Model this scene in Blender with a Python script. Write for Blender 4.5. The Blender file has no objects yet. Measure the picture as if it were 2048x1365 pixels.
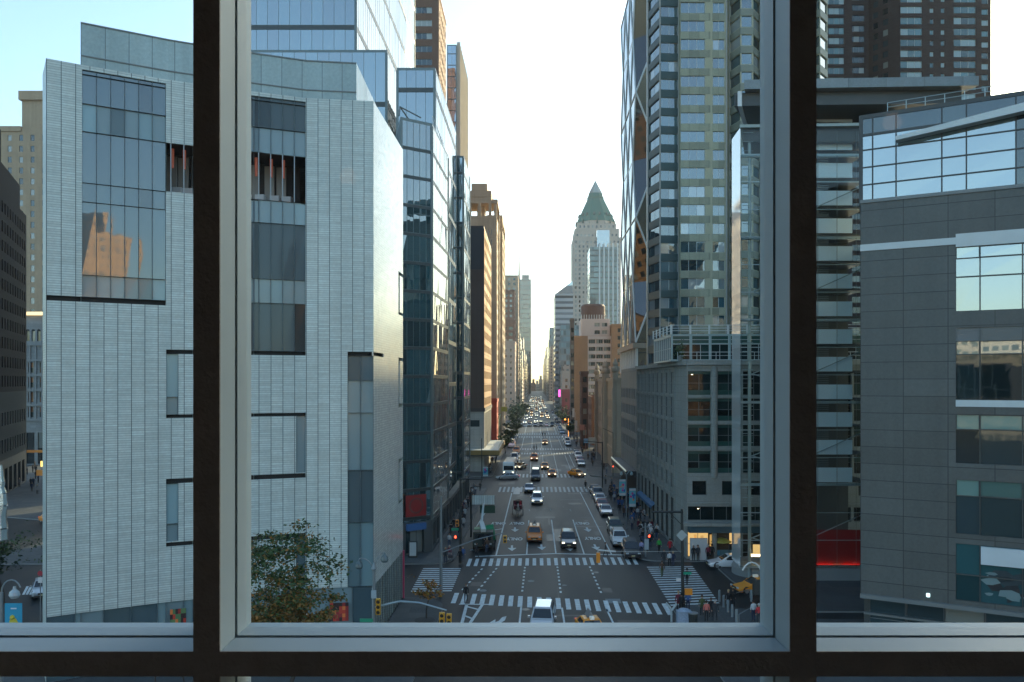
import bpy, bmesh, math, random
from mathutils import Vector, Matrix
random.seed(7)
R = math.radians
sc = bpy.context.scene
C = bpy.data.collections.new('place'); sc.collection.children.link(C)
# ------------------------------------------------------------------ camera
F = 1650.0; HC = 20.3; HOR = 764.0; KG = F*HC
cam = bpy.data.cameras.new('camera'); co = bpy.data.objects.new('camera', cam); C.objects.link(co)
co.location = (0, 0, HC); co.rotation_euler = (R(90), 0, 0)
cam.sensor_width = 36; cam.lens = 36*F/2048; cam.shift_y = (HOR-682.5)/2048
cam.clip_start = 0.05; cam.clip_end = 20000
sc.camera = co
# ------------------------------------------------------------------ light
SUN_AZ, SUN_EL = 36.0, 18.0
w = bpy.data.worlds.new('World'); sc.world = w; w.use_nodes = True
nt = w.node_tree; bg = nt.nodes['Background']
sky = nt.nodes.new('ShaderNodeTexSky'); sky.sky_type = 'NISHITA'; sky.sun_disc = False
sky.sun_elevation = R(SUN_EL); sky.sun_rotation = R(SUN_AZ); sky.air_density = 1.0; sky.dust_density = 1.4; sky.ozone_density = 1.25
nt.links.new(sky.outputs[0], bg.inputs[0]); bg.inputs[1].default_value = 0.14
sl = bpy.data.lights.new('sun', 'SUN'); sl.energy = 3.6; sl.angle = R(0.5); sl.color = (1, .72, .42)
so = bpy.data.objects.new('sun', sl); C.objects.link(so)
sd = Vector((math.sin(R(SUN_AZ))*math.cos(R(SUN_EL)), math.cos(R(SUN_AZ))*math.cos(R(SUN_EL)), math.sin(R(SUN_EL))))
so.rotation_euler = sd.to_track_quat('Z', 'Y').to_euler()
sc.view_settings.view_transform = 'Standard'; sc.view_settings.look = 'None'
sc.view_settings.exposure = 1.52; sc.view_settings.gamma = 1
sc.render.engine = 'CYCLES'
sc.cycles.max_bounces = 6; sc.cycles.transparent_max_bounces = 16; sc.cycles.volume_bounces = 0
# ------------------------------------------------------------------ helpers
AX = 48/F
def AV(u, Y): return (u+AX*Y, Y)                     # avenue coordinates: u across, Y along
def XP(px, Y): return (px-1024)/F*Y
def ZP(py, Y): return HC-(py-HOR)/F*Y
def G(px, py):
    Y = KG/(py-HOR); return (XP(px, Y), Y)

class MB:
    def __init__(s): s.v=[]; s.f=[]; s.uv=[]; s.m=[]
    def face(s, pts, m=0, uv=None):
        pts=[Vector(p) for p in pts]; i=len(s.v); s.v+=pts; s.f.append(tuple(range(i,i+len(pts)))); s.m.append(m)
        if uv is None:
            n=Vector((0,0,0))
            for k in range(1,len(pts)-1): n+=(pts[k]-pts[0]).cross(pts[k+1]-pts[0])
            if n.length<1e-12: n=Vector((0,0,1))
            n.normalize()
            if abs(n.z)>.7: uv=[(p.x,p.y) for p in pts]
            else:
                t=Vector((-n.y,n.x)).normalized(); uv=[(p.x*t.x+p.y*t.y,p.z) for p in pts]
        s.uv+=list(uv)
    def prism(s, poly, z0, z1, m=0, mt=None):
        n=len(poly); a=sum(poly[i][0]*poly[(i+1)%n][1]-poly[(i+1)%n][0]*poly[i][1] for i in range(n))
        if a<0: poly=poly[::-1]
        for i in range(n):
            p,q=poly[i],poly[(i+1)%n]
            s.face([(p[0],p[1],z0),(q[0],q[1],z0),(q[0],q[1],z1),(p[0],p[1],z1)],m)
        s.face([(p[0],p[1],z1) for p in poly], m if mt is None else mt)
        s.face([(p[0],p[1],z0) for p in poly][::-1], m)
    def box(s,x0,x1,y0,y1,z0,z1,m=0): s.prism([(x0,y0),(x1,y0),(x1,y1),(x0,y1)],z0,z1,m)
    def cyl(s,p0,p1,r0,r1=None,n=8,m=0,cap=True):
        p0=Vector(p0);p1=Vector(p1); r1=r0 if r1 is None else r1
        d=(p1-p0).normalized(); a=d.orthogonal().normalized(); b=d.cross(a)
        A=[p0+(a*math.cos(2*math.pi*k/n)+b*math.sin(2*math.pi*k/n))*r0 for k in range(n)]
        B=[p1+(a*math.cos(2*math.pi*k/n)+b*math.sin(2*math.pi*k/n))*r1 for k in range(n)]
        for k in range(n): s.face([A[k],A[(k+1)%n],B[(k+1)%n],B[k]],m)
        if cap: s.face(A[::-1],m); s.face(B,m)
    def tube(s,pts,r,n=6,m=0):
        for k in range(len(pts)-1):
            r0=r[k] if isinstance(r,(list,tuple)) else r; r1=r[k+1] if isinstance(r,(list,tuple)) else r
            s.cyl(pts[k],pts[k+1],r0,r1,n,m)
    def lathe(s,c,prof,n=12,m=0):
        c=Vector(c)
        for (r0,z0),(r1,z1) in zip(prof,prof[1:]):
            for k in range(n):
                a,b=2*math.pi*k/n,2*math.pi*(k+1)/n
                P=[c+Vector((r0*math.cos(a),r0*math.sin(a),z0)),c+Vector((r0*math.cos(b),r0*math.sin(b),z0)),c+Vector((r1*math.cos(b),r1*math.sin(b),z1)),c+Vector((r1*math.cos(a),r1*math.sin(a),z1))]
                if r0<1e-5: P=[P[0],P[2],P[3]]
                elif r1<1e-5: P=[P[0],P[1],P[2]]
                s.face(P,m)
    def mesh(s,name,mats,off=(0,0,0),smooth=False):
        me=bpy.data.meshes.new(name); o=Vector(off)
        me.from_pydata([tuple(v-o) for v in s.v],[],s.f)
        u=me.uv_layers.new(name='UVMap'); flat=[c for p in s.uv for c in p]; u.data.foreach_set('uv',flat)
        for m in mats: me.materials.append(m)
        me.polygons.foreach_set('material_index',s.m)
        if smooth:
            me.polygons.foreach_set('use_smooth',[True]*len(me.polygons))
        me.update(); return me
    def build(s,name,mats,parent=None,smooth=False,weld=False):
        if not isinstance(mats,(list,tuple)): mats=[mats]
        off=(0,0,0)
        if parent is not None:
            off=parent.get('_o',(0,0,0))
        me=s.mesh(name,mats,off,smooth)
        if weld or smooth:
            bm=bmesh.new(); bm.from_mesh(me); bmesh.ops.remove_doubles(bm,verts=bm.verts,dist=1e-4); bm.to_mesh(me); bm.free()
        o=bpy.data.objects.new(name,me); C.objects.link(o)
        if parent is not None: o.parent=parent; o['_o']=tuple(off)
        return o

def thing(name,label,cat,loc=(0,0,0),group=None,rz=0,local=False):
    o=bpy.data.objects.new(name,None); C.objects.link(o); o.location=loc; o.rotation_euler=(0,0,rz)
    o['label']=label; o['category']=cat
    if group: o['group']=group
    o['_o']=(0,0,0) if local else tuple(loc)
    o.empty_display_size=.3
    return o
def tag(o,label,cat,group=None,kind=None):
    if label: o['label']=label; o['category']=cat
    if group: o['group']=group
    if kind: o['kind']=kind
    return o
def struct(o): o['kind']='structure'; return o
def copy_tree(o,parent=None):
    c=o.copy(); C.objects.link(c)
    if parent is not None: c.parent=parent
    for ch in list(o.children): copy_tree(ch,c)
    return c
# ------------------------------------------------------------------ materials
def nd(nt,t,**k):
    n=nt.nodes.new(t)
    for a,b in k.items(): setattr(n,a,b)
    return n
def math_(nt,op,a,b=None,c=None):
    n=nt.nodes.new('ShaderNodeMath'); n.operation=op
    for i,x in enumerate((a,b,c)):
        if x is None: continue
        if isinstance(x,(int,float)): n.inputs[i].default_value=x
        else: nt.links.new(x,n.inputs[i])
    return n.outputs[0]
def mixc(nt,fac,a,b,mode='MIX'):
    n=nt.nodes.new('ShaderNodeMix'); n.data_type='RGBA'; n.blend_type=mode
    for i,x in ((0,fac),(6,a),(7,b)):
        if isinstance(x,(int,float)): n.inputs[i].default_value=x
        elif isinstance(x,(tuple,list)): n.inputs[i].default_value=tuple(x)[:3]+(1,)
        else: nt.links.new(x,n.inputs[i])
    return n.outputs[2]
def base(name):
    m=bpy.data.materials.new(name); m.use_nodes=True; t=m.node_tree; return m,t,t.nodes['Principled BSDF']
def varied(t,col,var,scale,coord='Object'):
    tc=nd(t,'ShaderNodeTexCoord'); n1=nd(t,'ShaderNodeTexNoise'); n1.inputs['Scale'].default_value=scale; n1.inputs['Detail'].default_value=6
    t.links.new(tc.outputs[coord],n1.inputs['Vector'])
    k=math_(t,'MULTIPLY_ADD',n1.outputs[0],2*var,1-var)
    hv=nd(t,'ShaderNodeVectorMath',operation='SCALE')
    if isinstance(col,(tuple,list)): hv.inputs[0].default_value=tuple(col)[:3]
    else: t.links.new(col,hv.inputs[0])
    t.links.new(k,hv.inputs['Scale']); return hv.outputs[0],n1
_mc={}
def M(name,col,rough=.6,metal=0,var=.12,scale=.7,bump=0,bs=12,spec=.5,emit=None,es=0,ior=1.5,coat=0):
    if name in _mc: return _mc[name]
    m,t,p=base(name)
    if var>0:
        c,n1=varied(t,col,var,scale); t.links.new(c,p.inputs['Base Color'])
        t.links.new(math_(t,'MULTIPLY_ADD',n1.outputs[0],.25*rough,rough*.87),p.inputs['Roughness'])
    else: p.inputs['Base Color'].default_value=tuple(col)+(1,); p.inputs['Roughness'].default_value=rough
    p.inputs['Metallic'].default_value=metal; p.inputs['IOR'].default_value=ior; p.inputs['Specular IOR Level'].default_value=spec
    p.inputs['Coat Weight'].default_value=coat
    if bump:
        b=nd(t,'ShaderNodeBump'); b.inputs['Strength'].default_value=bump; b.inputs['Distance'].default_value=.02
        n2=nd(t,'ShaderNodeTexNoise'); n2.inputs['Scale'].default_value=bs; n2.inputs['Detail'].default_value=5
        tc=nd(t,'ShaderNodeTexCoord'); t.links.new(tc.outputs['Object'],n2.inputs['Vector'])
        t.links.new(n2.outputs[0],b.inputs['Height']); t.links.new(b.outputs[0],p.inputs['Normal'])
    if emit: p.inputs['Emission Color'].default_value=tuple(emit)+(1,); p.inputs['Emission Strength'].default_value=es
    _mc[name]=m; return m
def rnd(t):
    oi=nd(t,'ShaderNodeObjectInfo'); g=nd(t,'ShaderNodeNewGeometry')
    return math_(t,'FRACT',math_(t,'ADD',math_(t,'MULTIPLY',oi.outputs['Random'],7.31),math_(t,'MULTIPLY',g.outputs['Random Per Island'],5.17)))
def Mwin(name,dark=(.015,.03,.035),blind=(.22,.24,.22),p_blind=.25,ior=1.75,rough=.03,lit=0.0):
    """window pane: dark glass, some with blinds, few lit"""
    if name in _mc: return _mc[name]
    m,t,p=base(name); r=rnd(t)
    isb=math_(t,'LESS_THAN',r,p_blind)
    r2=math_(t,'FRACT',math_(t,'MULTIPLY',r,37.7))
    d,_=varied(t,dark,.5,1.3)
    d2=mixc(t,r2,tuple(x*.5 for x in dark),tuple(x*1.9 for x in dark))
    c=mixc(t,isb,d2,blind); t.links.new(c,p.inputs['Base Color'])
    p.inputs['Roughness'].default_value=rough; p.inputs['IOR'].default_value=ior
    # slightly wavy glass
    b=nd(t,'ShaderNodeBump'); b.inputs['Strength'].default_value=.12; b.inputs['Distance'].default_value=.02
    n2=nd(t,'ShaderNodeTexNoise'); n2.inputs['Scale'].default_value=.8; tc=nd(t,'ShaderNodeTexCoord')
    t.links.new(tc.outputs['Object'],n2.inputs['Vector']); t.links.new(n2.outputs[0],b.inputs['Height']); t.links.new(b.outputs[0],p.inputs['Normal'])
    if lit>0:
        l=math_(t,'MULTIPLY',math_(t,'GREATER_THAN',r2,1-lit),.35)
        p.inputs['Emission Color'].default_value=(1,.55,.2,1); t.links.new(l,p.inputs['Emission Strength'])
    _mc[name]=m; return m
def line_mask(t,comp,pitch,width,off=0):
    f=math_(t,'FRACT',math_(t,'DIVIDE',math_(t,'ADD',comp,off+1000*pitch),pitch))
    return math_(t,'LESS_THAN',f,width/pitch)
def Mtile(name,col,pu,pv,wu,wv,line,lineh=None,rough=.35,vary=.12,bump=.0,ior=1.5,roughvar=.3,ou=0,ov=0,su=None,metal=0):
    """panelled cladding drawn with UVs in metres: vertical joints every pu, horizontal every pv"""
    m,t,p=base(name); uv=nd(t,'ShaderNodeUVMap'); sp=nd(t,'ShaderNodeSeparateXYZ'); t.links.new(uv.outputs[0],sp.inputs[0])
    U,V=sp.outputs[0],sp.outputs[1]
    cu=math_(t,'FLOOR',math_(t,'DIVIDE',math_(t,'ADD',U,ou+1000*pu),su or pu)); cv=math_(t,'FLOOR',math_(t,'DIVIDE',math_(t,'ADD',V,ov+1000*pv),pv))
    wn=nd(t,'ShaderNodeTexWhiteNoise'); wn.noise_dimensions='2D'; cb=nd(t,'ShaderNodeCombineXYZ'); t.links.new(cu,cb.inputs[0]); t.links.new(cv,cb.inputs[1]); t.links.new(cb.outputs[0],wn.inputs['Vector'])
    k=math_(t,'MULTIPLY_ADD',wn.outputs[0],2*vary,1-vary)
    hv=nd(t,'ShaderNodeVectorMath',operation='SCALE'); c0,n1=varied(t,col,.16,.22); t.links.new(c0,hv.inputs[0]); t.links.new(k,hv.inputs['Scale'])
    fc,_=varied(t,hv.outputs[0],.22,5.0)
    tc3=nd(t,'ShaderNodeTexCoord'); mp3=nd(t,'ShaderNodeMapping'); mp3.inputs['Scale'].default_value=(1.3,1.3,.06); n3=nd(t,'ShaderNodeTexNoise'); n3.inputs['Scale'].default_value=1.0; n3.inputs['Detail'].default_value=5
    t.links.new(tc3.outputs['Object'],mp3.inputs[0]); t.links.new(mp3.outputs[0],n3.inputs['Vector'])
    st3=nd(t,'ShaderNodeVectorMath',operation='SCALE'); t.links.new(fc,st3.inputs[0]); t.links.new(math_(t,'MULTIPLY_ADD',n3.outputs[0],.36,.82),st3.inputs['Scale'])
    c=mixc(t,line_mask(t,V,pv,wv,ov),st3.outputs[0],lineh or line) if wv>0 else st3.outputs[0]
    if wu>0: c=mixc(t,line_mask(t,U,pu,wu,ou),c,line)
    t.links.new(c,p.inputs['Base Color']); p.inputs['IOR'].default_value=ior; p.inputs['Metallic'].default_value=metal
    t.links.new(math_(t,'MULTIPLY_ADD',wn.outputs[0],rough*roughvar,rough*(1-roughvar/2)),p.inputs['Roughness'])
    if bump:
        b=nd(t,'ShaderNodeBump'); b.inputs['Strength'].default_value=bump; b.inputs['Distance'].default_value=.02
        n2=nd(t,'ShaderNodeTexNoise'); n2.inputs['Scale'].default_value=9; tc=nd(t,'ShaderNodeTexCoord'); t.links.new(tc.outputs['Object'],n2.inputs['Vector'])
        t.links.new(n2.outputs[0],b.inputs['Height']); t.links.new(b.outputs[0],p.inputs['Normal'])
    _mc[name]=m; return m
def Mfacade(name,wall,glass,bay,fl,ww,wh,rough=.7,band=None):
    """distant facade: wall with a pattern of windows in the surface (UV metres)"""
    if name in _mc: return _mc[name]
    m,t,p=base(name); uv=nd(t,'ShaderNodeUVMap'); sp=nd(t,'ShaderNodeSeparateXYZ'); t.links.new(uv.outputs[0],sp.inputs[0])
    U,V=sp.outputs[0],sp.outputs[1]
    mu=line_mask(t,U,bay,ww,.3); mv=line_mask(t,V,fl,wh,.5)
    cu=math_(t,'FLOOR',math_(t,'DIVIDE',math_(t,'ADD',U,.3+1000*bay),bay)); cv=math_(t,'FLOOR',math_(t,'DIVIDE',math_(t,'ADD',V,.5+1000*fl),fl))
    wn=nd(t,'ShaderNodeTexWhiteNoise'); wn.noise_dimensions='2D'; cb=nd(t,'ShaderNodeCombineXYZ'); t.links.new(cu,cb.inputs[0]); t.links.new(cv,cb.inputs[1]); t.links.new(cb.outputs[0],wn.inputs['Vector'])
    g=mixc(t,wn.outputs[0],tuple(x*.5 for x in glass),tuple(x*2.2 for x in glass))
    c0,_=varied(t,wall,.15,.1); msk=math_(t,'MULTIPLY',mu,mv)
    t.links.new(mixc(t,msk,c0,g),p.inputs['Base Color'])
    t.links.new(math_(t,'MULTIPLY_ADD',msk,-(rough-.1),rough),p.inputs['Roughness'])
    _mc[name]=m; return m
# ------------------------------------------------------------------ building system
_pm={}
def pane_mesh(w,h,nx,ny,glass,frame,fw=.05,jit=True):
    key=(round(w,2),round(h,2),nx,ny,glass.name,frame.name if frame else '',fw)
    if key in _pm: return _pm[key]
    mb=MB(); g=random.Random(hash(key[:4])&0xffff)
    for i in range(nx):
        for j in range(ny):
            x0,x1,z0,z1=w*i/nx,w*(i+1)/nx,h*j/ny,h*(j+1)/ny
            q=[(x0,g.uniform(-.006,.006) if jit else 0,z0),(x1,g.uniform(-.006,.006) if jit else 0,z0),(x1,g.uniform(-.006,.006) if jit else 0,z1),(x0,g.uniform(-.006,.006) if jit else 0,z1)]
            mb.face(q,0)
    if frame:
        t=fw/2
        for i in range(nx+1):
            x=w*i/nx; a,b=max(0,x-t),min(w,x+t); mb.box(a,b,-.05,.02,0,h,1)
        for j in range(ny+1):
            z=h*j/ny; a,b=max(0,z-t),min(h,z+t); mb.box(.001,w-.001,-.047,.02,a,b,1)
    me=mb.mesh('window_pane',[glass]+([frame] if frame else [])); _pm[key]=me; return me

class Bld:
    def __init__(s,name,label,cat,loc,group=None):
        s.t=thing(name,label,cat,loc,group); s.w=[]; s.mb=MB(); s.wname='window'
    def face(s,p0,p1,z0,z1,ops=(),depth=.2,m=0,uoff=0,rm=None):
        """wall from p0 (left as seen from outside) to p1; ops=(s0,s1,a,b,glass,frame,nx,ny)"""
        mb=s.mb; p0=Vector(p0[:2]); p1=Vector(p1[:2]); L=(p1-p0).length; d=(p1-p0)/L; n=Vector((d.y,-d.x)); rm=m if rm is None else rm
        def P(u,z,o=0): q=p0+d*u-n*o; return (q.x,q.y,z)
        def Q(a,b,c,e,k=m): mb.face([P(a,c),P(b,c),P(b,e),P(a,e)],k,[(a+uoff,c),(b+uoff,c),(b+uoff,e),(a+uoff,e)])
        if not ops: Q(0,L,z0,z1); return
        zs=sorted({z0,z1}|{round(o[2],4) for o in ops}|{round(o[3],4) for o in ops})
        for a,b in zip(zs,zs[1:]):
            if b-a<1e-4: continue
            row=sorted([o for o in ops if o[2]<(a+b)/2<o[3]],key=lambda o:o[0]); u=0
            for o in row:
                if o[0]>u+1e-4: Q(u,o[0],a,b)
                u=max(u,o[1])
            if u<L-1e-4: Q(u,L,a,b)
        for o in ops:
            a,b,c,e=o[:4]
            if depth>0:
                for q in ([P(a,c),P(b,c),P(b,c,depth),P(a,c,depth)],[P(a,e,depth),P(b,e,depth),P(b,e),P(a,e)],[P(a,c,depth),P(a,e,depth),P(a,e),P(a,c)],[P(b,c),P(b,e),P(b,e,depth),P(b,c,depth)]): mb.face(q,rm)
            glass,frame,nx,ny=o[4:8]
            if glass: s.w.append((p0+d*a-n*depth,math.atan2(d.y,d.x),c,b-a,e-c,glass,frame,nx,ny,o[8] if len(o)>8 else None,n))
    def grid(s,p0,p1,z0,z1,bay,w,h,fl,sill,glass,frame=None,nx=1,ny=1,depth=.2,mg=.8,top=1.0,start=None,m=0,skip=None,rm=None):
        L=(Vector(p1[:2])-Vector(p0[:2])).length; n=max(1,int((L-2*mg)/bay)); b=(L-2*mg)/n; ops=[]
        z=(z0 if start is None else start)+sill; r=0
        while z+h<z1-top+.01:
            for i in range(n):
                if skip and skip(i,r,n): continue
                c=mg+b*(i+.5); ops.append((c-w/2,c+w/2,z,z+h,glass,frame,nx,ny))
            z+=fl; r+=1
        s.face(p0,p1,z0,z1,ops,depth,m,0,rm)
    def done(s,mats,limit=100,kind='window'):
        body=s.mb.build('wall',mats,s.t) if s.mb.f else None
        cp=Vector((0,0,HC))
        def key(w):
            q=Vector((w[0].x,w[0].y,w[2]+w[4]/2)); v=cp-q; f=(v.x*w[10].x+v.y*w[10].y)/v.length
            return -(w[3]*w[4]*max(f,.001)/v.length_squared)
        W=sorted(s.w,key=key); off=Vector(s.t['_o'])
        for w in W[:limit]:
            me=pane_mesh(w[3],w[4],w[7],w[8],w[5],w[6])
            o=bpy.data.objects.new(w[9] or kind,me); C.objects.link(o); o.parent=s.t
            o.location=Vector((w[0].x,w[0].y,w[2]))-off; o.rotation_euler=(0,0,w[1])
        if len(W)>limit:
            mats2=[];mb=MB()
            for w in W[limit:]:
                for x in (w[5],w[6]):
                    if x and x not in mats2: mats2.append(x)
                d=Vector((math.cos(w[1]),math.sin(w[1]))); g=mats2.index(w[5])
                for i in range(w[7]):
                    for j in range(w[8]):
                        a,b=w[3]*i/w[7],w[3]*(i+1)/w[7]; c,e=w[2]+w[4]*j/w[8],w[2]+w[4]*(j+1)/w[8]
                        A=w[0]+d*a;B=w[0]+d*b; k=[random.uniform(-.006,.006) for _ in range(4)]; n=w[10]
                        mb.face([(A.x+n.x*k[0],A.y+n.y*k[0],c),(B.x+n.x*k[1],B.y+n.y*k[1],c),(B.x+n.x*k[2],B.y+n.y*k[2],e),(A.x+n.x*k[3],A.y+n.y*k[3],e)],g)
                if w[6]:
                    f=mats2.index(w[6]); n=w[10]*.04
                    for i in range(w[7]+1):
                        u=min(max(w[3]*i/w[7],.03),w[3]-.03); A=w[0]+d*(u-.03)+n;B=w[0]+d*(u+.03)+n
                        mb.face([(A.x,A.y,w[2]),(B.x,B.y,w[2]),(B.x,B.y,w[2]+w[4]),(A.x,A.y,w[2]+w[4])],f)
            o=mb.build('window',mats2,s.t); o['kind']='stuff'
        return body

def rect(u0,u1,Y0,Y1): return [AV(u0,Y0),AV(u1,Y0),AV(u1,Y1),AV(u0,Y1)]     # near-left, near-right, far-right, far-left

def block(name,label,cat,u0,u1,Y0,Y1,z1,wall,spec,z0=0,group=None,sides=None,roof=None,parapet=True,pts=None,extra=None,limit=100):
    pts=pts or rect(u0,u1,Y0,Y1); B=Bld(name,label,cat,(sum(p[0] for p in pts)/4,sum(p[1] for p in pts)/4,z0),group)
    F4={'N':(pts[0],pts[1]),'W':(pts[1],pts[2]),'S':(pts[2],pts[3]),'E':(pts[3],pts[0])}
    for k,(a,b) in F4.items():
        sp=(sides or {}).get(k,spec if k!='S' else None)
        if sp: B.grid(a,b,z0,z1,**sp)
        else: B.face(a,b,z0,z1)
    B.mb.face([(p[0],p[1],z1) for p in pts],0)
    if extra: extra(B,pts)
    B.done([wall],limit)
    if parapet:
        mb=MB(); cx=sum(p[0] for p in pts)/4; cy=sum(p[1] for p in pts)/4
        for i in range(4):
            a,b=Vector(pts[i]),Vector(pts[(i+1)%4]); d=(b-a).normalized(); n=Vector((d.y,-d.x))
            a2=a+n*.15-d*.15; b2=b+n*.15-d*.149; q=[a2,b2,b2-n*.45,a2-n*.45]
            mb.prism([(p.x,p.y) for p in q],z1-.3,z1+.7)
        mb.build('parapet',[roof or wall],B.t)
    return B

# ---- materials
GL=Mwin('glass_dark'); GLB=Mwin('glass_blinds',p_blind=.45,blind=(.3,.31,.28))
FR=M('frame_grey',(.16,.18,.18),.4); FRW=M('frame_white',(.6,.62,.6),.5); FRD=M('frame_dark',(.03,.035,.035),.4)
CONC=M('concrete',(.33,.32,.29),.85,var=.2,scale=.35,bump=.2)
ROOFM=M('roof_felt',(.12,.12,.12),.9)

# ==================================================================== the room we look out of
DK=M('mullion_dark_bronze',(.30,.245,.215),.6,var=.25,scale=14,bump=.3,bs=60); ALU=M('frame_aluminium',(.36,.42,.44),.42,var=.06,scale=3,metal=0.0)
GAP=M('gasket_black',(.02,.022,.024),.7)
WX0,WX1=-.735,.699; WB=-.679; ML=.0665                # inner edges of the mullions, top of rail (relative to eye)
Y0,Y1,YG=2.08,2.315,2.196
fr=thing('window_frame','aluminium window wall seen from inside with dark bronze mullions and rail','window',(0,2.08,18.5))
def mull(x0,x1,z0,z1,nm):
    a=MB(); a.box(x0,x1,Y0-.006,Y0,z0,z1); a.build(nm,DK,fr)
def vert(x0,x1,z0,z1):
    a=MB(); a.box(x0,x1,Y0+.001,YG-.004,z0,z1); a.box(x0-.004,x1+.004,YG+.004,Y1,z0,z1); a.box(x0+.004,x1-.004,YG-.004,YG+.004,z0,z1,1)
    a.build('jamb',[ALU,GAP],fr)
TOP=22.6; ZR1=HC+WB; ZR0=HC-.7415
for x0,x1 in ((WX0-ML,WX0),(WX1,WX1+ML),(WX0-ML-1.5,WX0-1.5),(WX1+1.5,WX1+ML+1.5)):
    mull(x0,x1,18.2,TOP,'mullion'); vert(x0+.001,x1-.001,18.2,TOP)
for i,(a,b) in enumerate(((-4.2,WX0-ML-1.5),(WX0-1.5,WX0-ML),(WX0,WX1),(WX1+ML,WX1+1.5),(WX1+ML+1.5,4.2))):
    m_=MB(); m_.box(a,b,Y0-.005,Y0,ZR0,ZR1); m_.build('transom',DK,fr)
    m_=MB(); m_.box(a,b,Y0+.001,YG-.004,ZR0+.001,ZR1-.001); m_.box(a,b,YG+.004,Y1,ZR0-.003,ZR1+.003); m_.box(a,b,YG-.004,YG+.004,ZR0+.004,ZR1-.004,1); m_.build('sill_rail',[ALU,GAP],fr)
gm=bpy.data.materials.new('clear_glass'); gm.use_nodes=True; t=gm.node_tree; t.nodes.clear()
o_=nd(t,'ShaderNodeOutputMaterial'); tr=nd(t,'ShaderNodeBsdfTransparent'); gl=nd(t,'ShaderNodeBsdfGlossy'); mx=nd(t,'ShaderNodeMixShader'); lw=nd(t,'ShaderNodeLayerWeight')
tr.inputs[0].default_value=(.81,.945,.95,1); gl.inputs['Roughness'].default_value=0.02; lw.inputs['Blend'].default_value=.12
t.links.new(math_(t,'MULTIPLY_ADD',lw.outputs['Fresnel'],.6,.01),mx.inputs[0]); t.links.new(tr.outputs[0],mx.inputs[1]); t.links.new(gl.outputs[0],mx.inputs[2]); t.links.new(mx.outputs[0],o_.inputs[0])
for a,b in ((-4.2,WX0-ML-1.5),(WX0-1.5,WX0-ML),(WX0,WX1),(WX1+ML,WX1+1.5),(WX1+ML+1.5,4.2)):
    for c,d in ((ZR1,TOP),(18.2,ZR0)):
        m_=MB(); m_.face([(a,Y1-.04,c),(b,Y1-.04,c),(b,Y1-.04,d),(a,Y1-.04,d)]); m_.build('glass_pane',gm,fr)
for lx,lz,lr in ((-1.30,21.9,.075),(3.02,22.34,.075)):
    T_=thing('ceiling_lamp','warm round ceiling lamp inside the room, mirrored as a faint spot in the %s pane'%('central' if lx<0 else 'right'),'lamp',(lx,-2,lz+.1)); m_=MB(); m_.lathe((lx,-2,lz),[(0,-.03),(lr*.8,-.02),(lr,.02),(lr*.6,.08),(0,.1)],16); m_.build('lamp_globe',M('lamp_room',(1,.8,.6),.5,emit=(1,.62,.35),es=1.5),T_); m_=MB(); m_.cyl((lx,-2,lz+.09),(lx,-2,22.6),.012); m_.build('cord',GAP,T_)
DARKW=M('interior_dark',(.30,.28,.26),.8)
def sbox(name,x0,x1,y0,y1,z0,z1,mat):
    m_=MB(); m_.box(x0,x1,y0,y1,z0,z1); return struct(m_.build(name,mat))
sbox('room_floor',-4.4,4.4,-6,2.03,18.0,18.19,DARKW); sbox('room_ceiling',-4.4,4.4,-6,2.4,22.61,22.8,DARKW)
sbox('room_wall_back',-4.4,4.4,-6.2,-6.01,18.2,22.6,DARKW); sbox('room_wall_side',-4.4,-4.21,-6,2.4,18.2,22.6,DARKW); sbox('room_wall_other_side',4.21,4.4,-6,2.4,18.2,22.6,DARKW)

# ==================================================================== museum on the left
TILE=Mtile('museum_tile',(.56,.62,.58),.865,.165,.045,.045,(.06,.09,.10),(.36,.43,.42),rough=.38,vary=.10,ior=1.5,roughvar=.5)
TILEW=Mtile('museum_tile_skylit',(.62,.66,.62),.62,.195,.04,.035,(.22,.25,.24),(.42,.45,.43),rough=.2,vary=.06,ior=2.0,roughvar=.25)  # avenue side: sky brightness on the glaze put into a lighter tile colour
MG=Mwin('museum_glass',dark=(.04,.075,.09),blind=(.07,.12,.14),p_blind=.5,ior=2.3,rough=.02)
FRIT=Mwin('museum_fritted_glass',dark=(.15,.23,.25),blind=(.20,.28,.30),p_blind=.6,ior=1.7,rough=.12)
MGC=Mwin('museum_glass_dim',dark=(.06,.085,.095),blind=(.09,.12,.13),p_blind=.5,ior=1.42,rough=.06); SLOT=M('slot_dark',(.015,.018,.02),.7); PENT=Mtile('penthouse_panel',(.34,.44,.44),1.5,30,.04,0,(.08,.11,.12),rough=.3,vary=.08)
cp=[(-31.1,55.07),(-29.35,56.2),(-24.7,58.94),(-23.1,59.7),(-19.2,61.4),(-15.7,62.8),(-10.66,63.5)]
mus=Bld('museum_building','pale tiled museum block with slot cuts and tall glass bays left of the avenue','building',(-22,66,0))
def pxs(px):  # parameter along curve for a pixel column
    s=0
    for a,b in zip(cp,cp[1:]):
        pa,pb=1024+F*a[0]/a[1],1024+F*b[0]/b[1]; L=math.dist(a,b)
        if px<=pb+1e-6 or b==cp[-1]:
            # solve exactly
            lo,hi=0,1
            for _ in range(40):
                mi=(lo+hi)/2; x=a[0]+(b[0]-a[0])*mi; y=a[1]+(b[1]-a[1])*mi
                if 1024+F*x/y<px: lo=mi
                else: hi=mi
            return s+L*lo
        s+=L
CL=[0]
for a,b in zip(cp,cp[1:]): CL.append(CL[-1]+math.dist(a,b))
ZT=41.9; S=lambda px: pxs(px)
s164,s332,s357,s388,s475,s592,s612,s695=[S(p) for p in (164,332,357,388,470,592,612,695)]; LE=CL[-1]
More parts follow.
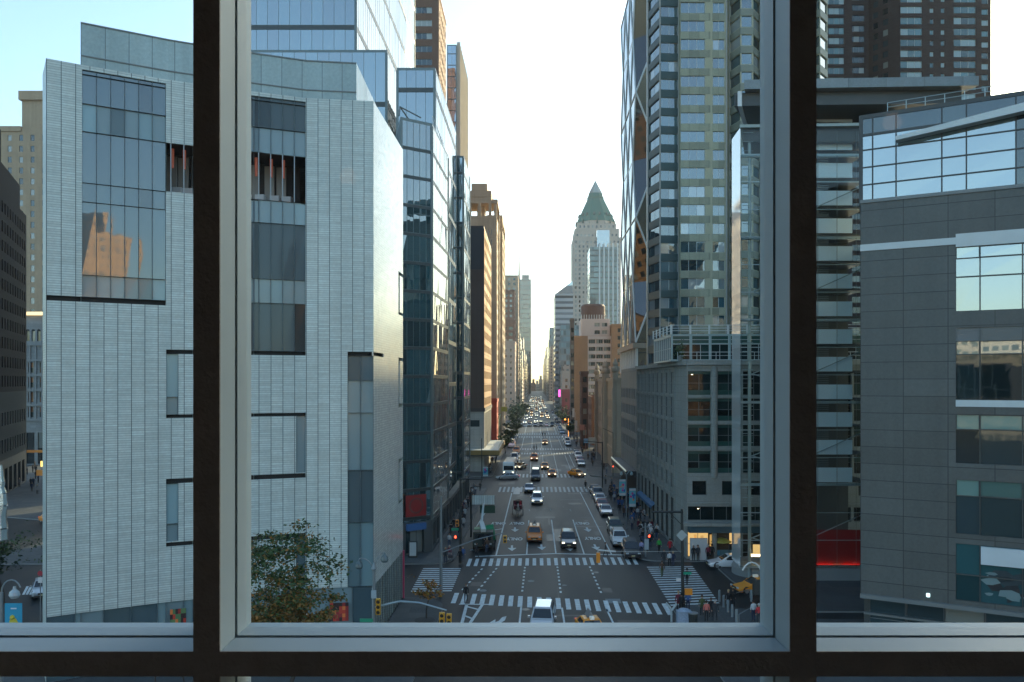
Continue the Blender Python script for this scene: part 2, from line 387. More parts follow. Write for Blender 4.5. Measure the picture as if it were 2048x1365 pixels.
# openings: s0,s1,z0,z1,material key,name
OPS=[]
def addbay(s0,s1,zs,mats,nm='glass_bay'):
    for (a,b),mm in zip(zip(zs,zs[1:]),mats): OPS.append([s0,s1,a,b,mm,nm])
addbay(s164,s332,[26.1,27.6,32.6,33.9,37.4,39.3,41.6],[FRIT,MG,MG,MG,FRIT,MG])
addbay(s332,s475,[33.9,37.4],['D']); 
addbay(s475,s612,[22.6,26.2,28.0,32.2,33.9,37.4,39.3,41.6],[MGC,FRIT,MGC,FRIT,'D',FRIT,MGC])
addbay(s332,s357,[17.95,19.2,22.3],[FRIT,FRIT]); addbay(s592,s612,[13.4,17.7],[FRIT]); addbay(s332,s357,[8.85,10.1,13.0],[FRIT,FRIT]); addbay(s592,s612,[4.6,8.5],[FRIT])
addbay(s695,LE,[4.56,9.5,13.5,17.9,20.4,22.3],[FRIT,MGC,FRIT,FRIT,MGC])
SL=[(0,s332,25.75,26.1),(s332,s612,22.3,22.6),(s332,s612,17.7,17.95),(s332,s612,13.0,13.35),(s332,s612,8.5,8.8),(s695,LE,22.3,22.6)]
for a,b,c,d in SL: OPS.append([a,b,c,d,'S','slot'])
# base storey glass
k=0
while k*1.73<LE-.2: OPS.append([k*1.73,min(LE,(k+1)*1.73),.15,4.56,FRIT if k%3 else MG,'base_glass']); k+=1
FIN=M('museum_fin',(.10,.15,.18),.45)
slotq=[]; roomsmb=MB()
for i,(a,b) in enumerate(zip(cp,cp[1:])):
    lo,hi=CL[i],CL[i+1]; ops=[]
    # split every opening into columns of .865 so panes are narrow and follow the curve
    for s0,s1,c,d,mm,nm in OPS:
        x0,x1=max(lo,s0),min(hi,s1)
        if x1-x0<1e-3: continue
        if mm in ('S','D'):
            ops.append((x0-lo,x1-lo,c,d,None,None,1,1))
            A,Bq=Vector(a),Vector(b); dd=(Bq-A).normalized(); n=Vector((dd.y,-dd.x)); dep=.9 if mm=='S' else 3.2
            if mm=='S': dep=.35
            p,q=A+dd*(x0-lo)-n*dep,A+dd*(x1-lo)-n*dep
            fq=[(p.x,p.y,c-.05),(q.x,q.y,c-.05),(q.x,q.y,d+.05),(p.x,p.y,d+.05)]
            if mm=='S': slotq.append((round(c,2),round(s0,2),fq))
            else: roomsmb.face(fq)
        else:
            st=.865 if nm!='base_glass' else 1.73
            st=(s1-s0)/max(1,round((s1-s0)/st)); j=math.floor((x0-s0)/st+1e-6)
            while s0+j*st<x1-1e-4:
                u0,u1=max(x0,s0+j*st),min(x1,s0+(j+1)*st)
                if u1-u0>.03: ops.append((u0-lo,u1-lo,c,d,mm,FIN if nm!='x' else None,1,1,nm))
                j+=1
    # shared depth; slots reveal needs depth
    mus.face(a,b,.15,ZT,ops,.16,0,uoff=lo)
corner=cp[-1]; far=AV(-12.4,76.9); Ls=math.dist(corner,far); 
TB=Mwin('sunlit_glass',dark=(.35,.38,.36),blind=(.5,.52,.5),p_blind=.5,ior=1.7,rough=.08)
so_=[]
so_+=[(0,4.0,22.3,22.6,None,None,1,1),(Ls-2.4,Ls,30.0,30.3,None,None,1,1),(Ls-2.4,Ls,26.4,26.65,None,None,1,1),(Ls-2.4,Ls,22.2,22.5,None,None,1,1),(Ls-2.4,Ls,18.0,18.3,None,None,1,1),(Ls-2.4,Ls,13.0,13.3,None,None,1,1),(Ls-2.4,Ls,9.2,9.5,None,None,1,1)]
for z0,z1 in ((26.65,30.0),(18.3,22.2),(9.5,13.0)): so_.append((Ls-2.4,Ls-1.7,z0,z1,FRIT,FR,1,1,'glass_bay'))
GRID=M('museum_base_grille',(.09,.12,.13),.5)
n=16
for i in range(n): so_.append((Ls*i/n,Ls*(i+1)/n,.15,4.56,FRIT,FIN,1,3,'base_glass'))
mus.face(corner,far,.15,ZT,so_,.12,1)
dd=(Vector(far)-Vector(corner)).normalized(); nn=Vector((dd.y,-dd.x))
for o in so_:
    if o[4] is None:
        p,q=Vector(corner)+dd*o[0]-nn*.4,Vector(corner)+dd*o[1]-nn*.4
        slotq.append((o[2],'r%g'%o[0],[(p.x,p.y,o[2]-.05),(q.x,q.y,o[2]-.05),(q.x,q.y,o[3]+.05),(p.x,p.y,o[3]+.05)]))
bk=[far,(-27,79),(-33,58)]
mus.face(far,bk[1],.15,ZT,m=0); mus.face(bk[1],bk[2],.15,ZT,m=0); mus.face(bk[2],cp[0],.15,ZT,m=0)
mus.mb.face([(p[0],p[1],ZT-.6) for p in cp+[far,bk[1],bk[2]]],2)
mus.done([TILE,TILEW,ROOFM],limit=100,kind='glass_bay')
for kk in dict.fromkeys((a,b) for a,b,_ in slotq):
    mb=MB()
    for a,b,fq in slotq:
        if (a,b)==kk: mb.face(fq)
    mb.build('slot_lining',SLOT,mus.t)
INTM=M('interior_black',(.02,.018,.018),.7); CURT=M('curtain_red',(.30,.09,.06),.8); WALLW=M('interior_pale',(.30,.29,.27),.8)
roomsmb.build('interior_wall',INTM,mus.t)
# restaurant interior behind the dark band: posts, pendants, tables
def onC(s,off=0):
    for i in range(len(cp)-1):
        if s<=CL[i+1] or i==len(cp)-2:
            A,Bq=Vector(cp[i]),Vector(cp[i+1]); d=(Bq-A).normalized(); n=Vector((d.y,-d.x)); p=A+d*(s-CL[i])-n*off; return p,d,n
mb=MB()
for a_,b_ in ((s332,s388+.8),(s475,s612)):
    k=math.ceil(a_/.865)
    while k*.865<=b_+.01:
        mb=MB(); p,d,n=onC(k*.865,.02); q=[p-d*.03+n*.03,p+d*.03+n*.03,p+d*.03-n*.1,p-d*.03-n*.1]; mb.prism([(v.x,v.y) for v in q],33.9,37.4); k+=1; mb.build('mullion',M('museum_mullion',(.35,.40,.42),.4),mus.t)
for s in (s332+.5,s332+1.3,s475+.6,s475+1.6,s475+2.7,s475+3.6):
    p,d,n=onC(s,1.2); mb=MB(); mb.cyl((p.x,p.y,35.9),(p.x,p.y,37.3),.10,.13,8); mb.build('pendant_lamp',M('pendant_red',(.45,.12,.07),.5,emit=(1,.2,.1),es=.03),mus.t)
    p,d,n=onC(s+.4,2.2); mb=MB(); mb.box(p.x-.35,p.x+.35,p.y-.3,p.y+.3,33.95,34.7); mb.build('table',M('table_cloth',(.5,.5,.5),.8),mus.t)
    p,d,n=onC(s+.1,3.0); mb=MB(); mb.box(p.x-.45,p.x+.3,p.y,p.y+.1,33.95,37.2); mb.build('interior_panel',WALLW,mus.t)
mb=MB(); p0,_,_=onC(s332); 
poly=[tuple(onC(s,-.0)[0]) for s in (s332,s388+.9)]+[tuple(onC(s,3.3)[0]) for s in (s388+.9,s332)]
for a_,b_ in ((s332,s388+1.5),(s475,s612)):
    q=[onC(a_,.17)[0],onC((a_+b_)/2,.17)[0],onC(b_,.17)[0],onC(b_,3.2)[0],onC((a_+b_)/2,3.2)[0],onC(a_,3.2)[0]]
    for zz in (33.82,37.38): mb=MB(); mb.prism([(v.x,v.y) for v in q],zz,zz+.1); mb.build('interior_slab',INTM,mus.t)
# penthouse
mb=MB()
pp=[onC(pxs(162)+.0,.25)[0]]+[Vector(p)+Vector((0,.3)) for p in cp[2:6]]
last=Vector((XP(713,63.6),63.6)); pp.append(last); pf=Vector(AV(-14.3,76)); 
u=0
for a,b in zip(pp,pp[1:]+[pf]):
    L=(b-a).length
    mb.face([(a.x,a.y,ZT-.6),(b.x,b.y,ZT-.6),(b.x,b.y,42.6),(a.x,a.y,42.6)],0,[(u,0),(u+L,0),(u+L,.5),(u,.5)])
    mb.face([(a.x,a.y,42.6),(b.x,b.y,42.6),(b.x,b.y,44.85),(a.x,a.y,44.85)],0,[(u,2),(u+L,2),(u+L,3),(u,3)]); u+=L
bl=Vector((-29,66)); mb.face([(pf.x,pf.y,ZT-.6),(-27,78,ZT-.6),(-27,78,44.85),(pf.x,pf.y,44.85)]); mb.face([(-27,78,ZT-.6),(pp[0].x,pp[0].y,ZT-.6),(pp[0].x,pp[0].y,44.85),(-27,78,44.85)])
mb.face([(p.x,p.y,44.8) for p in pp+[pf]]+[(-27,78,44.8)],1)
mb.build('penthouse',[PENT,ROOFM],mus.t)
mb=MB()
for a,b in zip(pp,pp[1:]):
    d=(b-a).normalized(); n=Vector((d.y,-d.x)); q=[a+n*.05,b+n*.05,b-n*.05,a-n*.05]; mb.prism([(v.x,v.y) for v in q],42.57,42.66); mb.prism([(v.x,v.y) for v in q],44.8,44.9)
mb.build('penthouse_rail',FR,mus.t)
# pink edge strip at the far corner of the base
mb=MB(); f=Vector(far); mb.box(f.x-.02,f.x+.14,f.y-.1,f.y+.1,.15,4.6); mb.build('edge_banner',M('banner_pink',(.45,.06,.12),.6),mus.t)
# posters in the base window
def poster(s0,s1,z0,z1,cols,name,off=-.06):
    mb=MB(); g=random.Random(3); nx,nz=6,5
    a,d,n=onC(s0,off); b,_,_=onC(s1,off); 
    for i in range(nx):
        for j in range(nz):
            P=lambda u,v:(a.x+(b.x-a.x)*u,a.y+(b.y-a.y)*u,z0+(z1-z0)*v)
            mb.face([P(i/nx,j/nz),P((i+1)/nx,j/nz),P((i+1)/nx,(j+1)/nz),P(i/nx,(j+1)/nz)],g.randrange(len(cols)))
    mb.build(name,cols,mus.t)
rd=[M('poster_red',(.5,.05,.03),.5),M('poster_dark',(.04,.02,.02),.5),M('poster_orange',(.7,.2,.05),.5),M('poster_red2',(.3,.03,.03),.5)]
poster(S(660),S(697),2.0,3.4,rd,'poster'); poster(S(340),S(372),2.2,4.0,rd+[M('poster_green',(.1,.2,.08),.5)],'poster')
poster(S(578),S(616),1.3,2.7,[M('poster_grey',(.35,.4,.5),.5),M('poster_white',(.6,.62,.7),.5),M('poster_black',(.05,.05,.08),.5)],'poster')

# ==================================================================== curtain-wall tower behind the museum
def Mcurt(name,dark,ior,var=.5,tint=1.0,rough=.015):
    if name in _mc: return _mc[name]
    m,t,p=base(name); r=rnd(t); c=mixc(t,r,tuple(x*(1-var) for x in dark),tuple(x*(1+var) for x in dark)); t.links.new(c,p.inputs['Base Color'])
    p.inputs['Roughness'].default_value=rough; p.inputs['IOR'].default_value=ior; _mc[name]=m; return m
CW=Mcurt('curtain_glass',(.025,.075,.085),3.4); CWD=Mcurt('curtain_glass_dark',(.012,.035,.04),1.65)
MU=M('mullion_grey_green',(.14,.17,.17),.35,metal=.3); SPN=M('spandrel_dark',(.05,.06,.06),.4)
tow=thing('glass_office_tower','stepped blue glass office tower with dark floor bands right behind the museum','building',(-20,120,0))
def curtain(T,p0,p1,z0,z1,fl,band,mul,glass,zref=0,parts=True,corner=.25,cm=MU):
    """per-storey glazing parts, floor bands and mullions (one part each per face)"""
    p0=Vector(p0[:2]);p1=Vector(p1[:2]);L=(p1-p0).length;d=(p1-p0)/L;n=Vector((d.y,-d.x)); nm=max(1,round(L/mul)); off=T['_o']
    bands=MB(); mm=MB(); g=random.Random(int(L*100))
    def pr(mb,u0,u1,o0,o1,a,b,m=0):
        q=[p0+d*u0+n*o0,p0+d*u1+n*o0,p0+d*u1+n*o1,p0+d*u0+n*o1]; mb.prism([(v.x,v.y) for v in q],a,b,m)
    zs=[zref+fl*k for k in range(-2,80) if z0<zref+fl*k<z1]; 
    for z in zs: bands=MB(); pr(bands,0,L,-.1,.03,max(z0,z-band/2),min(z1,z+band/2)); pr(bands,0,L,-.1,.05,z+band/2,z+band/2+.06,1); bands.build('floor_band',[SPN,cm],T)
    E=[z0]+zs+[z1]
    for a,b in zip(E,E[1:]):
        if b-a<.2: continue
        gb=MB()
        for i in range(nm):
            k=[g.uniform(-.012,.012) for _ in range(4)]
            q=[(p0+d*(L*i/nm)+n*k[0],a),(p0+d*(L*(i+1)/nm)+n*k[1],a),(p0+d*(L*(i+1)/nm)+n*k[2],b),(p0+d*(L*i/nm)+n*k[3],b)]
            gb.face([(v.x,v.y,z) for v,z in q])
        gb.build('storey_glazing',glass,T)
    for i in range(1,nm): pr(mm,L*i/nm-.03,L*i/nm+.03,-.05,.014,z0,z1)
    pr(mm,0,corner,-.2,.08,z0,z1); pr(mm,L-corner,L,-.2,.08,z0,z1)
    mm.build('mullion_set',cm,T)
def roofcap(T,poly,z,h=.5,mat=None):
    mb=MB(); mb.prism(poly,z,z+h); mb.build('roof_edge',mat or MU,T)
def glassbox(T,u0,u1,Y0,Y1,z0,z1,fl,band,mul,zref,glass=CW,faces='NW',pts=None):
    p=pts or rect(u0,u1,Y0,Y1); FF={'N':(p[0],p[1]),'W':(p[1],p[2]),'E':(p[3],p[0]),'S':(p[2],p[3])}
    for k in faces: curtain(T,*FF[k],z0,z1,fl,band,mul,glass,zref)
    core=MB()
    for k in 'NWES':
        if k not in faces: a,b=FF[k]; core.face([(a[0],a[1],z0),(b[0],b[1],z0),(b[0],b[1],z1),(a[0],a[1],z1)])
    if core.f: core.build('plain_wall',SPN,T)
    roofcap(T,p,z1,.35)
FLH=3.32; ZRF=20.9-FLH*6
# first bay
p=[(-12.9,95.4),(-9.45,97.9),AV(-11.9,112),(-16.5,112)]
glassbox(tow,0,0,0,0,3.9,50.6,FLH,.34,.85,ZRF,CW,'NW',p)
glassbox(tow,-17.9,-12.95,106,134,3.9,60.3,FLH*1.9,.55,1.4,ZRF,CW,'NWE')
glassbox(tow,-20,-12.0,137,150,3.9,57.5,FLH*1.25,.4,1.2,ZRF,CW,'NWE')
p=rect(-43,-16.2,109,130)
glassbox(tow,-44,-19.6,108.5,140,30,63.6,FLH*2.1,.6,1.5,ZRF,CW,'NW')
glassbox(tow,-44,-24.4,112,166,63.9,122,FLH*2,.6,1.5,ZRF+1,CW,'NWE')
glassbox(tow,-24.3,-20.6,140,163,30,70,FLH*2,.5,1.5,ZRF+1,CW,'NW')
# recessed wall between bays and ground floor
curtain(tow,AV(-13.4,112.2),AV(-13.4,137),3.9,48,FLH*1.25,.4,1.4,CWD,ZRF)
# roof terrace braces
mb=MB(); 
for a,b in (((798,232),(800,214)),((800,214),(842,236)),((800,214),(818,240))):
    mb.cyl((XP(a[0],99),99,ZP(a[1],99)),(XP(b[0],100),100,ZP(b[1],100)),.09)
mb.build('roof_brace',FR,tow)
mb=MB()
for k in range(9):
    P=AV(-12.3,98+k*1.4); mb.cyl((P[0],P[1],50.9),(P[0],P[1],51.9),.03)
mb.cyl((*AV(-12.3,98),51.9),(*AV(-12.3,109.2),51.9),.03); mb.build('roof_rail',FRW,tow)
# shop floor
SH=M('shop_stone',(.08,.09,.09),.5); 
a=Vector((-12.9,95.4)); b=Vector((-9.45,97.9)); d=(b-a).normalized(); n=Vector((d.y,-d.x)); L=(b-a).length
base_=Bld('x','x','x',(-20,120,0)); bpy.data.objects.remove(base_.t); base_.t=tow
base_.face(a,b,.15,3.9,[(.7,L-1.1,.2,3.5,GL,FRD,3,1,'shop_window')],.5)
base_.face(b,AV(-11.9,134),.15,3.9,[(1+3.4*i,3.9+3.4*i,.4,3.4,GL,FRD,2,1,'shop_window') for i in range(10)],.3)
base_.face(AV(-11.98,137),AV(-11.98,150),.15,3.9,[(1+3.4*i,3.9+3.4*i,.4,3.4,GL,FRD,2,1,'shop_window') for i in range(3)],.3)
base_.done([SH],kind='shop_window')
mb=MB(); P=lambda u,o:(a+d*u+n*o)
q=[P(.55,.22),P(L-1.0,.22),P(L-1.0,.3),P(.55,.3)]; mb.prism([(v.x,v.y) for v in q],4.6,7.1); mb.build('red_sign_panel',M('sign_red',(.30,.02,.02),.5),tow)
c=P((L-.45)/2,.33); mb=MB()
for k in range(20):
    t0,t1=2*math.pi*k/20,2*math.pi*(k+1)/20
    for r0,r1 in ((.75,.95),):
        q=[(c+d*(r*math.cos(t_)),5.85+r*math.sin(t_)) for r,t_ in ((r0,t0),(r1,t0),(r1,t1),(r0,t1))]
        mb.face([(v.x,v.y,z) for v,z in q])
mb.build('sign_emblem',M('sign_dull',(.16,.05,.04),.6),tow)
mb=MB(); q=[P(.7,.05),P(L-1.1,.05),P(L-1.1,.5),P(.7,.5)]; mb.prism([(v.x,v.y) for v in q],3.0,3.75); mb.build('shop_fascia',M('fascia_blue',(.02,.06,.16),.5,emit=(.1,.35,1),es=.02),tow)
# ==================================================================== left side of the avenue beyond the tower
BRK=lambda n,c,l=(.10,.05,.04):Mtile(n,c,.9,.25,.0,.02,l,rough=.85,vary=.06,bump=.1)
WB_=BRK('brick_brown',(.17,.095,.065)); WORG=BRK('brick_orange',(.42,.24,.13)); WTAN=Mtile('stone_tan',(.44,.33,.23),4,3,.05,.05,(.28,.2,.14),rough=.8,vary=.07)
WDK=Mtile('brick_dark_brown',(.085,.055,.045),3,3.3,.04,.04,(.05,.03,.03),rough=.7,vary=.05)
WPCH=M('stone_peach',(.50,.36,.27),.85,var=.15,scale=.2); WRED=M('painted_red',(.36,.04,.02),.7,var=.15,scale=.5); WBUR=BRK('brick_burgundy',(.24,.06,.06))
WGRY=Mtile('stone_grey',(.30,.29,.27),2.4,1.2,.03,.03,(.18,.18,.17),rough=.8,vary=.08); WCRM=M('stone_cream',(.5,.44,.36),.8,var=.12,scale=.2)
def sp(bay,w,h,fl,sill,glass=GL,frame=FR,nx=1,ny=1,**k): return dict(bay=bay,w=w,h=h,fl=fl,sill=sill,glass=glass,frame=frame,nx=nx,ny=ny,**k)
# brown apartment tower above the glass tower
block('brown_apartment_tower','dark brown brick tower with banded windows rising behind the stepped glass tower','building',-29.5,-24.6,226,252,126,WB_,sp(3.4,2.6,1.7,3.3,.9,GLB,FR,3,start=60),sides={'N':dict(bay=8.4,w=5.6,h=1.7,fl=3.55,sill=.9,glass=GLB,frame=FRW,nx=4,ny=1,mg=1.6,start=60),'W':sp(3.2,1.5,1.7,3.55,.9,GLB,FR,start=60)},pts=[AV(-36,226),AV(-26.6,226),AV(-26.6,244),AV(-36,244)])
slim=thing('slim_glass_tower','slim pale glass tower with serrated top beside the brown apartment tower','building',(-25,262,0))
CWB=Mcurt('curtain_glass_blue',(.04,.12,.20),4.0)
glassbox(slim,-28.3,-25.2,262,296,40,127,3.6,.2,1.5,20,CWB,'N'); 
mb=MB(); mb.prism(rect(-25.6,-25.15,262.1,296),40,127); mb.build('pale_side_wall',Mtile('panel_ivory',(.62,.58,.52),2.2,3.6,.08,.12,(.4,.38,.34),rough=.5,vary=.05),slim)
mb=MB()
for k in range(10):
    P=AV(-25.0,263+k*3.4); mb.box(P[0]-.2,P[0]+.9,P[1]-.2,P[1]+.2,60+k*.1,128.5)
mb.build('fin_set',WCRM,slim)
# dark slab; low sun on the avenue face is put into its brick colour
def slabx(B,pts):
    pass
WGOLD=Mtile('brick_sunlit_ochre',(.38,.22,.11),3.0,3.3,.12,.25,(.20,.11,.06),(.22,.12,.06),rough=.8,vary=.08)  # ochre carries the golden sunlight on the brown slab's avenue face
B=Bld('brown_slab_building','tall dark brown slab with a blank front and avenue face coloured ochre as sunlit','building',(*AV(-14,200),0))
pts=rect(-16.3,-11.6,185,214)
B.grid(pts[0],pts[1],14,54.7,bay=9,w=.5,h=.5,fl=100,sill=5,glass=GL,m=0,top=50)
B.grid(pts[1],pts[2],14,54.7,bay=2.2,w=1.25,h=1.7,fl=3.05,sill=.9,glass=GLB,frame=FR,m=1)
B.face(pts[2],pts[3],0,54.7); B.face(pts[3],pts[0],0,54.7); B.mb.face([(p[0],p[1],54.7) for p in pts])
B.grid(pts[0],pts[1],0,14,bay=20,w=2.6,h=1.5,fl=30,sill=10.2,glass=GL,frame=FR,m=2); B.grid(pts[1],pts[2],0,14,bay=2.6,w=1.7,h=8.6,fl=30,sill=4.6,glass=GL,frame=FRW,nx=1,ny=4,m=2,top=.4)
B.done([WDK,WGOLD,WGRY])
mb=MB(); mb.prism(rect(-16.4,-11.4,184.8,214.2),13.6,14.4); mb.prism(rect(-16.2,-11.7,185.1,213.9),54.7,55.3); mb.build('string_course',M('dark_panel',(.04,.03,.03),.6),B.t)
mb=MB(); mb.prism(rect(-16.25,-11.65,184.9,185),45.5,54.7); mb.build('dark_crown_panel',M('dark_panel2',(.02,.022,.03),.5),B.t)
mb=MB(); mb.prism(rect(-16.3,-8.2,181,212),4.0,4.25); mb.prism(rect(-16.5,-8.0,180.8,212.2),4.26,5.2,1); mb.prism(rect(-16.2,-8.3,181.2,211.8),5.22,5.3,2)
mb.build('canopy',[FRD,M('canopy_ochre',(.22,.14,.04),.6),M('canopy_top',(.5,.52,.5),.7)],B.t)
mb=MB(); 
for k in range(9):
    P=AV(-11.5,186+k*3); mb.cyl((P[0]+3.1,P[1],5.2),(P[0]+3.1,P[1],6.0),.05)
mb.build('canopy_rail',FRW,B.t)
# tan tower with notched crown
B=Bld('tan_stone_tower','tall tan stone tower with open notched crown behind the dark slab','building',(*AV(-16,290),0))
def seg(u0,u1,Y0_,Y1_,z0,z1,wm=0,bay=2.3,n=True,gl=GLB):
    p=rect(u0,u1,Y0_,Y1_); 
    B.grid(p[0],p[1],z0,z1,bay=bay,w=1.3,h=1.9,fl=3.3,sill=.9,glass=gl,frame=FR,m=wm); B.grid(p[1],p[2],z0,z1,bay=bay,w=1.2,h=1.9,fl=3.3,sill=.9,glass=gl,frame=FR,m=wm)
    B.face(p[2],p[3],z0,z1,m=wm); B.face(p[3],p[0],z0,z1,m=wm); B.mb.face([(q[0],q[1],z1) for q in p],wm)
seg(-21.5,-12.6,262,290,0,73); seg(-18,-11.9,291,318,0,74)
for (u,Yc) in ((-21,262.5),(-17.9,262.3),(-14.6,262.4),(-12.9,263),(-12.6,276)):
    p=rect(u-.45,u+.45,Yc-.45,Yc+.45); B.mb.prism(p,0,77)
for (u,Yc) in ((-17,291),(-12.2,291),(-12.2,304),(-12.2,317)):
    p=rect(u-.4,u+.4,Yc-.4,Yc+.4); B.mb.prism(p,0,77)
B.done([WTAN])
mb=MB()
mb.prism(rect(-21.6,-14.2,262,275),77,81); mb.prism(rect(-20.5,-15.5,261.8,276),79,83.2); mb.prism(rect(-14.1,-12.2,262.3,278),77,78.3); mb.prism(rect(-17.5,-11.8,290.6,318.5),76.8,79)
mb.prism(rect(-19,-16.5,266,272),73,77); mb.build('crown',WTAN,B.t)
# small fill-ins down the left side
mb=None
block('red_painted_building','low painted red building with blank party wall on the left pavement','building',-17.5,-11.7,246,256,14.5,WRED,sp(2.6,1.1,1.7,3.3,1.2),sides={'N':dict(bay=30,w=.6,h=.9,fl=40,sill=4,glass=GL),'W':sp(2.6,1.2,1.8,3.3,1.0)})
block('ivy_shopfront_building','low shop building with green ivy-dark front beyond the red wall','building',-17.5,-11.7,257,272,9,M('ivy_wall',(.07,.08,.03),.9,var=.4,scale=1.5),sp(2.6,1.1,1.7,3.3,1.2))
L_=[ # name,label,u0,u1,Y0,Y1,z1,mat,spec
('peach_apartment_building','peach stone building with small dotted windows down the left row',-18,-11,432,462,41,WPCH,dict(bay=2.6,w=.9,h=1.3,fl=3.2,sill=1.0,glass=GL,frame=None)),
('brown_office_building','brown brick office block with square windows above the peach building',-20,-12,470,492,55,BRK('brick_mid',(.22,.12,.08)),dict(bay=3.2,w=2.2,h=1.8,fl=3.5,sill=.9,glass=GLB,frame=None)),
('orange_brick_tower','tall orange-brown brick tower with stepped top in the left row',-26,-13.2,505,530,76,BRK('brick_orange2',(.28,.15,.10)),dict(bay=2.6,w=1.4,h=1.6,fl=3.1,sill=.9,glass=GLB,frame=None)),
('cream_topped_tower','pale brick tower with a cream crown behind the orange brick tower',-30,-12.0,545,575,90,WTAN,dict(bay=2.8,w=1.4,h=1.6,fl=3.2,sill=.9,glass=GLB,frame=None)),
]
for nm,lb,u0,u1,Ya,Yb,z1,mt,spc in L_: block(nm,lb,'building',u0,u1,Ya,Yb,z1,mt,spc,limit=60)
bt=thing('spired_glass_tower','hazy green glass tower with a needle spire far down the left side','building',(*AV(-18,1400),0))
glassbox(bt,-27,-8.5,1400,1450,0,194,8,1.2,5,0,Mcurt('curtain_glass_green',(.04,.09,.08),2.0),'NW')
mb=MB(); mb.prism(rect(-24,-12,1403,1440),194,202); mb.prism(rect(-9.6,-8.6,1401,1430),194,214); mb.build('crown',MU,bt)
mb=MB(); P=AV(-29,1420); mb.cyl((P[0],P[1],0),(P[0],P[1],202),2.0,1.6); mb.cyl((P[0],P[1],202),(P[0],P[1],246),1.7,.8); mb.build('spire',FR,bt)
gf=[Mfacade('far_facade_a',(.36,.28,.22),(.07,.08,.08),2.6,3.3,1.3,1.7),Mfacade('far_facade_b',(.24,.15,.11),(.06,.07,.07),3.0,3.4,1.5,1.6),Mfacade('far_facade_c',(.42,.40,.36),(.08,.10,.10),3.6,3.6,2.4,1.9),Mfacade('far_facade_d',(.15,.19,.19),(.10,.15,.16),1.6,3.8,1.4,2.9,rough=.3)]
g=random.Random(11)
desc={0:'tan',1:'brown brick',2:'pale grey',3:'green glass'}
def farblock(side,Ya,Yb,z1,k,u_in,u_out,nth):
    u0,u1=(u_out,u_in) if side<0 else (u_in,u_out)
    p=rect(u0,u1,Ya,Yb); mb=MB(); mb.prism(p,0,z1*.82); q=rect(u0+(1 if side>0 else 0),u1-(1 if side<0 else 0),Ya+2,Yb-2); mb.prism(q,z1*.82,z1)
    mb.prism(rect((u0+u1)/2-2,(u0+u1)/2+2,(Ya+Yb)/2-2,(Ya+Yb)/2+2),z1,z1+3.5)
    o=mb.build('distant_building',gf[k])
    tag(o,nth,'building','distant buildings closing in on the end of the avenue')
ordn=['first','second','third','fourth','fifth','sixth','seventh','eighth','ninth','tenth','eleventh','twelfth']
Yl=[(590,612,34),(615,650,70),(654,690,48),(700,760,58),(765,830,40),(840,930,66),(940,1040,48),(1050,1200,56),(1210,1390,50),(1460,1600,46),(1610,1750,60)]
for i,(a,b,h) in enumerate(Yl): farblock(-1,a,b,h,(i*3+1)%4,-11.8-g.uniform(0,.6),-30,'hazy %s block, %s one beyond the spired tower row on the left'%(desc[(i*3+1)%4],ordn[i]))
Yr=[(466,500,30),(505,560,55),(566,640,36),(650,700,62),(880,960,58),(965,1060,84),(1070,1200,66),(1210,1400,72),(1410,1700,66)]
for i,(a,b,h) in enumerate(Yr): farblock(1,a,b,h,(i*3)%4,14.0+g.uniform(0,.7),32,'%s block, %s one past the brick hotel on the right'%(desc[(i*3)%4],ordn[i]))
for i,(u,h) in enumerate(((-14,24),(-5,18),(3,15),(11,26))):
    p=rect(u-5,u+4,1760+i*20,1800+i*20); mb=MB(); mb.prism(p,0,h); mb.prism(rect(u-3,u+2,1762+i*20,1790+i*20),h,h+8)
    tag(mb.build('distant_building',gf[i%3]),'hazy block %s from the left closing the far end of the avenue'%ordn[i],'building','distant buildings closing in on the end of the avenue')

# ==================================================================== far left corner beyond the museum
B=Bld('dark_masonry_building','dark brown masonry office block at the far left edge with pale lower storeys','building',(-92,150,0))
pa,pb=Vector((-87.4,140)),Vector((-98.6,167.5))
# visible face seen from the right: left->right is pa->pb
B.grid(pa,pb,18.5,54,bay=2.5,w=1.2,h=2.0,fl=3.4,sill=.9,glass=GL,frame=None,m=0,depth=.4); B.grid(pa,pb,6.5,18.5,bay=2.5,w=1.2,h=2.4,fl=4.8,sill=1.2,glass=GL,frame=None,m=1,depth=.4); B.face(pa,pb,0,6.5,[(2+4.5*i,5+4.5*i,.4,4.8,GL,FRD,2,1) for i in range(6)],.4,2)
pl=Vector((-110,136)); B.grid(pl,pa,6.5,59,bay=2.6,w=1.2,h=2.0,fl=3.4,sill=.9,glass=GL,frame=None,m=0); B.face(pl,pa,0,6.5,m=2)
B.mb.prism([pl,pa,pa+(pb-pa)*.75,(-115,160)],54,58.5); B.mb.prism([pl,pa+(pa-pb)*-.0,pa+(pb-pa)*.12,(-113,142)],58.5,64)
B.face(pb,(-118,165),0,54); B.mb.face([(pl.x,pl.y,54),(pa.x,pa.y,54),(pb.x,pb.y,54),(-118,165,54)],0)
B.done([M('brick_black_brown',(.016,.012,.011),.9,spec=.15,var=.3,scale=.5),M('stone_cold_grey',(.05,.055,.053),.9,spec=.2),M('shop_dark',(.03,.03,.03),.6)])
B=Bld('tan_hotel_tower','tan brick tower with stepped top and many small windows behind the museum edge','building',(-150,265,0))
pts=[(XP(-20,262),262),(XP(150,262),262),(XP(150,262),285),(XP(-20,262),285)]
WT2=BRK('brick_tan',(.40,.30,.20),(.25,.18,.12))
B.grid(pts[0],pts[1],20,101,bay=3.6,w=1.25,h=1.9,fl=3.45,sill=.9,glass=GLB,frame=FR,start=20); B.face(pts[1],pts[2],0,101); B.mb.face([(p[0],p[1],101) for p in pts])
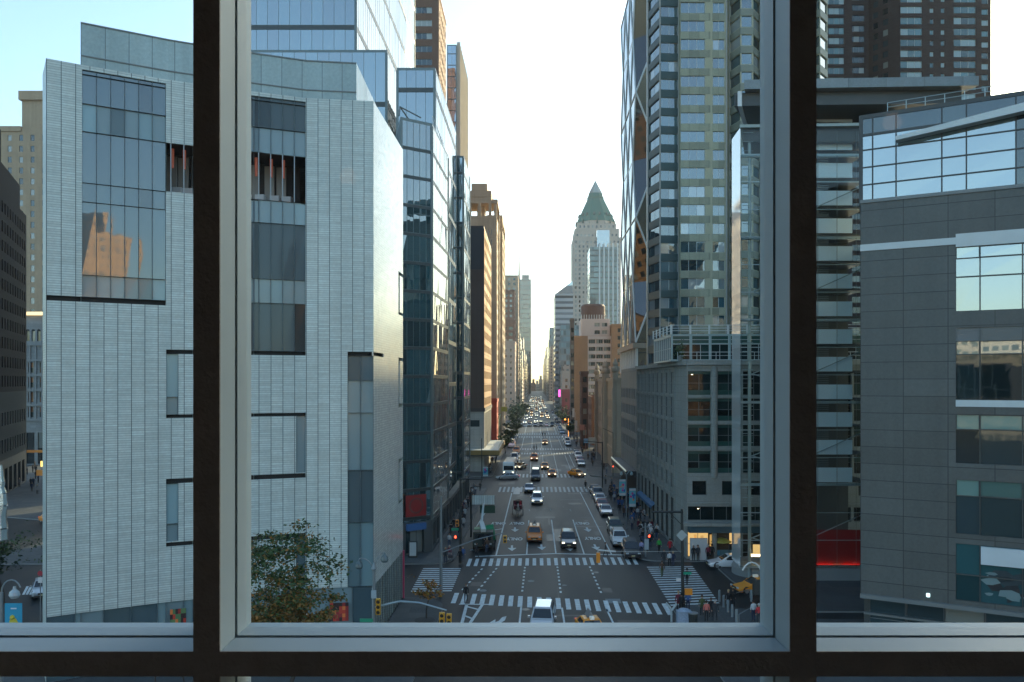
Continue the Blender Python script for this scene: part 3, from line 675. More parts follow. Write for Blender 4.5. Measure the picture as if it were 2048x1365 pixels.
q=[(XP(42,262),262.5),(XP(150,262),262.5),(XP(150,262),280),(XP(42,262),280)]; B.mb.prism(q,101,111.5); B.done([WT2],limit=100)
mb=MB(); q=[(XP(38,262),261.6),(XP(152,262),261.6),(XP(152,262),281),(XP(38,262),281)]; mb.prism(q,109.8,112.6); mb.prism([(XP(-22,262),261.6),(XP(43,262),261.6),(XP(43,262),263),(XP(-22,262),263)],99.8,101.4); mb.build('cornice',WT2,B.t)
mb=MB(); mb.prism([(-72,176),(-46,176),(-46,214),(-72,214)],0,72); mb.prism([(-68,180),(-50,180),(-50,208),(-68,208)],72,77); tag(mb.build('sun_blocker',gf[1]),'unseen block added behind the museum to shade the dark building at far left','building')  # unseen block added to keep sun off the dark far left building
B=Bld('arched_stone_building','grey stone building with arched top windows, seen in the gap left of the museum','building',(-115,205,0))
X0,X1=XP(49,200),XP(97,200); GW=Mwin('orange_reflection_colour',dark=(.25,.10,.05),blind=(.03,.06,.06),p_blind=.35,ior=1.6)  # orange reflections are put into the pane colour
B.grid((X0,200),(X1,200),11,29.5,bay=1.95,w=1.3,h=2.5,fl=3.6,sill=.7,glass=GW,frame=FR,mg=.1,nx=1,ny=2); B.face((X0,200),(X1,200),0,11,[(.4,2.4,.4,8,GL,FRD,1,2),(3.2,5.2,.4,8,GL,FRD,1,2)],.3)
B.face((X0,200),(X1,200),29.5,36,[(.35+1.35*i,1.25+1.35*i,30.2,32.6,GL,None,1,1) for i in range(4)],.3)
B.face((X1,200),(X1,220),0,36); B.face((X1,220),(X0,220),0,36); B.face((X0,220),(X0,200),0,36); B.mb.prism([(X0,200.01),(X1,200.01),(X1,210),(X0,210)],36,36.5)
B.done([Mtile('stone_cold',(.30,.31,.31),1.4,.7,.03,.03,(.2,.2,.2),rough=.8)])
mb=MB()
for z in (11.2,14.8,18.4,22,25.6,29.4): mb.box(X0-.1,X1+.1,199.6,200.0,z-.35,z+.15)
for i in range(5): mb.box(X0-.2+1.45*i,X0+.1+1.45*i,199.75,199.99,11.3,29.3)
for i in range(4):
    c=X0+.8+1.35*i
    for k in range(8):
        t0,t1=math.pi*k/8,math.pi*(k+1)/8
        mb.face([(c,199.98,32.6),(c+.45*math.cos(t0),199.98,32.6+.45*math.sin(t0)),(c+.45*math.cos(t1),199.98,32.6+.45*math.sin(t1))],1)
mb.build('stone_trim',[M('stone_trim',(.32,.33,.33),.8),SLOT],B.t)
mb=MB(); mb.prism([(X0-.2,199.2),(X1+.2,199.2),(X1+.2,200.5),(X0-.2,200.5)],36.4,37.2); mb.build('glow_cornice',M('cornice_bronze_glow',(.6,.45,.28),.3,metal=.6,emit=(1,.62,.3),es=.5),B.t)  # light on the bronze is put in as emission

# ==================================================================== right side
# grey stone corner building
STN=Mtile('stone_warm_grey',(.26,.28,.26),1.6,.95,.02,.025,(.17,.17,.16),rough=.8,vary=.07,bump=.15)
GT=Mwin('green_shop_glass',dark=(.006,.014,.014),blind=(.02,.05,.045),p_blind=.2,ior=1.33,lit=0)
GRN=M('green_spandrel',(.015,.075,.065),.3)
B=Bld('grey_stone_corner_building','grey stone corner building with tall green-framed windows across the junction on the right','building',(30,120,0))
c0=Vector((19.8,100.3)); c1=Vector((19.9,94)); c2=Vector((48,92.8)); e0=Vector(AV(16.1,131)); e1=Vector(AV(16.0,155))
rows=[(18.8,21.5),(15.85,18.4),(12.95,15.4),(9.9,12.4)]
ops=[]; L=(c2-c1).length
for j in range(4):
    for k in (0,1):
        s=.15+j*6.2+k*3.35
        for a,b in rows: ops.append((s,s+2.6,a,b,GT,FR,2,2))
        ops.append((s+.5,s+2.1,7.4,9.0,GT,None,1,1))
    s=.15+j*6.2; ops.append((s,s+5.9,4.5,6.1,GT,FR,4,1,'shop_window')); ops.append((s,s+5.9,.35,3.2,Mwin('lit_shop',dark=(.03,.03,.025),blind=(.08,.06,.04),p_blind=.5,ior=1.4,lit=.12),FRD,5,2,'shop_window'))
B.face(c1,c2,.15,22.4,ops,.45)
B.face(c0,c1,.15,22.4)
# avenue face : left->right as seen = far->near
L2=(e0-c0).length; ops=[]; nb=9; bw=L2/nb
for i in range(nb):
    for a,b in rows: 
        ops.append((bw*i+.45,bw*i+1.55,a,b,GT,FR,1,2)); ops.append((bw*i+1.85,bw*i+2.95,a,b,GT,FR,1,2))
    ops.append((bw*i+.5,bw*i+1.5,7.2,9,GT,FR,1,1)); ops.append((bw*i+1.9,bw*i+2.9,7.2,9,GT,FR,1,1)); ops.append((bw*i+.5,bw*i+2.9,.5,6.0,GT,FRD,2,2,'shop_window'))
B.face(e0,c0,.15,22.4,ops,.14)
B.face(c2,(48,155),.15,22.4); B.mb.prism([c1,c2,(48,130),e0,c0],22.41,22.7)
# blue-grey neighbour section
L3=(e1-e0).length; ops=[]; nb=10; bw=L3/nb
for i in range(nb):
    z=9.2
    while z<20: ops.append((bw*i+.6,bw*i+1.75,z,z+1.7,GL,FR,1,1)); z+=2.75
B.done([STN],limit=100)
B2=Bld('blue_grey_hotel_wing','blue-grey clad hotel wing farther along the right pavement with a dark awning band','building',(*AV(20,143),0))
B2.face(e1,e0-Vector((0,.02)),6,22.6,ops,.12); B2.face(e1,e0-Vector((0,.02)),.15,6,[(1.2*i+.2,1.2*i+1.0,.5,4.8,GL,FRD,1,1,'shop_window') for i in range(19)],.3,1)
B2.face((48,155),e1,.15,22.6); B2.mb.face([(*e0,22.6),(48,131,22.6),(48,155,22.6),(*e1,22.6)]); B2.face((48,131),(48,155),.15,22.6)
B2.done([Mtile('panel_blue_grey',(.17,.21,.23),1.2,2.75,.05,.05,(.08,.11,.13),rough=.6),M('base_dark',(.05,.05,.05),.6)],limit=100)
mb=MB(); dv=(e1-e0).normalized(); n=Vector((-dv.y,dv.x)); 
q=[e0+n*.02,e1+n*.02,e1+n*1.8,e0+n*1.8]; mb.prism([(v.x,v.y) for v in q],5.2,6.1); mb.build('awning_band',M('awning_dark',(.04,.045,.045),.6),B2.t)
q=[e0+n*1.78,e1+n*1.78,e1+n*1.9,e0+n*1.9]; mb=MB(); mb.prism([(v.x,v.y) for v in q],6.0,6.25); mb.build('light_strip',M('strip_pale',(.7,.68,.6),.5,emit=(1,.95,.8),es=.12),B2.t)
# trims: courses, cornice, columns
mb=MB()
def strip(mb,p,q,o,z0,z1,m=0,i=0):
    p=Vector(p);q=Vector(q);d=(q-p).normalized();n=Vector((d.y,-d.x)); r=[p+n*i,q+n*i,q+n*o,p+n*o]; mb.prism([(v.x,v.y) for v in r],z0,z1,m)
for z in (21.9,18.5,15.5,12.55,6.35): strip(mb,c1,c2,.13,z,z+.22); strip(mb,e0,c0,.09,z,z+.22)
strip(mb,c1,c2,.4,22.2,22.75); strip(mb,e0,c0+Vector((0,0)),.4,22.2,22.75); strip(mb,c0,c1,.41,22.2,22.751)
for i in range(10):
    u=L2*i/9; p=e0+(c0-e0)*(u/L2); strip(mb,p-(c0-e0).normalized()*.18,p+(c0-e0).normalized()*.2,.14,.3,21.9)
mb.build('cornice',STN,B.t)
mb=MB()
for j in range(4):
    x=c1.x+.15+j*6.2+2.97; mb.cyl((x,93.85,9.4),(x,93.85,22.1),.33,n=14); mb.cyl((x,93.8,.15),(x,93.8,3.3),.3,n=14)
mb.build('column',STN,B.t)
mb=MB()
for j in range(4):
    for k in (0,1):
        x0=c1.x+.15+j*6.2+k*3.35
        for a,b in rows: mb.box(x0+.02,x0+2.58,94.2,94.32,a+.01,a+.55); mb.box(x0+.02,x0+2.58,94.2,94.32,b-.35,b-.01)
mb.build('green_spandrel',GRN,B.t)
mb=MB(); mb.box(c1.x-.6,c1.x+11,92.6,93.9,4.05,4.4); mb.box(c1.x+.1,c1.x+11,93.0,93.9,3.25,4.04,1); mb.build('shop_canopy',[STN,M('fascia_teal',(.03,.09,.12),.5)],B.t)
mb=MB(); x=c1.x+5.2; mb.box(x,x+.5,92.93,92.99,3.35,3.95); mb.build('fascia_logo',M('logo_pale',(.6,.7,.72),.5,emit=(.8,.95,1),es=.15),B.t)
mb=MB(); p=e0+(c0-e0)*.10; q=e0+(c0-e0)*.56; d=(q-p).normalized(); n=Vector((d.y,-d.x))
mb.face([(p.x,p.y,3.5),(q.x,q.y,3.5),((q+n*.6).x,(q+n*.6).y,3.1),((p+n*.6).x,(p+n*.6).y,3.1)]); r0=p+n*.6;r1=q+n*.6
mb.face([(r0.x,r0.y,3.1),(r1.x,r1.y,3.1),(r1.x,r1.y,2.7),(r0.x,r0.y,2.7)]); mb.build('awning',M('awning_blue',(.01,.12,.26),.8),B.t)
# warm lit interior spots of the corner building
mb=MB()
for x,z in ((20.6,21.1),(21.7,21.1),(23.9,21.1),(21.3,5.75),(22.2,5.75),(24.2,21.0)): mb.box(x-.10,x+.10,94.38,94.44,z,z+.06)
mb.build('ceiling_light',M('lamp_warm',(1,.8,.5),.5,emit=(1,.72,.4),es=3),B.t)
mb=MB(); g=random.Random(2)
for j in range(26):
    x=c1.x+.6+g.uniform(0,10); mb.box(x,x+g.uniform(.15,.5),94.3,94.4,g.uniform(.7,2.6),g.uniform(2.65,2.9))
mb.build('shop_display',M('display_warm',(.4,.22,.08),.6,emit=(1,.5,.15),es=.22),B.t)
mb=MB(); mb.box(c1.x+.25,c1.x+2.2,93.2,93.5,.15,2.6); mb.build('white_panel',M('panel_white',(.5,.53,.53),.6),B.t)
# penthouse pavilion on its roof
B3=Bld('roof_pavilion','green glass roof pavilion with white railing on top of the grey stone corner building','building',(30,104,22.7))
q0,q1,q2=Vector((18.9,110)),Vector((18.7,97)),Vector((46,96))
ops=[]; 
for i in range(12): ops+=[(.2+i*2.25,2.2+i*2.25,22.9,24.7,GT,FRW,2,1),(.2+i*2.25,2.2+i*2.25,24.8,25.7,GRN,FRW,1,2)]
B3.face(q1,q2,22.7,25.9,ops,.1); B3.face(q0,q1,22.7,25.9,[(.3+i*1.4,1.5+i*1.4,22.9,25.6,GT,FRW,1,2) for i in range(9)],.1); B3.face(q2,(46,110),22.7,25.9); B3.face((46,110),q0,22.7,25.9); B3.mb.face([(*q0,25.9),(*q1,25.9),(*q2,25.9),(46,110,25.9)][::-1])
B3.done([M('pavilion_frame',(.32,.42,.42),.4)])
mb=MB()
for zz in (26.3,26.6,26.95):
    mb.cyl((18.7,97,zz),(46,96,zz),.035); mb.cyl((18.7,97,zz),(18.9,110,zz),.035)
for i in range(13): mb.box(18.65+i*2.2,18.85+i*2.2,96.9-i*.08,97.05-i*.08,25.9,27.0)
for i in range(6): mb.box(18.6,18.75,97+i*2.4,97.1+i*2.4,25.9,27.0)
for i in range(10): mb.cyl((16.9+2.1+i*2.2,94.6,22.7),(16.9+2.1+i*2.2,94.6,23.7),.03)
mb.cyl((19.2,94.6,23.7),(40,93.8,23.7),.03); mb.cyl((19.2,94.6,23.3),(40,93.8,23.3),.02)
mb.build('railing',FRW,B3.t)

# faceted apartment tower
APT=M('stone_sage',(.37,.365,.26),.75,var=.16,scale=.25); APD=M('spandrel_teal',(.025,.06,.062),.45,var=.2,scale=.3)
GA=Mwin('apartment_glass',dark=(.02,.06,.075),blind=(.28,.32,.33),p_blind=.12,ior=2.7)
B=Bld('faceted_apartment_tower','tall sage stone apartment tower with faceted bays rising behind the roof pavilion','building',(40,140,0))
FP=[(1293,150,0),(1296,136.5,1),(1320,131.2,1),(1357,131.5,2),(1361,130,2),(1453,130,2),(1459,131.5,2),(1481,128.3,2),(1506,128.3,2),(1521,131,2),(1523,130,2),(1612,130,2),(1618,131,2),(1640,128.3,2),(1655,131,0)]
PPt=[Vector((XP(px,Y),Y)) for px,Y,_ in FP]; FA=2.9
zb=22.7; zt=112
for i in range(len(PPt)-1):
    a,b=PPt[i],PPt[i+1]; L=(b-a).length; m=0 if FP[i][2]==2 else 1
    ops=[]; z=zb+.6
    while z+1.75<zt-1:
        if i==0: pass
        elif i in (1,2): ops.append((.12,L-.15,z,z+1.65,GA,FRW if i==2 else FR,2,1))
        elif i==4:
            ops.append((.05,3.85,z,z+1.72,GA,FRW,3,1)); ops.append((5.1,6.95,z,z+1.65,GA,FRW,2,1))
        elif i in (6,7,8,12,13) and L>1: ops.append((.15,L-.15,z,z+1.7,GA,FRW,1 if i in(8,) else 1,1))
        elif i==10:
            ops.append((.8,3.6,z,z+1.65,GA,FRW,3,1)); ops.append((4.4,6.3,z,z+1.65,GA,FRW,2,1))
        z+=FA
    B.face(a,b,zb,zt,ops,.18,m)
B.face(PPt[-1],PPt[-1]+Vector((2,24)),zb,zt); B.face(PPt[-1]+Vector((2,24)),PPt[0],zb,zt)
B.mb.face([(v.x,v.y,zt) for v in PPt]); B.done([APT,APD],limit=100)
mb=MB()
z=zb+.6+1.62
while z<zt-2:
    for i in (1,2,6,7,8,12,13): strip(mb,PPt[i],PPt[i+1],.05,z+.12,z+1.18,1 if i<3 else 0)
    z+=FA
z=zb+.6+1.67
a_,b_=PPt[4],PPt[5]; d_=(b_-a_).normalized()
while z<zt-2:
    strip(mb,a_+d_*.05,a_+d_*4.7,.04,z+.05,z+1.2,2); strip(mb,a_+d_*5.0,a_+d_*7.0,.03,z+.05,z+1.2,2); z+=FA
a_,b_=PPt[10],PPt[11]; d_=(b_-a_).normalized(); z=zb+.6+1.67
while z<zt-2: strip(mb,a_+d_*.6,a_+d_*6.5,.04,z+.05,z+1.2,2); z+=FA
mb.build('spandrel_band',[M('spandrel_sage',(.20,.22,.18),.6,var=.2,scale=.3),APD,Mtile('spandrel_olive',(.24,.25,.18),1.55,2.9,.04,.0,(.1,.1,.08),rough=.5,vary=.25,ov=0)],B.t)
mb=MB()
for i in (1,2,3,5,6,9,10): v=PPt[i]; mb.cyl((v.x,v.y-.06,zb),(v.x,v.y-.06,zt),.13,n=6)
mb.build('corner_rib',M('rib_pale',(.30,.30,.28),.5),B.t)

# diagrid tower
dg=thing('diagrid_glass_tower','faceted glass tower with white triangular steel lattice behind the apartment tower','building',(*AV(30,205),27))
GH=Mcurt('diagrid_glass',(.03,.05,.055),4.0); STL=M('steel_bright',(.62,.66,.66),.3,var=.05)
U0,YN,YS,CH=23.0,190.0,223.0,5.5
lv=[29.4+14.4*k for k in range(-0,7)]     # even = sharp corner, odd = chamfered
def cpts(k,c):
    if c=='N': return (AV(U0,YN),)*2 if k%2==0 else (AV(U0,YN+CH),AV(U0+CH,YN))
    return (AV(U0,YS),)*2 if k%2==0 else (AV(U0+CH,YS),AV(U0,YS-CH))
eg=MB(); ng=MB(); cg=MB(); st=MB()
def T3(p,z): return (p[0],p[1],z)
def steel(a,b,r=.22): st.cyl(a,b,r,n=6)
for k in range(len(lv)-1):
    z0,z1=lv[k],lv[k+1]; a0,b0=cpts(k,'N'); a1,b1=cpts(k+1,'N'); s0,t0=cpts(k,'S'); s1,t1=cpts(k+1,'S')
    # avenue face strip split by storeys and sub panes
    nst=4; nv=12
    for j in range(nst):
        f0,f1=j/nst,(j+1)/nst; z_0=z0+(z1-z0)*f0; z_1=z0+(z1-z0)*f1
        def edge(f): 
            yn=Vector(a0).lerp(Vector(a1),f); ys=Vector(t0).lerp(Vector(t1),f); return ys,yn
        l0,r0=edge(f0); l1,r1=edge(f1)
        for q in range(nv):
            P=[l0.lerp(r0,q/nv),l0.lerp(r0,(q+1)/nv),l1.lerp(r1,(q+1)/nv),l1.lerp(r1,q/nv)]; jt=[random.uniform(-.012,.012) for _ in range(4)]
            eg.face([(p.x+jj,p.y,z) for p,z,jj in zip(P,(z_0,z_0,z_1,z_1),jt)])
    # north face
    for j in range(4):
        f0,f1=j/4,(j+1)/4; l0=Vector(b0).lerp(Vector(b1),f0); l1=Vector(b0).lerp(Vector(b1),f1); r=Vector(AV(U0+34,YN))
        for q in range(10): ng.face([(*l0.lerp(r,q/10),z0+(z1-z0)*f0),(*l0.lerp(r,(q+1)/10),z0+(z1-z0)*f0),(*l1.lerp(r,(q+1)/10),z0+(z1-z0)*f1),(*l1.lerp(r,q/10),z0+(z1-z0)*f1)])
    # corner triangles
    for (a0_,b0_),(a1_,b1_) in (((a0,b0),(a1,b1)),((s0,t0),(s1,t1))):
        if k%2==0: cg.face([T3(a0_,z0),T3(b1_,z1),T3(a1_,z1)])
        else: cg.face([T3(a0_,z0),T3(b0_,z0),T3(a1_,z1)])
        steel(T3(a0_,z0),T3(a1_,z1)); steel(T3(b0_,z0),T3(b1_,z1))
    # diagonals across the avenue face
    A,Bq=Vector(AV(U0-.1,YN)),Vector(AV(U0-.1,YS)); m_=3
    for q in range(m_):
        for sgn in (0,1):
            f0=(q+.5*((k)%2))/m_; f1=f0+.5/m_*(1 if sgn else -1)
            if 0<=f0<=1 and -.01<=f1<=1.01: steel(T3(A.lerp(Bq,f0),z0),T3(A.lerp(Bq,f1),z1),.12)
    steel(T3(A,z1) if k%2 else T3(Vector(a1),z1),T3(Bq,z1) if k%2 else T3(Vector(t1),z1),.10)
eg.build('avenue_glazing',GH,dg); ng.build('front_glazing',GH,dg); cg.build('corner_glazing',Mcurt('corner_glass',(.03,.025,.02),2.0),dg); st.build('steel_lattice',STL,dg)
mb=MB(); p=[AV(U0+1,YN+1),AV(U0+34,YN+1),AV(U0+34,YS),AV(U0+1,YS)]
mb.face([(*p[1],27),(*p[2],27),(*p[2],115.8),(*p[1],115.8)]); mb.face([(*p[2],27),(*p[3],27),(*p[3],115.8),(*p[2],115.8)]); mb.face([(*q,115.8) for q in p]); mb.build('rear_wall',SPN,dg)
# its stone base with finial pillars
LS=M('cast_stone',(.36,.31,.24),.85,var=.15,scale=.3,bump=.15)
B=Bld('cast_stone_base_building','low cast stone theatre-like block with finial pillars under the diagrid tower','building',(*AV(30,214),0))
pts=rect(17.8,58,182,246)
B.grid(pts[0],pts[1],0,21,bay=3.2,w=1.3,h=2.4,fl=4.2,sill=5.2,glass=GL,frame=FR,m=0); B.grid(pts[3],pts[0],0,21,bay=3.2,w=1.4,h=2.4,fl=4.2,sill=1.2,glass=GL,frame=FR,m=0,start=4)
B.face(pts[1],pts[2],0,21); B.face(pts[2],pts[3],0,21); B.mb.face([(*p,21) for p in pts]); B.mb.prism(rect(22.5,56,186,240),21,22); B.done([LS])
mb=MB(); mb.prism(rect(17.5,58.2,181.7,246.3),20.4,21.2); mb.prism(rect(17.6,58.1,181.8,246.2),4.2,4.9); mb.prism(rect(22.9,57,189.6,224),22.02,22.6); mb.prism(rect(22.2,57,188.8,225),28.0,29.2); mb.build('cornice',LS,B.t)
mb=MB()
for k in range(8): P=AV(23.1,189.8+k*4.8); mb.cyl((*P,22.6),(*P,28),.35,n=8)
mb.build('clerestory_column',STL,B.t); curtain(B.t,AV(23.4,224),AV(23.4,190.2),22.6,28,5.4,.2,2,GH,0); curtain(B.t,AV(23.4,190.2),AV(56,190.2),22.6,28,5.4,.2,2,GH,0)
for (u,Yc) in ((17.6,183),(26.0,182.6),(17.6,206),(17.6,212),(17.6,238)):
    mb=MB(); P=AV(u,Yc); mb.prism(rect(u-.75,u+.75,Yc-.75,Yc+.75),0,19); mb.prism(rect(u-.6,u+.6,Yc-.6,Yc+.6),19,22.3)
    mb.lathe((*P,22.3),[(.55,0),(.9,.35),(.95,1.0),(.5,1.5),(.65,1.9),(.35,2.6),(.0,3.4)],8); mb.build('finial_pillar',LS,B.t)

# right-hand row beyond
B=Bld('brick_hotel','orange brick hotel with white banded windows below the brown roof drum','building',(*AV(22,340),0))
pts=rect(14.8,30.0,330,352); W_=15.2
ops=[]
for r in range(12):
    z=38.7-3.0-3.02*r
    for c in range(3): ops.append((6.1+3.05*c+.25,6.1+3.05*c+2.75,z,z+1.5,GLB,FRW,3,1))
B.face(pts[0],pts[1],0,38.7,ops,.3); B.grid(pts[3],pts[0],0,38.7,bay=2.9,w=1.4,h=1.5,fl=3.05,sill=1.0,glass=GLB,frame=FR); B.face(pts[1],pts[2],0,38.7); B.face(pts[2],pts[3],0,38.7); B.mb.face([(*p,38.7) for p in pts])
q=rect(18.2,29.8,333,350); B.face(q[0],q[1],38.7,45.7,[(5.4+3.0*c,7.6+3.0*c,z,z+1.5,GLB,FRW,2,1) for c in range(2) for z in (39.6,42.6)],.3,1); B.face(q[1],q[2],38.7,45.7,m=1); B.face(q[2],q[3],38.7,45.7,m=1); B.face(q[3],q[0],38.7,45.7,m=1); B.mb.face([(*p,45.7) for p in q],1)
WPK=M('stucco_pink_white',(.62,.50,.44),.8,var=.12,scale=.3)
B.done([WORG,WPK]); h=B.t
mb=MB()
for r in range(12):
    z=38.7-3.0-3.02*r+1.6; strip(mb,Vector(pts[0])+Vector((6.0,0)),Vector(pts[0])+Vector((15.15,0)),.14,z,z+1.3)
for c in range(4): x_=pts[0][0]+6.05+3.05*c; mb.box(x_-.14,x_+.14,pts[0][1]-.16,pts[0][1]-.001,2,38.6)
mb.build('white_band',WPK,h)
mb=MB(); P=AV(23.6,341); mb.lathe((P[0],P[1],45.7),[(4.9,0),(4.9,1.2),(5.0,1.3),(5.0,5.6),(4.4,6.4),(0,6.6)],24); mb.build('roof_drum',M('drum_brown',(.13,.07,.05),.7),h)
mb=MB()
for k in range(12): P2=AV(18.4+k*1.02,333.2); mb.cyl((*P2,45.7),(*P2,47.4),.14,n=5)
mb.build('roof_rail',FRW,h)
block('terracotta_building','orange terracotta block with dotted windows right of the brick hotel','building',30.1,36,328,350,42.6,WORG,sp(3,1.2,1.5,3.0,1),limit=60)
block('brown_shop_row','low brown brick shop row below the brick hotel on the right','building',17.6,24,262,296,15,BRK('brick_brown2',(.18,.10,.07)),sp(2.6,1.1,1.7,3.4,1.2),limit=60)
RR=[('dark_chimney_building','narrow dark brick building with chimney stack on the right pavement',13.7,15.7,248.5,258,22.8,BRK('brick_soot',(.10,.06,.05))),
('burgundy_building','burgundy painted block with dotted front on the right row',12.6,16.8,400,408,15.9,WBUR),
('tall_brown_slab','tall narrow dark slab standing in front of the brick hotel side',13.3,14.75,318,324,44,M('slab_dark',(.12,.10,.09),.8,var=.2,scale=.3)),
('beige_blank_wall_building','beige building with blank side wall on the right row',12.8,17.6,412,428,25,M('stucco_beige',(.38,.32,.26),.9,var=.15,scale=.3))]
for nm,lb,u0,u1,Ya,Yb,z1,mt in RR: block(nm,lb,'building',u0,u1,Ya,Yb,z1,mt,sp(2.6,1.1,1.6,3.2,1.0,GL,None),limit=60)
# striped office block with slanted glass top
B=block('striped_office_tower','grey horizontally striped office tower with slanted glass roof left of the pyramid tower','building',12.1,23.4,520,560,75,Mfacade('striped_facade',(.42,.42,.42),(.10,.11,.12),400,3.5,399,1.6),None,limit=10)
mb=MB(); a,b_,c,d=[AV(*q) for q in ((12.3,521),(23.2,521),(23.2,559),(12.3,559))]
mb.face([(*a,75.8),(*b_,75.8),(*b_,84)]); mb.face([(*d,75.8),(*c,84),(*c,75.8)]); mb.face([(*a,75.8),(*b_,84),(*c,84),(*d,75.8)]); mb.face([(*b_,75.8),(*c,75.8),(*c,84),(*b_,84)]); mb.build('slanted_glass_roof',CWB,B.t)
# pyramid-topped tower
WWP=Mtile('stone_plaza_tower',(.45,.38,.32),200,200,0,0,(0,0,0),rough=.8,vary=.03)
T_=Bld('pyramid_topped_tower','stone tower with green copper pyramid roof and glass tip at the end of the view','building',(*AV(55,760),0))
def px2u(px,Y): return (px-1072)/F*Y
Yw=740; ua,ub=px2u(1146,Yw),px2u(1242,Yw)
gl_=dict(bay=3.4,w=1.6,h=2.3,fl=4.1,sill=1.0,glass=GLB,frame=None)
def tier(u0,u1,Ya,Yb,z0,z1):
    p=rect(u0,u1,Ya,Yb); T_.grid(p[0],p[1],z0,z1,**gl_); T_.grid(p[3],p[0],z0,z1,**gl_); T_.grid(p[1],p[2],z0,z1,**gl_); T_.face(p[2],p[3],z0,z1); T_.mb.face([(*q,z1) for q in p])
tier(ua,ub,Yw,Yw+42,0,150); tier(ua+1.5,ub-1.5,Yw+1.5,Yw+40,150,158); tier(ua+4,ub-4,Yw+3,Yw+39,158,163)
T_.done([WWP],limit=100)
ctr=Vector(AV((ua+ub)/2,Yw+21)); 
def frust(r0,z0,r1,z1,mat,nm,n=8,rot=math.pi/8):
    mb=MB(); A=[(ctr.x+r0*math.cos(rot+2*math.pi*k/n),ctr.y+r0*math.sin(rot+2*math.pi*k/n),z0) for k in range(n)]; Bq=[(ctr.x+r1*math.cos(rot+2*math.pi*k/n),ctr.y+r1*math.sin(rot+2*math.pi*k/n),z1) for k in range(n)]
    for k in range(n): mb.face([A[k],A[(k+1)%n],Bq[(k+1)%n],Bq[k]])
    mb.face(Bq); return mb.build(nm,mat,T_.t)
COP=M('copper_green',(.03,.15,.125),.8,var=.12,scale=.1)
frust(18.5,163,18.5,166,WWP,'crown_drum'); frust(19.0,166,7.6,189,COP,'copper_roof'); frust(8.2,189,8.2,190,COP,'roof_collar'); frust(7.2,190,6.6,193.5,COP,'lantern'); frust(6.8,193.5,.1,206,Mcurt('tip_glass',(.25,.3,.28),1.6),'glass_tip')
mb=MB()
for k in range(16):
    a=math.pi/8+2*math.pi*k/16
    mb.cyl((ctr.x+17.6*math.cos(a),ctr.y+17.6*math.sin(a),163),(ctr.x+17.9*math.cos(a),ctr.y+17.9*math.sin(a),168.5),1.0,.4,6)
for k in range(8):
    a=2*math.pi*k/8+.0
    for da in (-.16,.16): mb.cyl((ctr.x+15.6*math.cos(a+da),ctr.y+15.6*math.sin(a+da),171.5),(ctr.x+14.8*math.cos(a+da),ctr.y+14.8*math.sin(a+da),174),.9,n=6)
mb.build('dormer',M('dormer_dark',(.07,.12,.11),.7),T_.t)
# glazed tower in front of it
g2=thing('ribbed_glass_tower','glass tower with white vertical ribs standing in front of the pyramid tower','building',(*AV(40,600),0))
ua2,ub2=px2u(1180,600),px2u(1236,600); glassbox(g2,ua2,ub2,600,630,0,118,4,.8,3,0,Mcurt('curtain_pale',(.10,.16,.16),1.8),'NEW')
mb=MB()
for k in range(5):
    u=ua2+(ub2-ua2)*(.34+.16*k); P=AV(u,599.6); mb.box(P[0]-.5,P[0]+.5,P[1]-.5,P[1]+.5,0,121)
mb.build('white_rib',FRW,g2); mb=MB(); mb.prism(rect(px2u(1194,602),px2u(1219,602),602,620),118.5,131); mb.build('roof_box',CWB,g2)

# ==================================================================== glass atrium and dark granite centre on the right
at=thing('glass_atrium','cable-braced glass atrium with steel mast and white balcony fronts on the right','building',(28,86,0))
am=bpy.data.materials.new('atrium_glass'); am.use_nodes=True; t=am.node_tree; t.nodes.clear()
o_=nd(t,'ShaderNodeOutputMaterial'); tr=nd(t,'ShaderNodeBsdfTransparent'); gl=nd(t,'ShaderNodeBsdfGlossy'); mx=nd(t,'ShaderNodeMixShader')
tr.inputs[0].default_value=(.93,.98,.98,1); gl.inputs['Roughness'].default_value=.02; fz=nd(t,'ShaderNodeFresnel'); fz.inputs['IOR'].default_value=1.45
t.links.new(fz.outputs[0],mx.inputs[0]); t.links.new(tr.outputs[0],mx.inputs[1]); t.links.new(gl.outputs[0],mx.inputs[2]); t.links.new(mx.outputs[0],o_.inputs[0])
A0,A1=Vector((23.25,84)),Vector((37,83.4)); AR=Vector((23.5,88.2)); d=(A1-A0).normalized(); n=Vector((d.y,-d.x)); LA=(A1-A0).length
g=random.Random(5)
for k in range(16):
    z0,z1=1.4+2.8*k,1.4+2.8*(k+1); mb=MB()
    for i in range(7):
        jt=[g.uniform(-.01,.01) for _ in range(4)]; P=[A0+d*(LA*i/7)+n*jt[0],A0+d*(LA*(i+1)/7)+n*jt[1],A0+d*(LA*(i+1)/7)+n*jt[2],A0+d*(LA*i/7)+n*jt[3]]
        mb.face([(v.x,v.y,z) for v,z in zip(P,(z0,z0,z1,z1))])
    mb.build('glass_pane',am,at)
for k in range(16):
    z0,z1=1.4+2.8*k,1.4+2.8*(k+1); mb=MB(); mb.face([(AR.x,AR.y,z0),(A0.x,A0.y,z0),(A0.x,A0.y,z1),(AR.x,AR.y,z1)]); mb.build('side_glass',Mcurt('return_glass_sky',(.45,.5,.5),4.0,.15,rough=.05),at)  # pale base colour carries the bright sky reflected in this return
mb=MB(); ST2=M('steel_pale_blue',(.34,.42,.43),.35,metal=.3)
x=XP(1499,84.6); mb.cyl((x,84.6,.2),(x,84.6,46),.17,n=10); mb.cyl((37,84.4,.2),(37,84.4,46),.2,n=10); x3=30.3; mb.cyl((x3,84.6,.2),(x3,84.6,46),.17,n=10); mb.build('mast',ST2,at)
mb=MB()
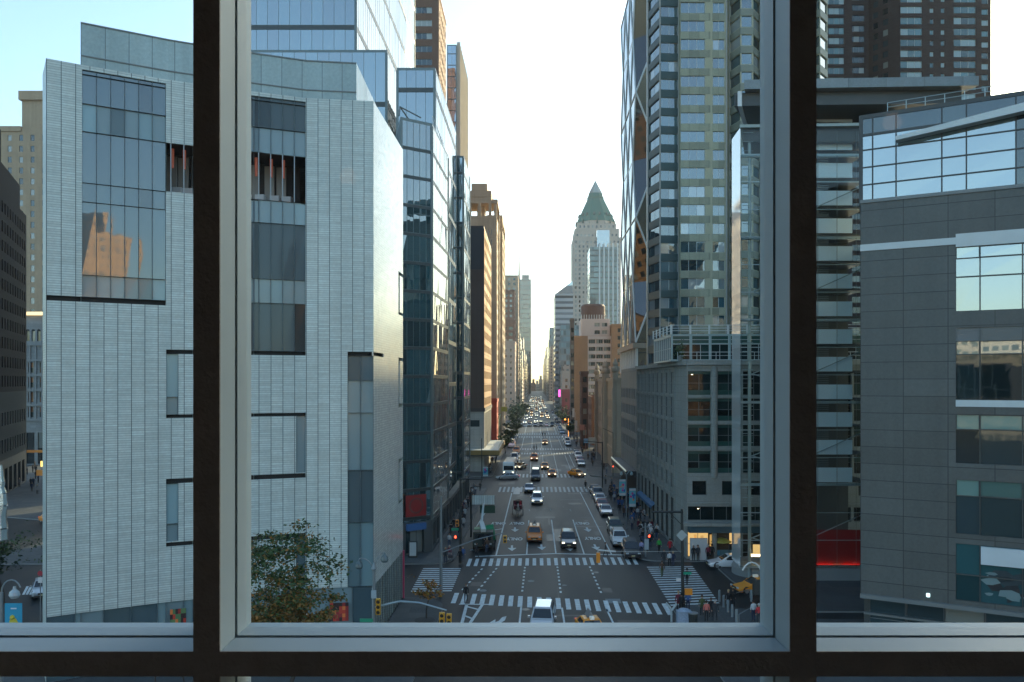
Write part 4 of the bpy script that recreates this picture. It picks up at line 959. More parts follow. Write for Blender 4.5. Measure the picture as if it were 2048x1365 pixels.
for k in range(17):
    z=1.4+2.8*k; mb.box(23.25,37,83.75,83.85,z-.04,z+.04); 
    if k%3==0: mb.box(23.3,37,84.2,84.6,z-.13,z+.13)
for k in range(48):
    z=2+.93*k; mb.cyl((23.5,84.1,z),(24.6,84.15,z),.03,n=5)
for k in range(5):
    z=4.2+8.4*k
    mb.cyl((24.3,84.5,z),(30.3,84.5,z+2.4),.06,n=5); mb.cyl((30.3,84.5,z),(37,84.5,z+3.0),.06,n=5); mb.cyl((24.3,84.5,z+.2),(30.3,84.5,z-1.6),.05,n=5)
mb.build('brace_set',ST2,at)
mb=MB()
for k in range(8): x=23.3+k*1.95; mb.cyl((x,83.9,1.4),(x,83.9,46),.025,n=5)
mb.build('cable_set',M('cable',(.12,.15,.15),.4),at)
mb=MB(); mb.prism([(23.1,83.7),(37.2,83.0),(39.2,92),(25.2,90)],46.1,46.4,0); mb.prism([(23.6,84.4),(37,84),(39,90),(25.4,90)],44.8,46.0,1); mb.build('roof',[ST2,SPN],at)
mb=MB()
mb.lathe((26.2,87,0),[(2.95,0),(2.95,.9),(2.7,1.35),(0,1.4)],28); mb.box(26,37,83.6,91,.0,1.38); mb.build('plinth',M('plinth_grey',(.22,.24,.24),.6),at)
WPN=M('balcony_white',(.66,.80,.86),.5,var=.06,scale=.5); 
for k in range(14):
    z=ZP(963,86)+2.86*k
    mb=MB(); mb.box(28.6,35.15,85.2,85.35,z,z+1.5); mb.build('balcony_front',WPN,at)
mb=MB(); 
for k in range(15): z=ZP(963,86)+2.86*k; mb.box(28.4,37,86.16,91,z-.12,z+.12)
mb.box(28.3,37,90.8,91,0,44); mb.build('floor_slab',SPN,at)
mb=MB()
for k in range(12):
    z=ZP(963,86)+2.86*k+1.5
    for j in range(5): mb.box(28.6,33.2,86.5,86.54,z+.2*j,z+.2*j+.07)
mb.build('louvre_set',FR,at)
mb=MB(); mb.box(28.5,37,84.9,85.0,ZP(1138,85)-.05,ZP(1060,85)); mb.build('red_lit_lounge_wall',M('lounge_red_lit',(.10,.004,.004),.6,emit=(1,.02,.02),es=.006,var=.5,scale=.8),at)  # red light on the wall put into its colour and a faint glow
mb=MB(); z=ZP(1133,84.8); mb.box(31.2,33.1,84.75,84.85,z-.1,z+.1); mb.box(34.0,35.7,84.75,84.85,z-.1,z+.1); mb.build('red_light_strip',M('neon_red',(1,.1,.05),.5,emit=(1,.06,.03),es=7),at)
mb=MB(); mb.box(33.15,33.95,84.75,84.85,z-.08,z+.08); mb.box(28.6,31.15,84.75,84.85,z-.08,z+.08); mb.build('warm_light_strip',M('neon_warm',(1,.7,.4),.5,emit=(1,.6,.3),es=3),at)
mb=MB(); mb.box(24.4,27.4,84.9,85,2.3,2.55); mb.build('lobby_light',M('neon_warm',(1,.7,.4),.5),at)

GRA=Mtile('granite_dark',(.085,.093,.088),2.95,1.28,.05,.05,(.02,.024,.025),rough=.5,vary=.16,bump=.15)
GC=Mwin('centre_glass',dark=(.012,.025,.028),blind=(.02,.04,.04),p_blind=.3,ior=1.9); BLD=Mwin('centre_blind',dark=(.12,.22,.19),blind=(.16,.27,.24),p_blind=.5,ior=1.7)
GMI=Mcurt('centre_mirror_glass',(.10,.16,.17),3.2,.2)
B=Bld('granite_retail_centre','dark granite clad building with ribbon windows curving toward us at far right','building',(36,60,0))
q0,q1,q2=Vector((26.6,63)),Vector((35.8,57.7)),Vector((50,49.5)); L=(q2-q0).length; d1=(q1-q0).normalized(); sW=6.42
L1=(q1-q0).length
def ribs(s0,s1,w,off=0):
    o=[];s=s0;i=0
    while s<s1-.05: o.append((s,min(s1,s+w[i%len(w)]))); s+=w[i%len(w)]; i+=1
    return o
ops=[]; 
for rowz,gm_,fm,nm in (((29.25,30.0),GMI,FRD,'window'),((27.9,29.2),GMI,FRD,'window'),((25.4,27.85),GMI,FRD,'window'),((23.25,24.2),'L',None,'louvre'),((22.3,23.2),GMI,FRD,'window'),((19.0,22.25),GC,FRD,'window'),((16.9,17.9),BLD,FRD,'window'),((14.4,16.85),GC,FRD,'window'),((12.1,13.2),BLD,FRD,'window'),((9.3,12.05),GC,FRD,'window'),((6.4,8.6),'T',FRD,'window'),((4.5,6.35),'T',FRD,'window')):
    for a,b in ribs(sW,L,[1.55,2.6,2.6]): 
        mt=gm_
        if gm_=='L': mt=M('louvre_grey',(.16,.17,.17),.5); 
        if gm_=='T': mt=Mwin('mural_glass',dark=(.015,.055,.06),blind=(.03,.09,.10),p_blind=.5,ior=1.6)
        ops.append((a,b-.04,rowz[0],rowz[1],mt,fm or FR,1,1 if gm_!='L' else 10,nm))
B.face(q0,q2,4.0,33.9,ops,.12); B.face(q0+Vector((9.6,22)),q0,4.0,33.9); B.face(q2,q2+Vector((8,25)),4,33.9); B.face(q2+Vector((8,25)),q0+Vector((9.6,22)),4,33.9)
B.mb.face([(*q0,33.9),(*q2,33.9),(*(q2+Vector((8,25))),33.9),(*(q0+Vector((9.6,22))),33.9)])
B.mb.face([(*q0,4.0),(*q2,4.0),(*(q2+Vector((8,25))),4.0),(*(q0+Vector((9.6,22))),4.0)],1)
r0,r1=q0+Vector((.8,1.2)),q2+Vector((.8,1.4))
B.face(r0,r1,.15,4.0,[(.4+2.6*i,2.9+2.6*i,.4,3.6,GL,FR,1,2,'shop_window') for i in range(8)],.1,1); B.face(r0+Vector((9,20)),r0,.15,4.0,m=1)
B.done([GRA,SPN])
mb=MB(); WST=M('band_white',(.52,.58,.58),.5)
strip(mb,q0,q0+(q2-q0).normalized()*sW,.08,30.25,30.75); strip(mb,q0+(q2-q0).normalized()*sW,q2,.08,30.05,31.0); strip(mb,q0+(q2-q0).normalized()*sW,q2,.08,18.5,18.98); mb.build('white_band',WST,B.t)
mb=MB(); strip(mb,q0,q2,.1,33.9,34.15); strip(mb,q0,q2,.25,3.85,4.15); strip(mb,r0,r1,.3,2.3,2.45); mb.build('edge_trim',FR,B.t)
dq=(q2-q0).normalized()
mb=MB(); strip(mb,q0+dq*8.0,q0+dq*16,.35,7.3,8.55,0,.05); mb.build('white_sign_panel',M('panel_white2',(.55,.62,.64),.5),B.t)
mb=MB(); g=random.Random(9); nq=Vector((dq.y,-dq.x))
for k in range(44):
    s=8.2+g.uniform(0,7.5); z=g.uniform(4.8,7.1); r=g.uniform(.12,.75); a0=g.uniform(0,6)
    pts_=[(s+r*1.3*math.cos(a0+j*1.05)*g.uniform(.5,1.2),z+r*.7*math.sin(a0+j*1.05)*g.uniform(.5,1.2)) for j in range(6)]
    mb.face([(*(q0+dq*u+nq*(-.09+.004*(k%6))),zz) for u,zz in pts_],k%3)
mb.build('mural_shape',[M('mural_black',(.01,.015,.02),.5),M('mural_pale',(.15,.23,.24),.5),M('mural_dark',(.02,.04,.05),.5)],B.t)
mb=MB(); p=q0+dq*4.6+nq*.05; mb.box(p.x-.1,p.x+.1,p.y-.15,p.y+.02,4.5,4.75); mb.build('wall_lamp',M('lamp_cool',(1,1,1),.5,emit=(.8,1,1),es=.6),B.t)
mb=MB(); mb.box(49,63,65,78,34,52); mb.build('roof_sun_screen',GRA,B.t)  # unseen box added on the roof to keep low sun off the window jamb
# glass box above
gb=Bld('upper_glass_hall','glazed blue hall with a slanting white fin sitting on top of the dark granite building','building',(36,62,34))
u0,u1=Vector((27.0,64.2)),Vector((50.3,50.3)); Lu=(u1-u0).length; ops=[]
zr=[34.2,35.7,37.15,38.5,39.9]
cols_=[(.25,.95),(1.0,2.6),(2.65,5.7),(5.75,7.3),(7.35,10.4),(10.45,12.1),(12.15,15.2),(15.3,18.5),(18.55,22),(22.05,26)]
zr=[34.2,35.6,36.95,38.3,39.4]
for a,b in cols_:
    for i,(z0,z1) in enumerate(zip(zr,zr[1:])):
        ops.append((a,b,z0,z1-.06,GMI if a<10 else GC,FRD,1,1))
    ops.append((a,b,39.5,40.7,GC,FRD,1,1))
gb.face(u0,u1,34.0,41.0,ops,.06); gb.face(u0+Vector((7.2,16)),u0,34,41,[(1,8,34.5,40.5,GC,FRD,3,3),(8.2,15.5,34.5,40.5,GC,FRD,3,3)],.06); gb.face(u1,u1+Vector((6,20)),34,41); gb.face(u1+Vector((6,20)),u0+Vector((7.2,16)),34,41)
gb.mb.face([(*u0,41),(*u1,41),(*(u1+Vector((6,20))),41),(*(u0+Vector((7.2,16))),41)]); gb.done([FRD])
du=(u1-u0).normalized(); nu=Vector((du.y,-du.x))
mb=MB(); a=u0+du*2.7; b=u0+du*20
P=[(a+nu*.1,38.75),(b+nu*.1,41.1),(b+nu*.1,40.2),(a+nu*.1,38.45)]; Q=[(v+nu*.9,z) for v,z in P]
fc=lambda l: mb.face([(v.x,v.y,z) for v,z in l])
fc(P[::-1]); fc(Q[::-1]); 
for i in range(4): fc([P[i],P[(i+1)%4],Q[(i+1)%4],Q[i]])
mb.build('slanting_fin',WST,gb.t)
mb=MB(); 
for k in range(16): v=u0+du*(2+k*1.3)-nu*.3; mb.cyl((v.x,v.y,41),(v.x,v.y,41.75),.03,n=5)
for zz in (41.4,41.75): a=u0+du*2-nu*.3; b=u0+du*22-nu*.3; mb.cyl((a.x,a.y,zz),(b.x,b.y,zz),.03,n=5)
mb.build('roof_rail',ST2,gb.t)
# floating roof slab
rs=thing('floating_roof_canopy','long flat metal roof canopy jutting out above the glass atrium','canopy',(35,82,47))
Yc=80; x0,x1=XP(1476,Yc),XP(1946,Yc); zt_=ZP(160,Yc)
mb=MB(); mb.prism([(x0+.6,Yc),(x1,Yc-1.0),(x1-1.5,Yc+9),(x0+4,Yc+9)],zt_-.9,zt_); mb.build('fascia',Mtile('canopy_panel',(.17,.21,.22),3.6,9,.05,0,(.1,.12,.12),rough=.3,vary=.12),rs)
mb=MB(); mb.prism([(x0-.1,Yc+1),(x1-1.0,Yc+.2),(x1-2.5,Yc+9),(x0+3.6,Yc+9)],zt_-2.2,zt_-.92); mb.build('soffit',SPN,rs)
mb=MB(); mb.prism([(x0+.1,Yc+.5),(x0+.5,Yc+.5),(x0+3.3,Yc+8),(x0+2.9,Yc+8)],zt_-2.4,zt_-.92); mb.build('end_cap',STL,rs)
mb=MB(); 
for px in (1560,1785): x=XP(px,Yc+4); mb.cyl((x,Yc+4,40 if px>1700 else 46.5),(x,Yc+4,zt_-2.2),.35,n=12)
mb.build('support_column',FRW,rs)
mb=MB(); mb.box(XP(1741,86),XP(1790,86),Yc+5.5,Yc+8.5,41,zt_-2.2); mb.build('roof_plant_box',SPN,rs)

# brown towers at top right
Yb_=172; BD=BRK('brick_very_dark',(.04,.025,.022),(.02,.015,.015)); GB2=Mwin('bt_glass',dark=(.05,.11,.12),blind=(.25,.33,.33),p_blind=.35,ior=1.8)
B=Bld('dark_brick_towers','pair of dark brown brick apartment towers at top right with wide blue windows','building',(82,180,0))
xs=lambda px: XP(px,Yb_)
B.grid((xs(1640),Yb_+2),(xs(1712),Yb_+2),30,125,bay=5.6,w=4.2,h=1.4,fl=2.1,sill=.6,glass=GB2,frame=FR,nx=4,mg=1.2)
B.face((xs(1712),Yb_+2),(xs(1712),Yb_+6),30,125)
B.grid((xs(1712),Yb_+6),(xs(1762),Yb_+6),30,125,bay=4.6,w=3.4,h=1.3,fl=2.25,sill=.6,glass=GL,frame=FR,nx=3,mg=.4)
B.face((xs(1762),Yb_+6),(xs(1800),Yb_),30,125,[(1+2.3*i,2.2+2.3*i,32+2.28*r,33.3+2.28*r,GL,None,1,1) for i in range(2) for r in range(40)],.15)
ops=[]
z=31
while z<123:
    ops+=[(.1,4.6,z,z+1.45,GB2,FRW,3,1),(6.2,7.0,z+.1,z+1.1,GB2,FRW,1,1),(8.5,9.3,z+.1,z+1.1,GB2,FRW,1,1),(11.2,15.8,z,z+1.45,GB2,FRW,3,1),(17.0,18.4,z-.3,z+.9,GB2,FRW,1,1)]; z+=2.28
B.face((xs(1800),Yb_),(xs(1982),Yb_),30,125,ops,.2)
B.face((xs(1982),Yb_),(xs(1982)+1,Yb_+22),30,125); B.face((xs(1982)+1,Yb_+22),(xs(1640),Yb_+22),30,125); B.face((xs(1640),Yb_+22),(xs(1640),Yb_+2),30,125)
B.done([BD],limit=100)
# ==================================================================== ground, pavements, markings
m,t,p=base('asphalt')
tc=nd(t,'ShaderNodeTexCoord'); n1=nd(t,'ShaderNodeTexNoise'); n1.inputs['Scale'].default_value=.12; n1.inputs['Detail'].default_value=8; n1.inputs['Roughness'].default_value=.65
mp=nd(t,'ShaderNodeMapping'); mp.inputs['Scale'].default_value=(1.6,.25,1); t.links.new(tc.outputs['Object'],mp.inputs[0]); t.links.new(mp.outputs[0],n1.inputs['Vector'])
n2=nd(t,'ShaderNodeTexNoise'); n2.inputs['Scale'].default_value=6; n2.inputs['Detail'].default_value=6; t.links.new(tc.outputs['Object'],n2.inputs['Vector'])
vo=nd(t,'ShaderNodeTexVoronoi'); vo.feature='DISTANCE_TO_EDGE'; vo.inputs['Scale'].default_value=.16; t.links.new(mixc(t,.12,tc.outputs['Object'],n2.outputs['Color'],'ADD'),vo.inputs['Vector'])
crk=math_(t,'LESS_THAN',vo.outputs['Distance'],.004)
rp=nd(t,'ShaderNodeValToRGB'); rp.color_ramp.elements[0].position=.3; rp.color_ramp.elements[0].color=(.006,.010,.012,1); rp.color_ramp.elements[1].position=.75; rp.color_ramp.elements[1].color=(.021,.029,.032,1); t.links.new(n1.outputs[0],rp.inputs[0])
c=mixc(t,.35,rp.outputs[0],n2.outputs[0],'MULTIPLY'); c=mixc(t,math_(t,'MULTIPLY',crk,.5),c,(.02,.025,.027)); t.links.new(c,p.inputs['Base Color'])
t.links.new(math_(t,'MULTIPLY_ADD',n1.outputs[0],.3,.42),p.inputs['Roughness']); p.inputs['Specular IOR Level'].default_value=.3; ASP=m
SW=Mtile('pavement',(.055,.064,.066),1.5,1.5,.03,.03,(.04,.045,.046),rough=.75,vary=.10); KRB=M('kerb_stone',(.20,.21,.21),.8)
PNT=M('road_paint',(.54,.61,.62),.6,var=.5,scale=2.6); PNF=M('road_paint_faded',(.15,.18,.19),.7,var=.5,scale=2)
mb=MB(); mb.face([(-1500,-260,0),(1500,-260,0),(1500,2400,0),(-1500,2400,0)]); struct(mb.build('asphalt_ground',ASP))
def rounded(poly,rs,n=5):
    out=[];N=len(poly)
    for i in range(N):
        p=Vector(poly[i]);a=Vector(poly[i-1]);b=Vector(poly[(i+1)%N]); r=rs[i]
        if r<=0: out.append(tuple(p)); continue
        da=(a-p).normalized()*r; db=(b-p).normalized()*r
        for k in range(n+1):
            t_=k/n; out.append(tuple((p+da)*(1-t_)**2+p*2*t_*(1-t_)+(p+db)*t_**2))
    return out
def pave(poly,rs,name='pavement'):
    q=rounded(poly,rs); a=sum(q[i][0]*q[(i+1)%len(q)][1]-q[(i+1)%len(q)][0]*q[i][1] for i in range(len(q)))
    mb=MB(); mb.prism(q,0.0,.15,1,0); struct(mb.build(name,[SW,KRB]))
UL,UR=-9.3,11.6
blocks=[(158+80*k+(18 if k==0 else 11),0) for k in range(0)]
streets=[(78,91.5),(158.5,175.5),(237,248),(306,318)]+[(386+80*k,398+80*k) for k in range(16)]
for (a,b),(c_,d_) in zip(streets,streets[1:]):
    for sgn in (-1,1):
        ue=UL if sgn<0 else UR; uo=-62 if sgn<0 else 120
        poly=[AV(ue,b),AV(ue,c_),AV(uo,c_),AV(uo,b)]
        if sgn>0 and b<100: poly=[AV(ue,93.0),AV(ue,c_),AV(uo,c_),AV(uo,91.6)]
        pave(poly,[3,3,0,0])
pave([AV(-8.3,40),AV(-8.3,77.3),(-38,77.3),(-38,40)],[0,4,0,0])
pave([(14.3,40),(14.3,74.6),(19.5,74.6),(24,70),(60,70),(60,40)],[0,1.5,3,3,0,0]); pave([(22.3,83.0),(22.3,91.4),(60,91.4),(60,72.5),(26,72.5)],[1.5,1,0,0,1])
pave([(-150,152),(-62,118),(-62,260),(-150,260)],[0,0,0,0]); pave([(-140,60),(-52,60),(-60,86),(-75,110),(-140,132)],[0,2,2,2,0])
ZM=.006; LV=[0]
def flat(pts,mat,name='road_marking',z=ZM):
    mb=MB(); mb.face([(p[0],p[1],z) for p in pts]); return mb
def quadline(a,b,w):
    a=Vector(a);b=Vector(b);d=(b-a).normalized();n=Vector((-d.y,d.x))*w/2; return [a-n,b-n,b+n,a+n]
def ccw(q):
    A=sum(q[i][0]*q[(i+1)%len(q)][1]-q[(i+1)%len(q)][0]*q[i][1] for i in range(len(q))); return q if A>0 else q[::-1]
def addq(mb,q,z=ZM): mb.face([(v[0],v[1],z) for v in ccw(q)])
mk=MB()
for pts,w in (([(1053.4,1109),(1057.6,1041)],.16),([(1111.9,1108),(1103,1040)],.16),([(1168.3,1108.5),(1145.8,1040)],.16),([(1223.4,1110),(1160,984.2)],.16),([(992,1112),(1023.4,987)],.18),([(974,1020),(948,1062)],.14),
    ([(1042.5,1213),(1037.5,1262)],.16),([(1124,1216),(1131,1262)],.16),([(1217,1227),(1234,1262)],.16),([(1217,1227),(1213,1219)],.16)):
    for a,b in zip(pts,pts[1:]): addq(mk,quadline(G(*a),G(*b),w))
for a,b in (((950,1113.4),(1110,1107.8)),((1110,1107.8),(1252,1110.6))): addq(mk,quadline(G(*a),G(*b),.42),ZM+.004)
for a,b,n_ in (((1050,1134),(1044,1187),8),((1114.5,1133),(1122,1190),8),((1179,1133),(1204,1190),8),((965,1137),(921.5,1184),7),((994,1136),(953,1185),7)):
    A,Bq=Vector(G(*a)),Vector(G(*b))
    for k in range(n_): addq(mk,quadline(A.lerp(Bq,(k+.1)/n_),A.lerp(Bq,(k+.55)/n_),.2))
def bars(u0,u1,n_,Ya,Yb,w,mb,skew0=0,skew1=0):
    for i in range(n_):
        f=i/(n_-1); u=u0+(u1-u0)*f; s=skew0+(skew1-skew0)*f
        q=[AV(u-w/2,Ya+s),AV(u+w/2,Ya+s),AV(u+w/2,Yb+s),AV(u-w/2,Yb+s)]; addq(mb,q)
bars(-7.5,11.2,24,91.4,95.2,.40,mk,-.6,.2); bars(-7.6,11.7,23,75.6,79.3,.44,mk,0,-3.8)
for k in range(17):
    f=k/16; L0=Vector(G(1294,1135)).lerp(Vector(G(1341,1211)),f); L1=Vector(G(1386,1134)).lerp(Vector(G(1438,1206)),f); addq(mk,quadline(L0,L1,.40))
for k in range(12):
    f=k/11; L0=Vector(G(846,1138)).lerp(Vector(G(822,1183)),f); L1=Vector(G(922,1138)).lerp(Vector(G(903.5,1182)),f); addq(mk,quadline(L0,L1,.38))
for a,b in (((933,1211),(920,1262)),((964.6,1210),(930,1262)),((934.7,1214),(958,1220)),((929,1232),(945,1238)),((918,1209),(982,1209.5)),((925,1250),(938,1254))): addq(mk,quadline(G(*a),G(*b),.28),ZM+.004)
addq(mk,[G(1462,1149),G(1471,1149),G(1488,1167),G(1477,1167)])
for k in range(9): addq(mk,[G(44+k*7,1190-k*.2),G(49+k*7,1190),G(58+k*7,1173),G(53+k*7,1173)])
addq(mk,quadline(G(35,1036),G(100,988),.3)); addq(mk,quadline(G(35,1018),G(100,975),.2))
struct(mk.build('road_markings',PNT))
mf=MB(); bars(-6.8,10.2,22,151.8,159.2,.38,mf); bars(-6.8,10.4,22,175,181.5,.38,mf); bars(-7,10.5,24,231,236,.42,mf); bars(-7,10.5,24,246,251,.42,mf)
for Ya in (301,318,380,398): bars(-7,10.5,20,Ya,Ya+4.5,.5,mf)
for k in range(1,5):
    for (a,b) in ((182,229),(252,300),(322,378)): addq(mf,quadline(AV(-4.4+k*3.1-(.0),a),AV(-4.4+k*3.1,b),.13))
for a,b in ((182,229),(252,300),(322,378)): addq(mf,quadline(AV(-4.4,a),AV(-4.4,b),.16)); addq(mf,quadline(AV(9.2,a),AV(9.2,b),.16))
struct(mf.build('far_road_markings',M('road_paint_worn',(.34,.39,.41),.6,var=.35,scale=3)))
# faded marks and patches
mb=MB(); addq(mb,[G(1210,1198),G(1240,1198),G(1243,1207),G(1213,1207)],.003)
for cx,cy,rx,ry in ((1062,1162.5,7,2.2),(1129,1171,5,2),(966,1181.5,7.5,2.4)):
    c_=Vector(G(cx,cy)); r=rx*c_.y/F; addq(mb,[(c_.x+r*math.cos(a*math.pi/8),c_.y+r*1.2*math.sin(a*math.pi/8)) for a in range(16)],.003)
for a in ((1059,1021),(1101,1020),(1141,1021)): x,y=G(*a); addq(mb,[(x-.1,y-1),(x+.1,y-1),(x+.1,y+1),(x-.1,y+1)]); addq(mb,[(x-1.1,y+1.02),(x+.1,y+1.02),(x+.1,y+1.15),(x-1.1,y+1.15)])
for a in ((1131,1000),(1151,1000),(1175,1035),(1190,990)): x,y=G(*a); addq(mb,[(x-1,y-.1),(x+1,y-.1),(x+1,y+.1),(x-1,y+.1)])
struct(mb.build('road_patch',PNF))
mb=MB(); g=random.Random(77)
for k in range(46):
    Yc=58+190*g.random()**1.6; u=g.uniform(-8.5,10.5); L_p=g.uniform(.6,7); w_p=g.choice([.12,.15,.2,.9,1.4,1.8]); 
    if g.random()<.3: L_p,w_p=w_p*.8+.15,L_p*.7
    addq(mb,[AV(u,Yc),AV(u+w_p,Yc),AV(u+w_p+g.uniform(-.05,.05),Yc+L_p),AV(u+g.uniform(-.05,.05),Yc+L_p)],.002+.00002*k)
struct(mb.build('tar_patch',M('tar',(.007,.009,.010),.5,var=.3,scale=2)))
mb=MB()
for k in range(9):
    Yc=62+k*14+g.uniform(-4,4); u=g.uniform(-6,8); P_=AV(u,Yc); mb.face([(P_[0]+.38*math.cos(a*math.pi/8),P_[1]+.38*math.sin(a*math.pi/8),.0045) for a in range(16)])
struct(mb.build('manhole_cover',M('manhole',(.035,.04,.042),.45,var=.3,scale=6)))
mb=MB(); x0,y0=G(1029,975); addq(mb,[G(1029,976),G(1041,976),G(1039,989),G(1026,989)],.008); struct(mb.build('steel_road_plate',M('plate_grey',(.3,.32,.32),.5)))
# arrows and words
am_=MB()
def arrow(px,py,s=1.0):
    x,y=G(px,py); 
    addq(am_,[(x-.13*s,y-.1),(x+.13*s,y-.1),(x+.13*s,y+1.5*s),(x-.13*s,y+1.5*s)]); am_.face([(x,y-2.0*s,ZM),(x+.55*s,y-.11,ZM),(x-.55*s,y-.11,ZM)])
for a in ((1175,1059),(1191,1094),(1030,1059),(1024,1096),(1083,1094),(1138.5,1096)): arrow(*a)
for (cx,cy) in ((992,1060),(965,1097)):
    x,y=G(cx,cy); addq(am_,quadline((x-.9,y-.8),(x+.9,y+.8),.28)); am_.face([(x-1.5,y-1.2,ZM),(x-.5,y-1.3,ZM),(x-1.0,y-.2,ZM)])
x,y=G(1000,1240); P=[G(1013,1233),G(1004,1235),G(998,1242),G(988,1246),(G(985,1251)),G(1000,1247.5),G(1010,1241)]; addq(am_,P); am_.face([(*G(972,1250),ZM),(*G(990,1253),ZM),(*G(991,1239),ZM)])
struct(am_.build('road_arrows',PNT))
def text_mesh(s,size,mat,name):
    cu=bpy.data.curves.new(name,'FONT'); cu.body=s; cu.size=size; cu.offset=.035; cu.align_x='CENTER'; cu.align_y='CENTER'; o=bpy.data.objects.new(name,cu); C.objects.link(o)
    dg_=bpy.context.evaluated_depsgraph_get(); me=bpy.data.meshes.new_from_object(o.evaluated_get(dg_)); bpy.data.objects.remove(o); me.materials.clear(); me.materials.append(mat); me.name=name; return me
tm=text_mesh('ONLY',1.0,PNT,'road_word')
for (px,py,k) in ((1164,1047,1),(1185.5,1077,1),(1034,1047,1),(1029,1078,1),(997,1047,1)):
    o=bpy.data.objects.new('road_word',tm); C.objects.link(o); x,y=G(px,py); o.location=(x,y,ZM+.002); o.rotation_euler=(0,0,math.pi+AX*-1); o.scale=(.78,2.6,1); struct(o)

# ==================================================================== vehicles
PAINT=M('car_paint_base',(.5,.5,.5),.25,var=0,coat=1); CG=M('car_glass',(.012,.018,.022),.03,var=0,ior=1.7); TYR=M('tyre_rubber',(.015,.015,.015),.8,var=0); RIM=M('rim_metal',(.35,.36,.37),.35,metal=.7,var=0)
BLK=M('plastic_black',(.02,.02,.022),.5,var=0); HL=M('headlight_lit',(1,.9,.7),.2,var=0,emit=(1,.82,.55),es=1.5); HLO=M('headlight_off',(.45,.5,.52),.1,var=0); TL=M('tail_light',(.3,.01,.01),.3,var=0,emit=(1,.05,.03),es=.5); PLT=M('number_plate',(.6,.55,.3),.5,var=0)
PC={'yellow':(.74,.27,.01),'orange':(.72,.22,.015),'white':(.72,.75,.76),'silver':(.40,.43,.45),'black':(.018,.02,.024),'dark':(.04,.05,.06),'blue':(.05,.09,.16),'red':(.22,.03,.03),'grey':(.14,.16,.17),'green':(.02,.06,.05),'gold':(.30,.24,.14)}
PM={k:M('paint_'+k,v,.28 if k not in('yellow','orange') else .45,var=0,coat=1.0 if k not in('yellow','orange') else .15,metal=0.0 if k in('yellow','orange','white') else .3) for k,v in PC.items()}
def loft(mb,rings,m=0,caps=True):
    for a,b in zip(rings,rings[1:]):
        n_=len(a)
        for i in range(n_): mb.face([a[i],a[(i+1)%n_],b[(i+1)%n_],b[i]],m)
    if caps: mb.face(rings[0][::-1],m); mb.face(rings[-1],m)
def ring(y,w,zb,zt,r=.16):
    return [(-w*.9,y,zb),(w*.9,y,zb),(w,y,zb+.14),(w,y,zt-r),(w*.97,y,zt-r*.35),(w*.86,y,zt),(-w*.86,y,zt),(-w*.97,y,zt-r*.35),(-w,y,zt-r),(-w,y,zb+.14)]
KIND={'sedan':dict(L=4.9,W=.92,belt=.92,H=1.46,hood=-1.15,ws=-.55,rf0=-.25,rf1=1.05,rb=1.75),
 'suv':dict(L=4.8,W=.96,belt=1.10,H=1.80,hood=-1.25,ws=-.75,rf0=-.45,rf1=2.0,rb=2.28),
 'minivan':dict(L=5.0,W=.98,belt=1.08,H=1.80,hood=-1.55,ws=-1.05,rf0=-.6,rf1=2.1,rb=2.4),
 'van':dict(L=5.6,W=1.0,belt=1.25,H=2.3,hood=-2.0,ws=-1.6,rf0=-1.2,rf1=2.6,rb=2.78)}
def body_mesh(mb,k,m=0):
    d=KIND[k]; L,W,b=d['L']/2,d['W'],d['belt']; h0=b-.22
    loft(mb,[ring(-L,W*.80,.38,h0-.22),ring(-L+.08,W*.90,.26,h0-.10),ring(-L+.35,W*.97,.22,h0-.03),ring(d['hood'],W,.22,b-.06),ring(d['ws'],W,.22,b),ring(d['rb'],W,.22,b+.02),ring(L-.25,W*.97,.24,b-.02),ring(L-.05,W*.92,.30,b-.1),ring(L,W*.84,.42,b-.22)],m)
def cabin(mb,k,m=0,glassm=None):
    d=KIND[k]; W,b,H=d['W'],d['belt'],d['H']; y0,y1,r0,r1=d['hood']+.02,d['rb'],d['rf0'],d['rf1']; w0,w1=W*.93,W*.74
    A=[(-w0,y0,b-.04),(w0,y0,b-.04),(w0,y1+.12,b-.04),(-w0,y1+.12,b-.04)]; Bq=[(-w1,r0,H-.06),(w1,r0,H-.06),(w1,r1,H-.06),(-w1,r1,H-.06)]; T_=[(-w1*.86,r0+.16,H),(w1*.86,r0+.16,H),(w1*.86,r1-.12,H),(-w1*.86,r1-.12,H)]
    loft(mb,[A,Bq,T_],m)
    return A,Bq
def lerp3(a,b,f): return tuple(a[i]+(b[i]-a[i])*f for i in range(3))
def glassquads(A,Bq,k):
    out=[]
    def pan(a,b,c,d_,u0,u1,v0,v1,o):
        P=lambda u,v: lerp3(lerp3(a,b,u),lerp3(d_,c,u),v)
        q=[Vector(P(u0,v0)),Vector(P(u1,v0)),Vector(P(u1,v1)),Vector(P(u0,v1))]; n=(q[1]-q[0]).cross(q[3]-q[0]).normalized()*.012
        out.append((o,[tuple(v+n) for v in q]))
    pan(A[0],A[1],Bq[1],Bq[0],.06,.94,.14,.93,'windscreen'); pan(A[2],A[3],Bq[3],Bq[2],.08,.92,.2,.92,'rear_window')
    for f0,f1 in (((.10,.50),(.53,.88)) if k!='van' else ((.06,.3),)):
        pan(A[1],A[2],Bq[2],Bq[1],f0,f1,.14,.9,'side_window'); pan(A[3],A[0],Bq[0],Bq[3],1-f1,1-f0,.14,.9,'side_window')
    return out
def wheel_at(mb,x,y,m0=0,m1=1,r=.33):
    s=1 if x>0 else -1; mb.cyl((x-s*.22,y,r),(x,y,r),r,n=14,m=m0); mb.cyl((x,y,r),(x+s*.012,y,r),r*.62,n=10,m=m1)
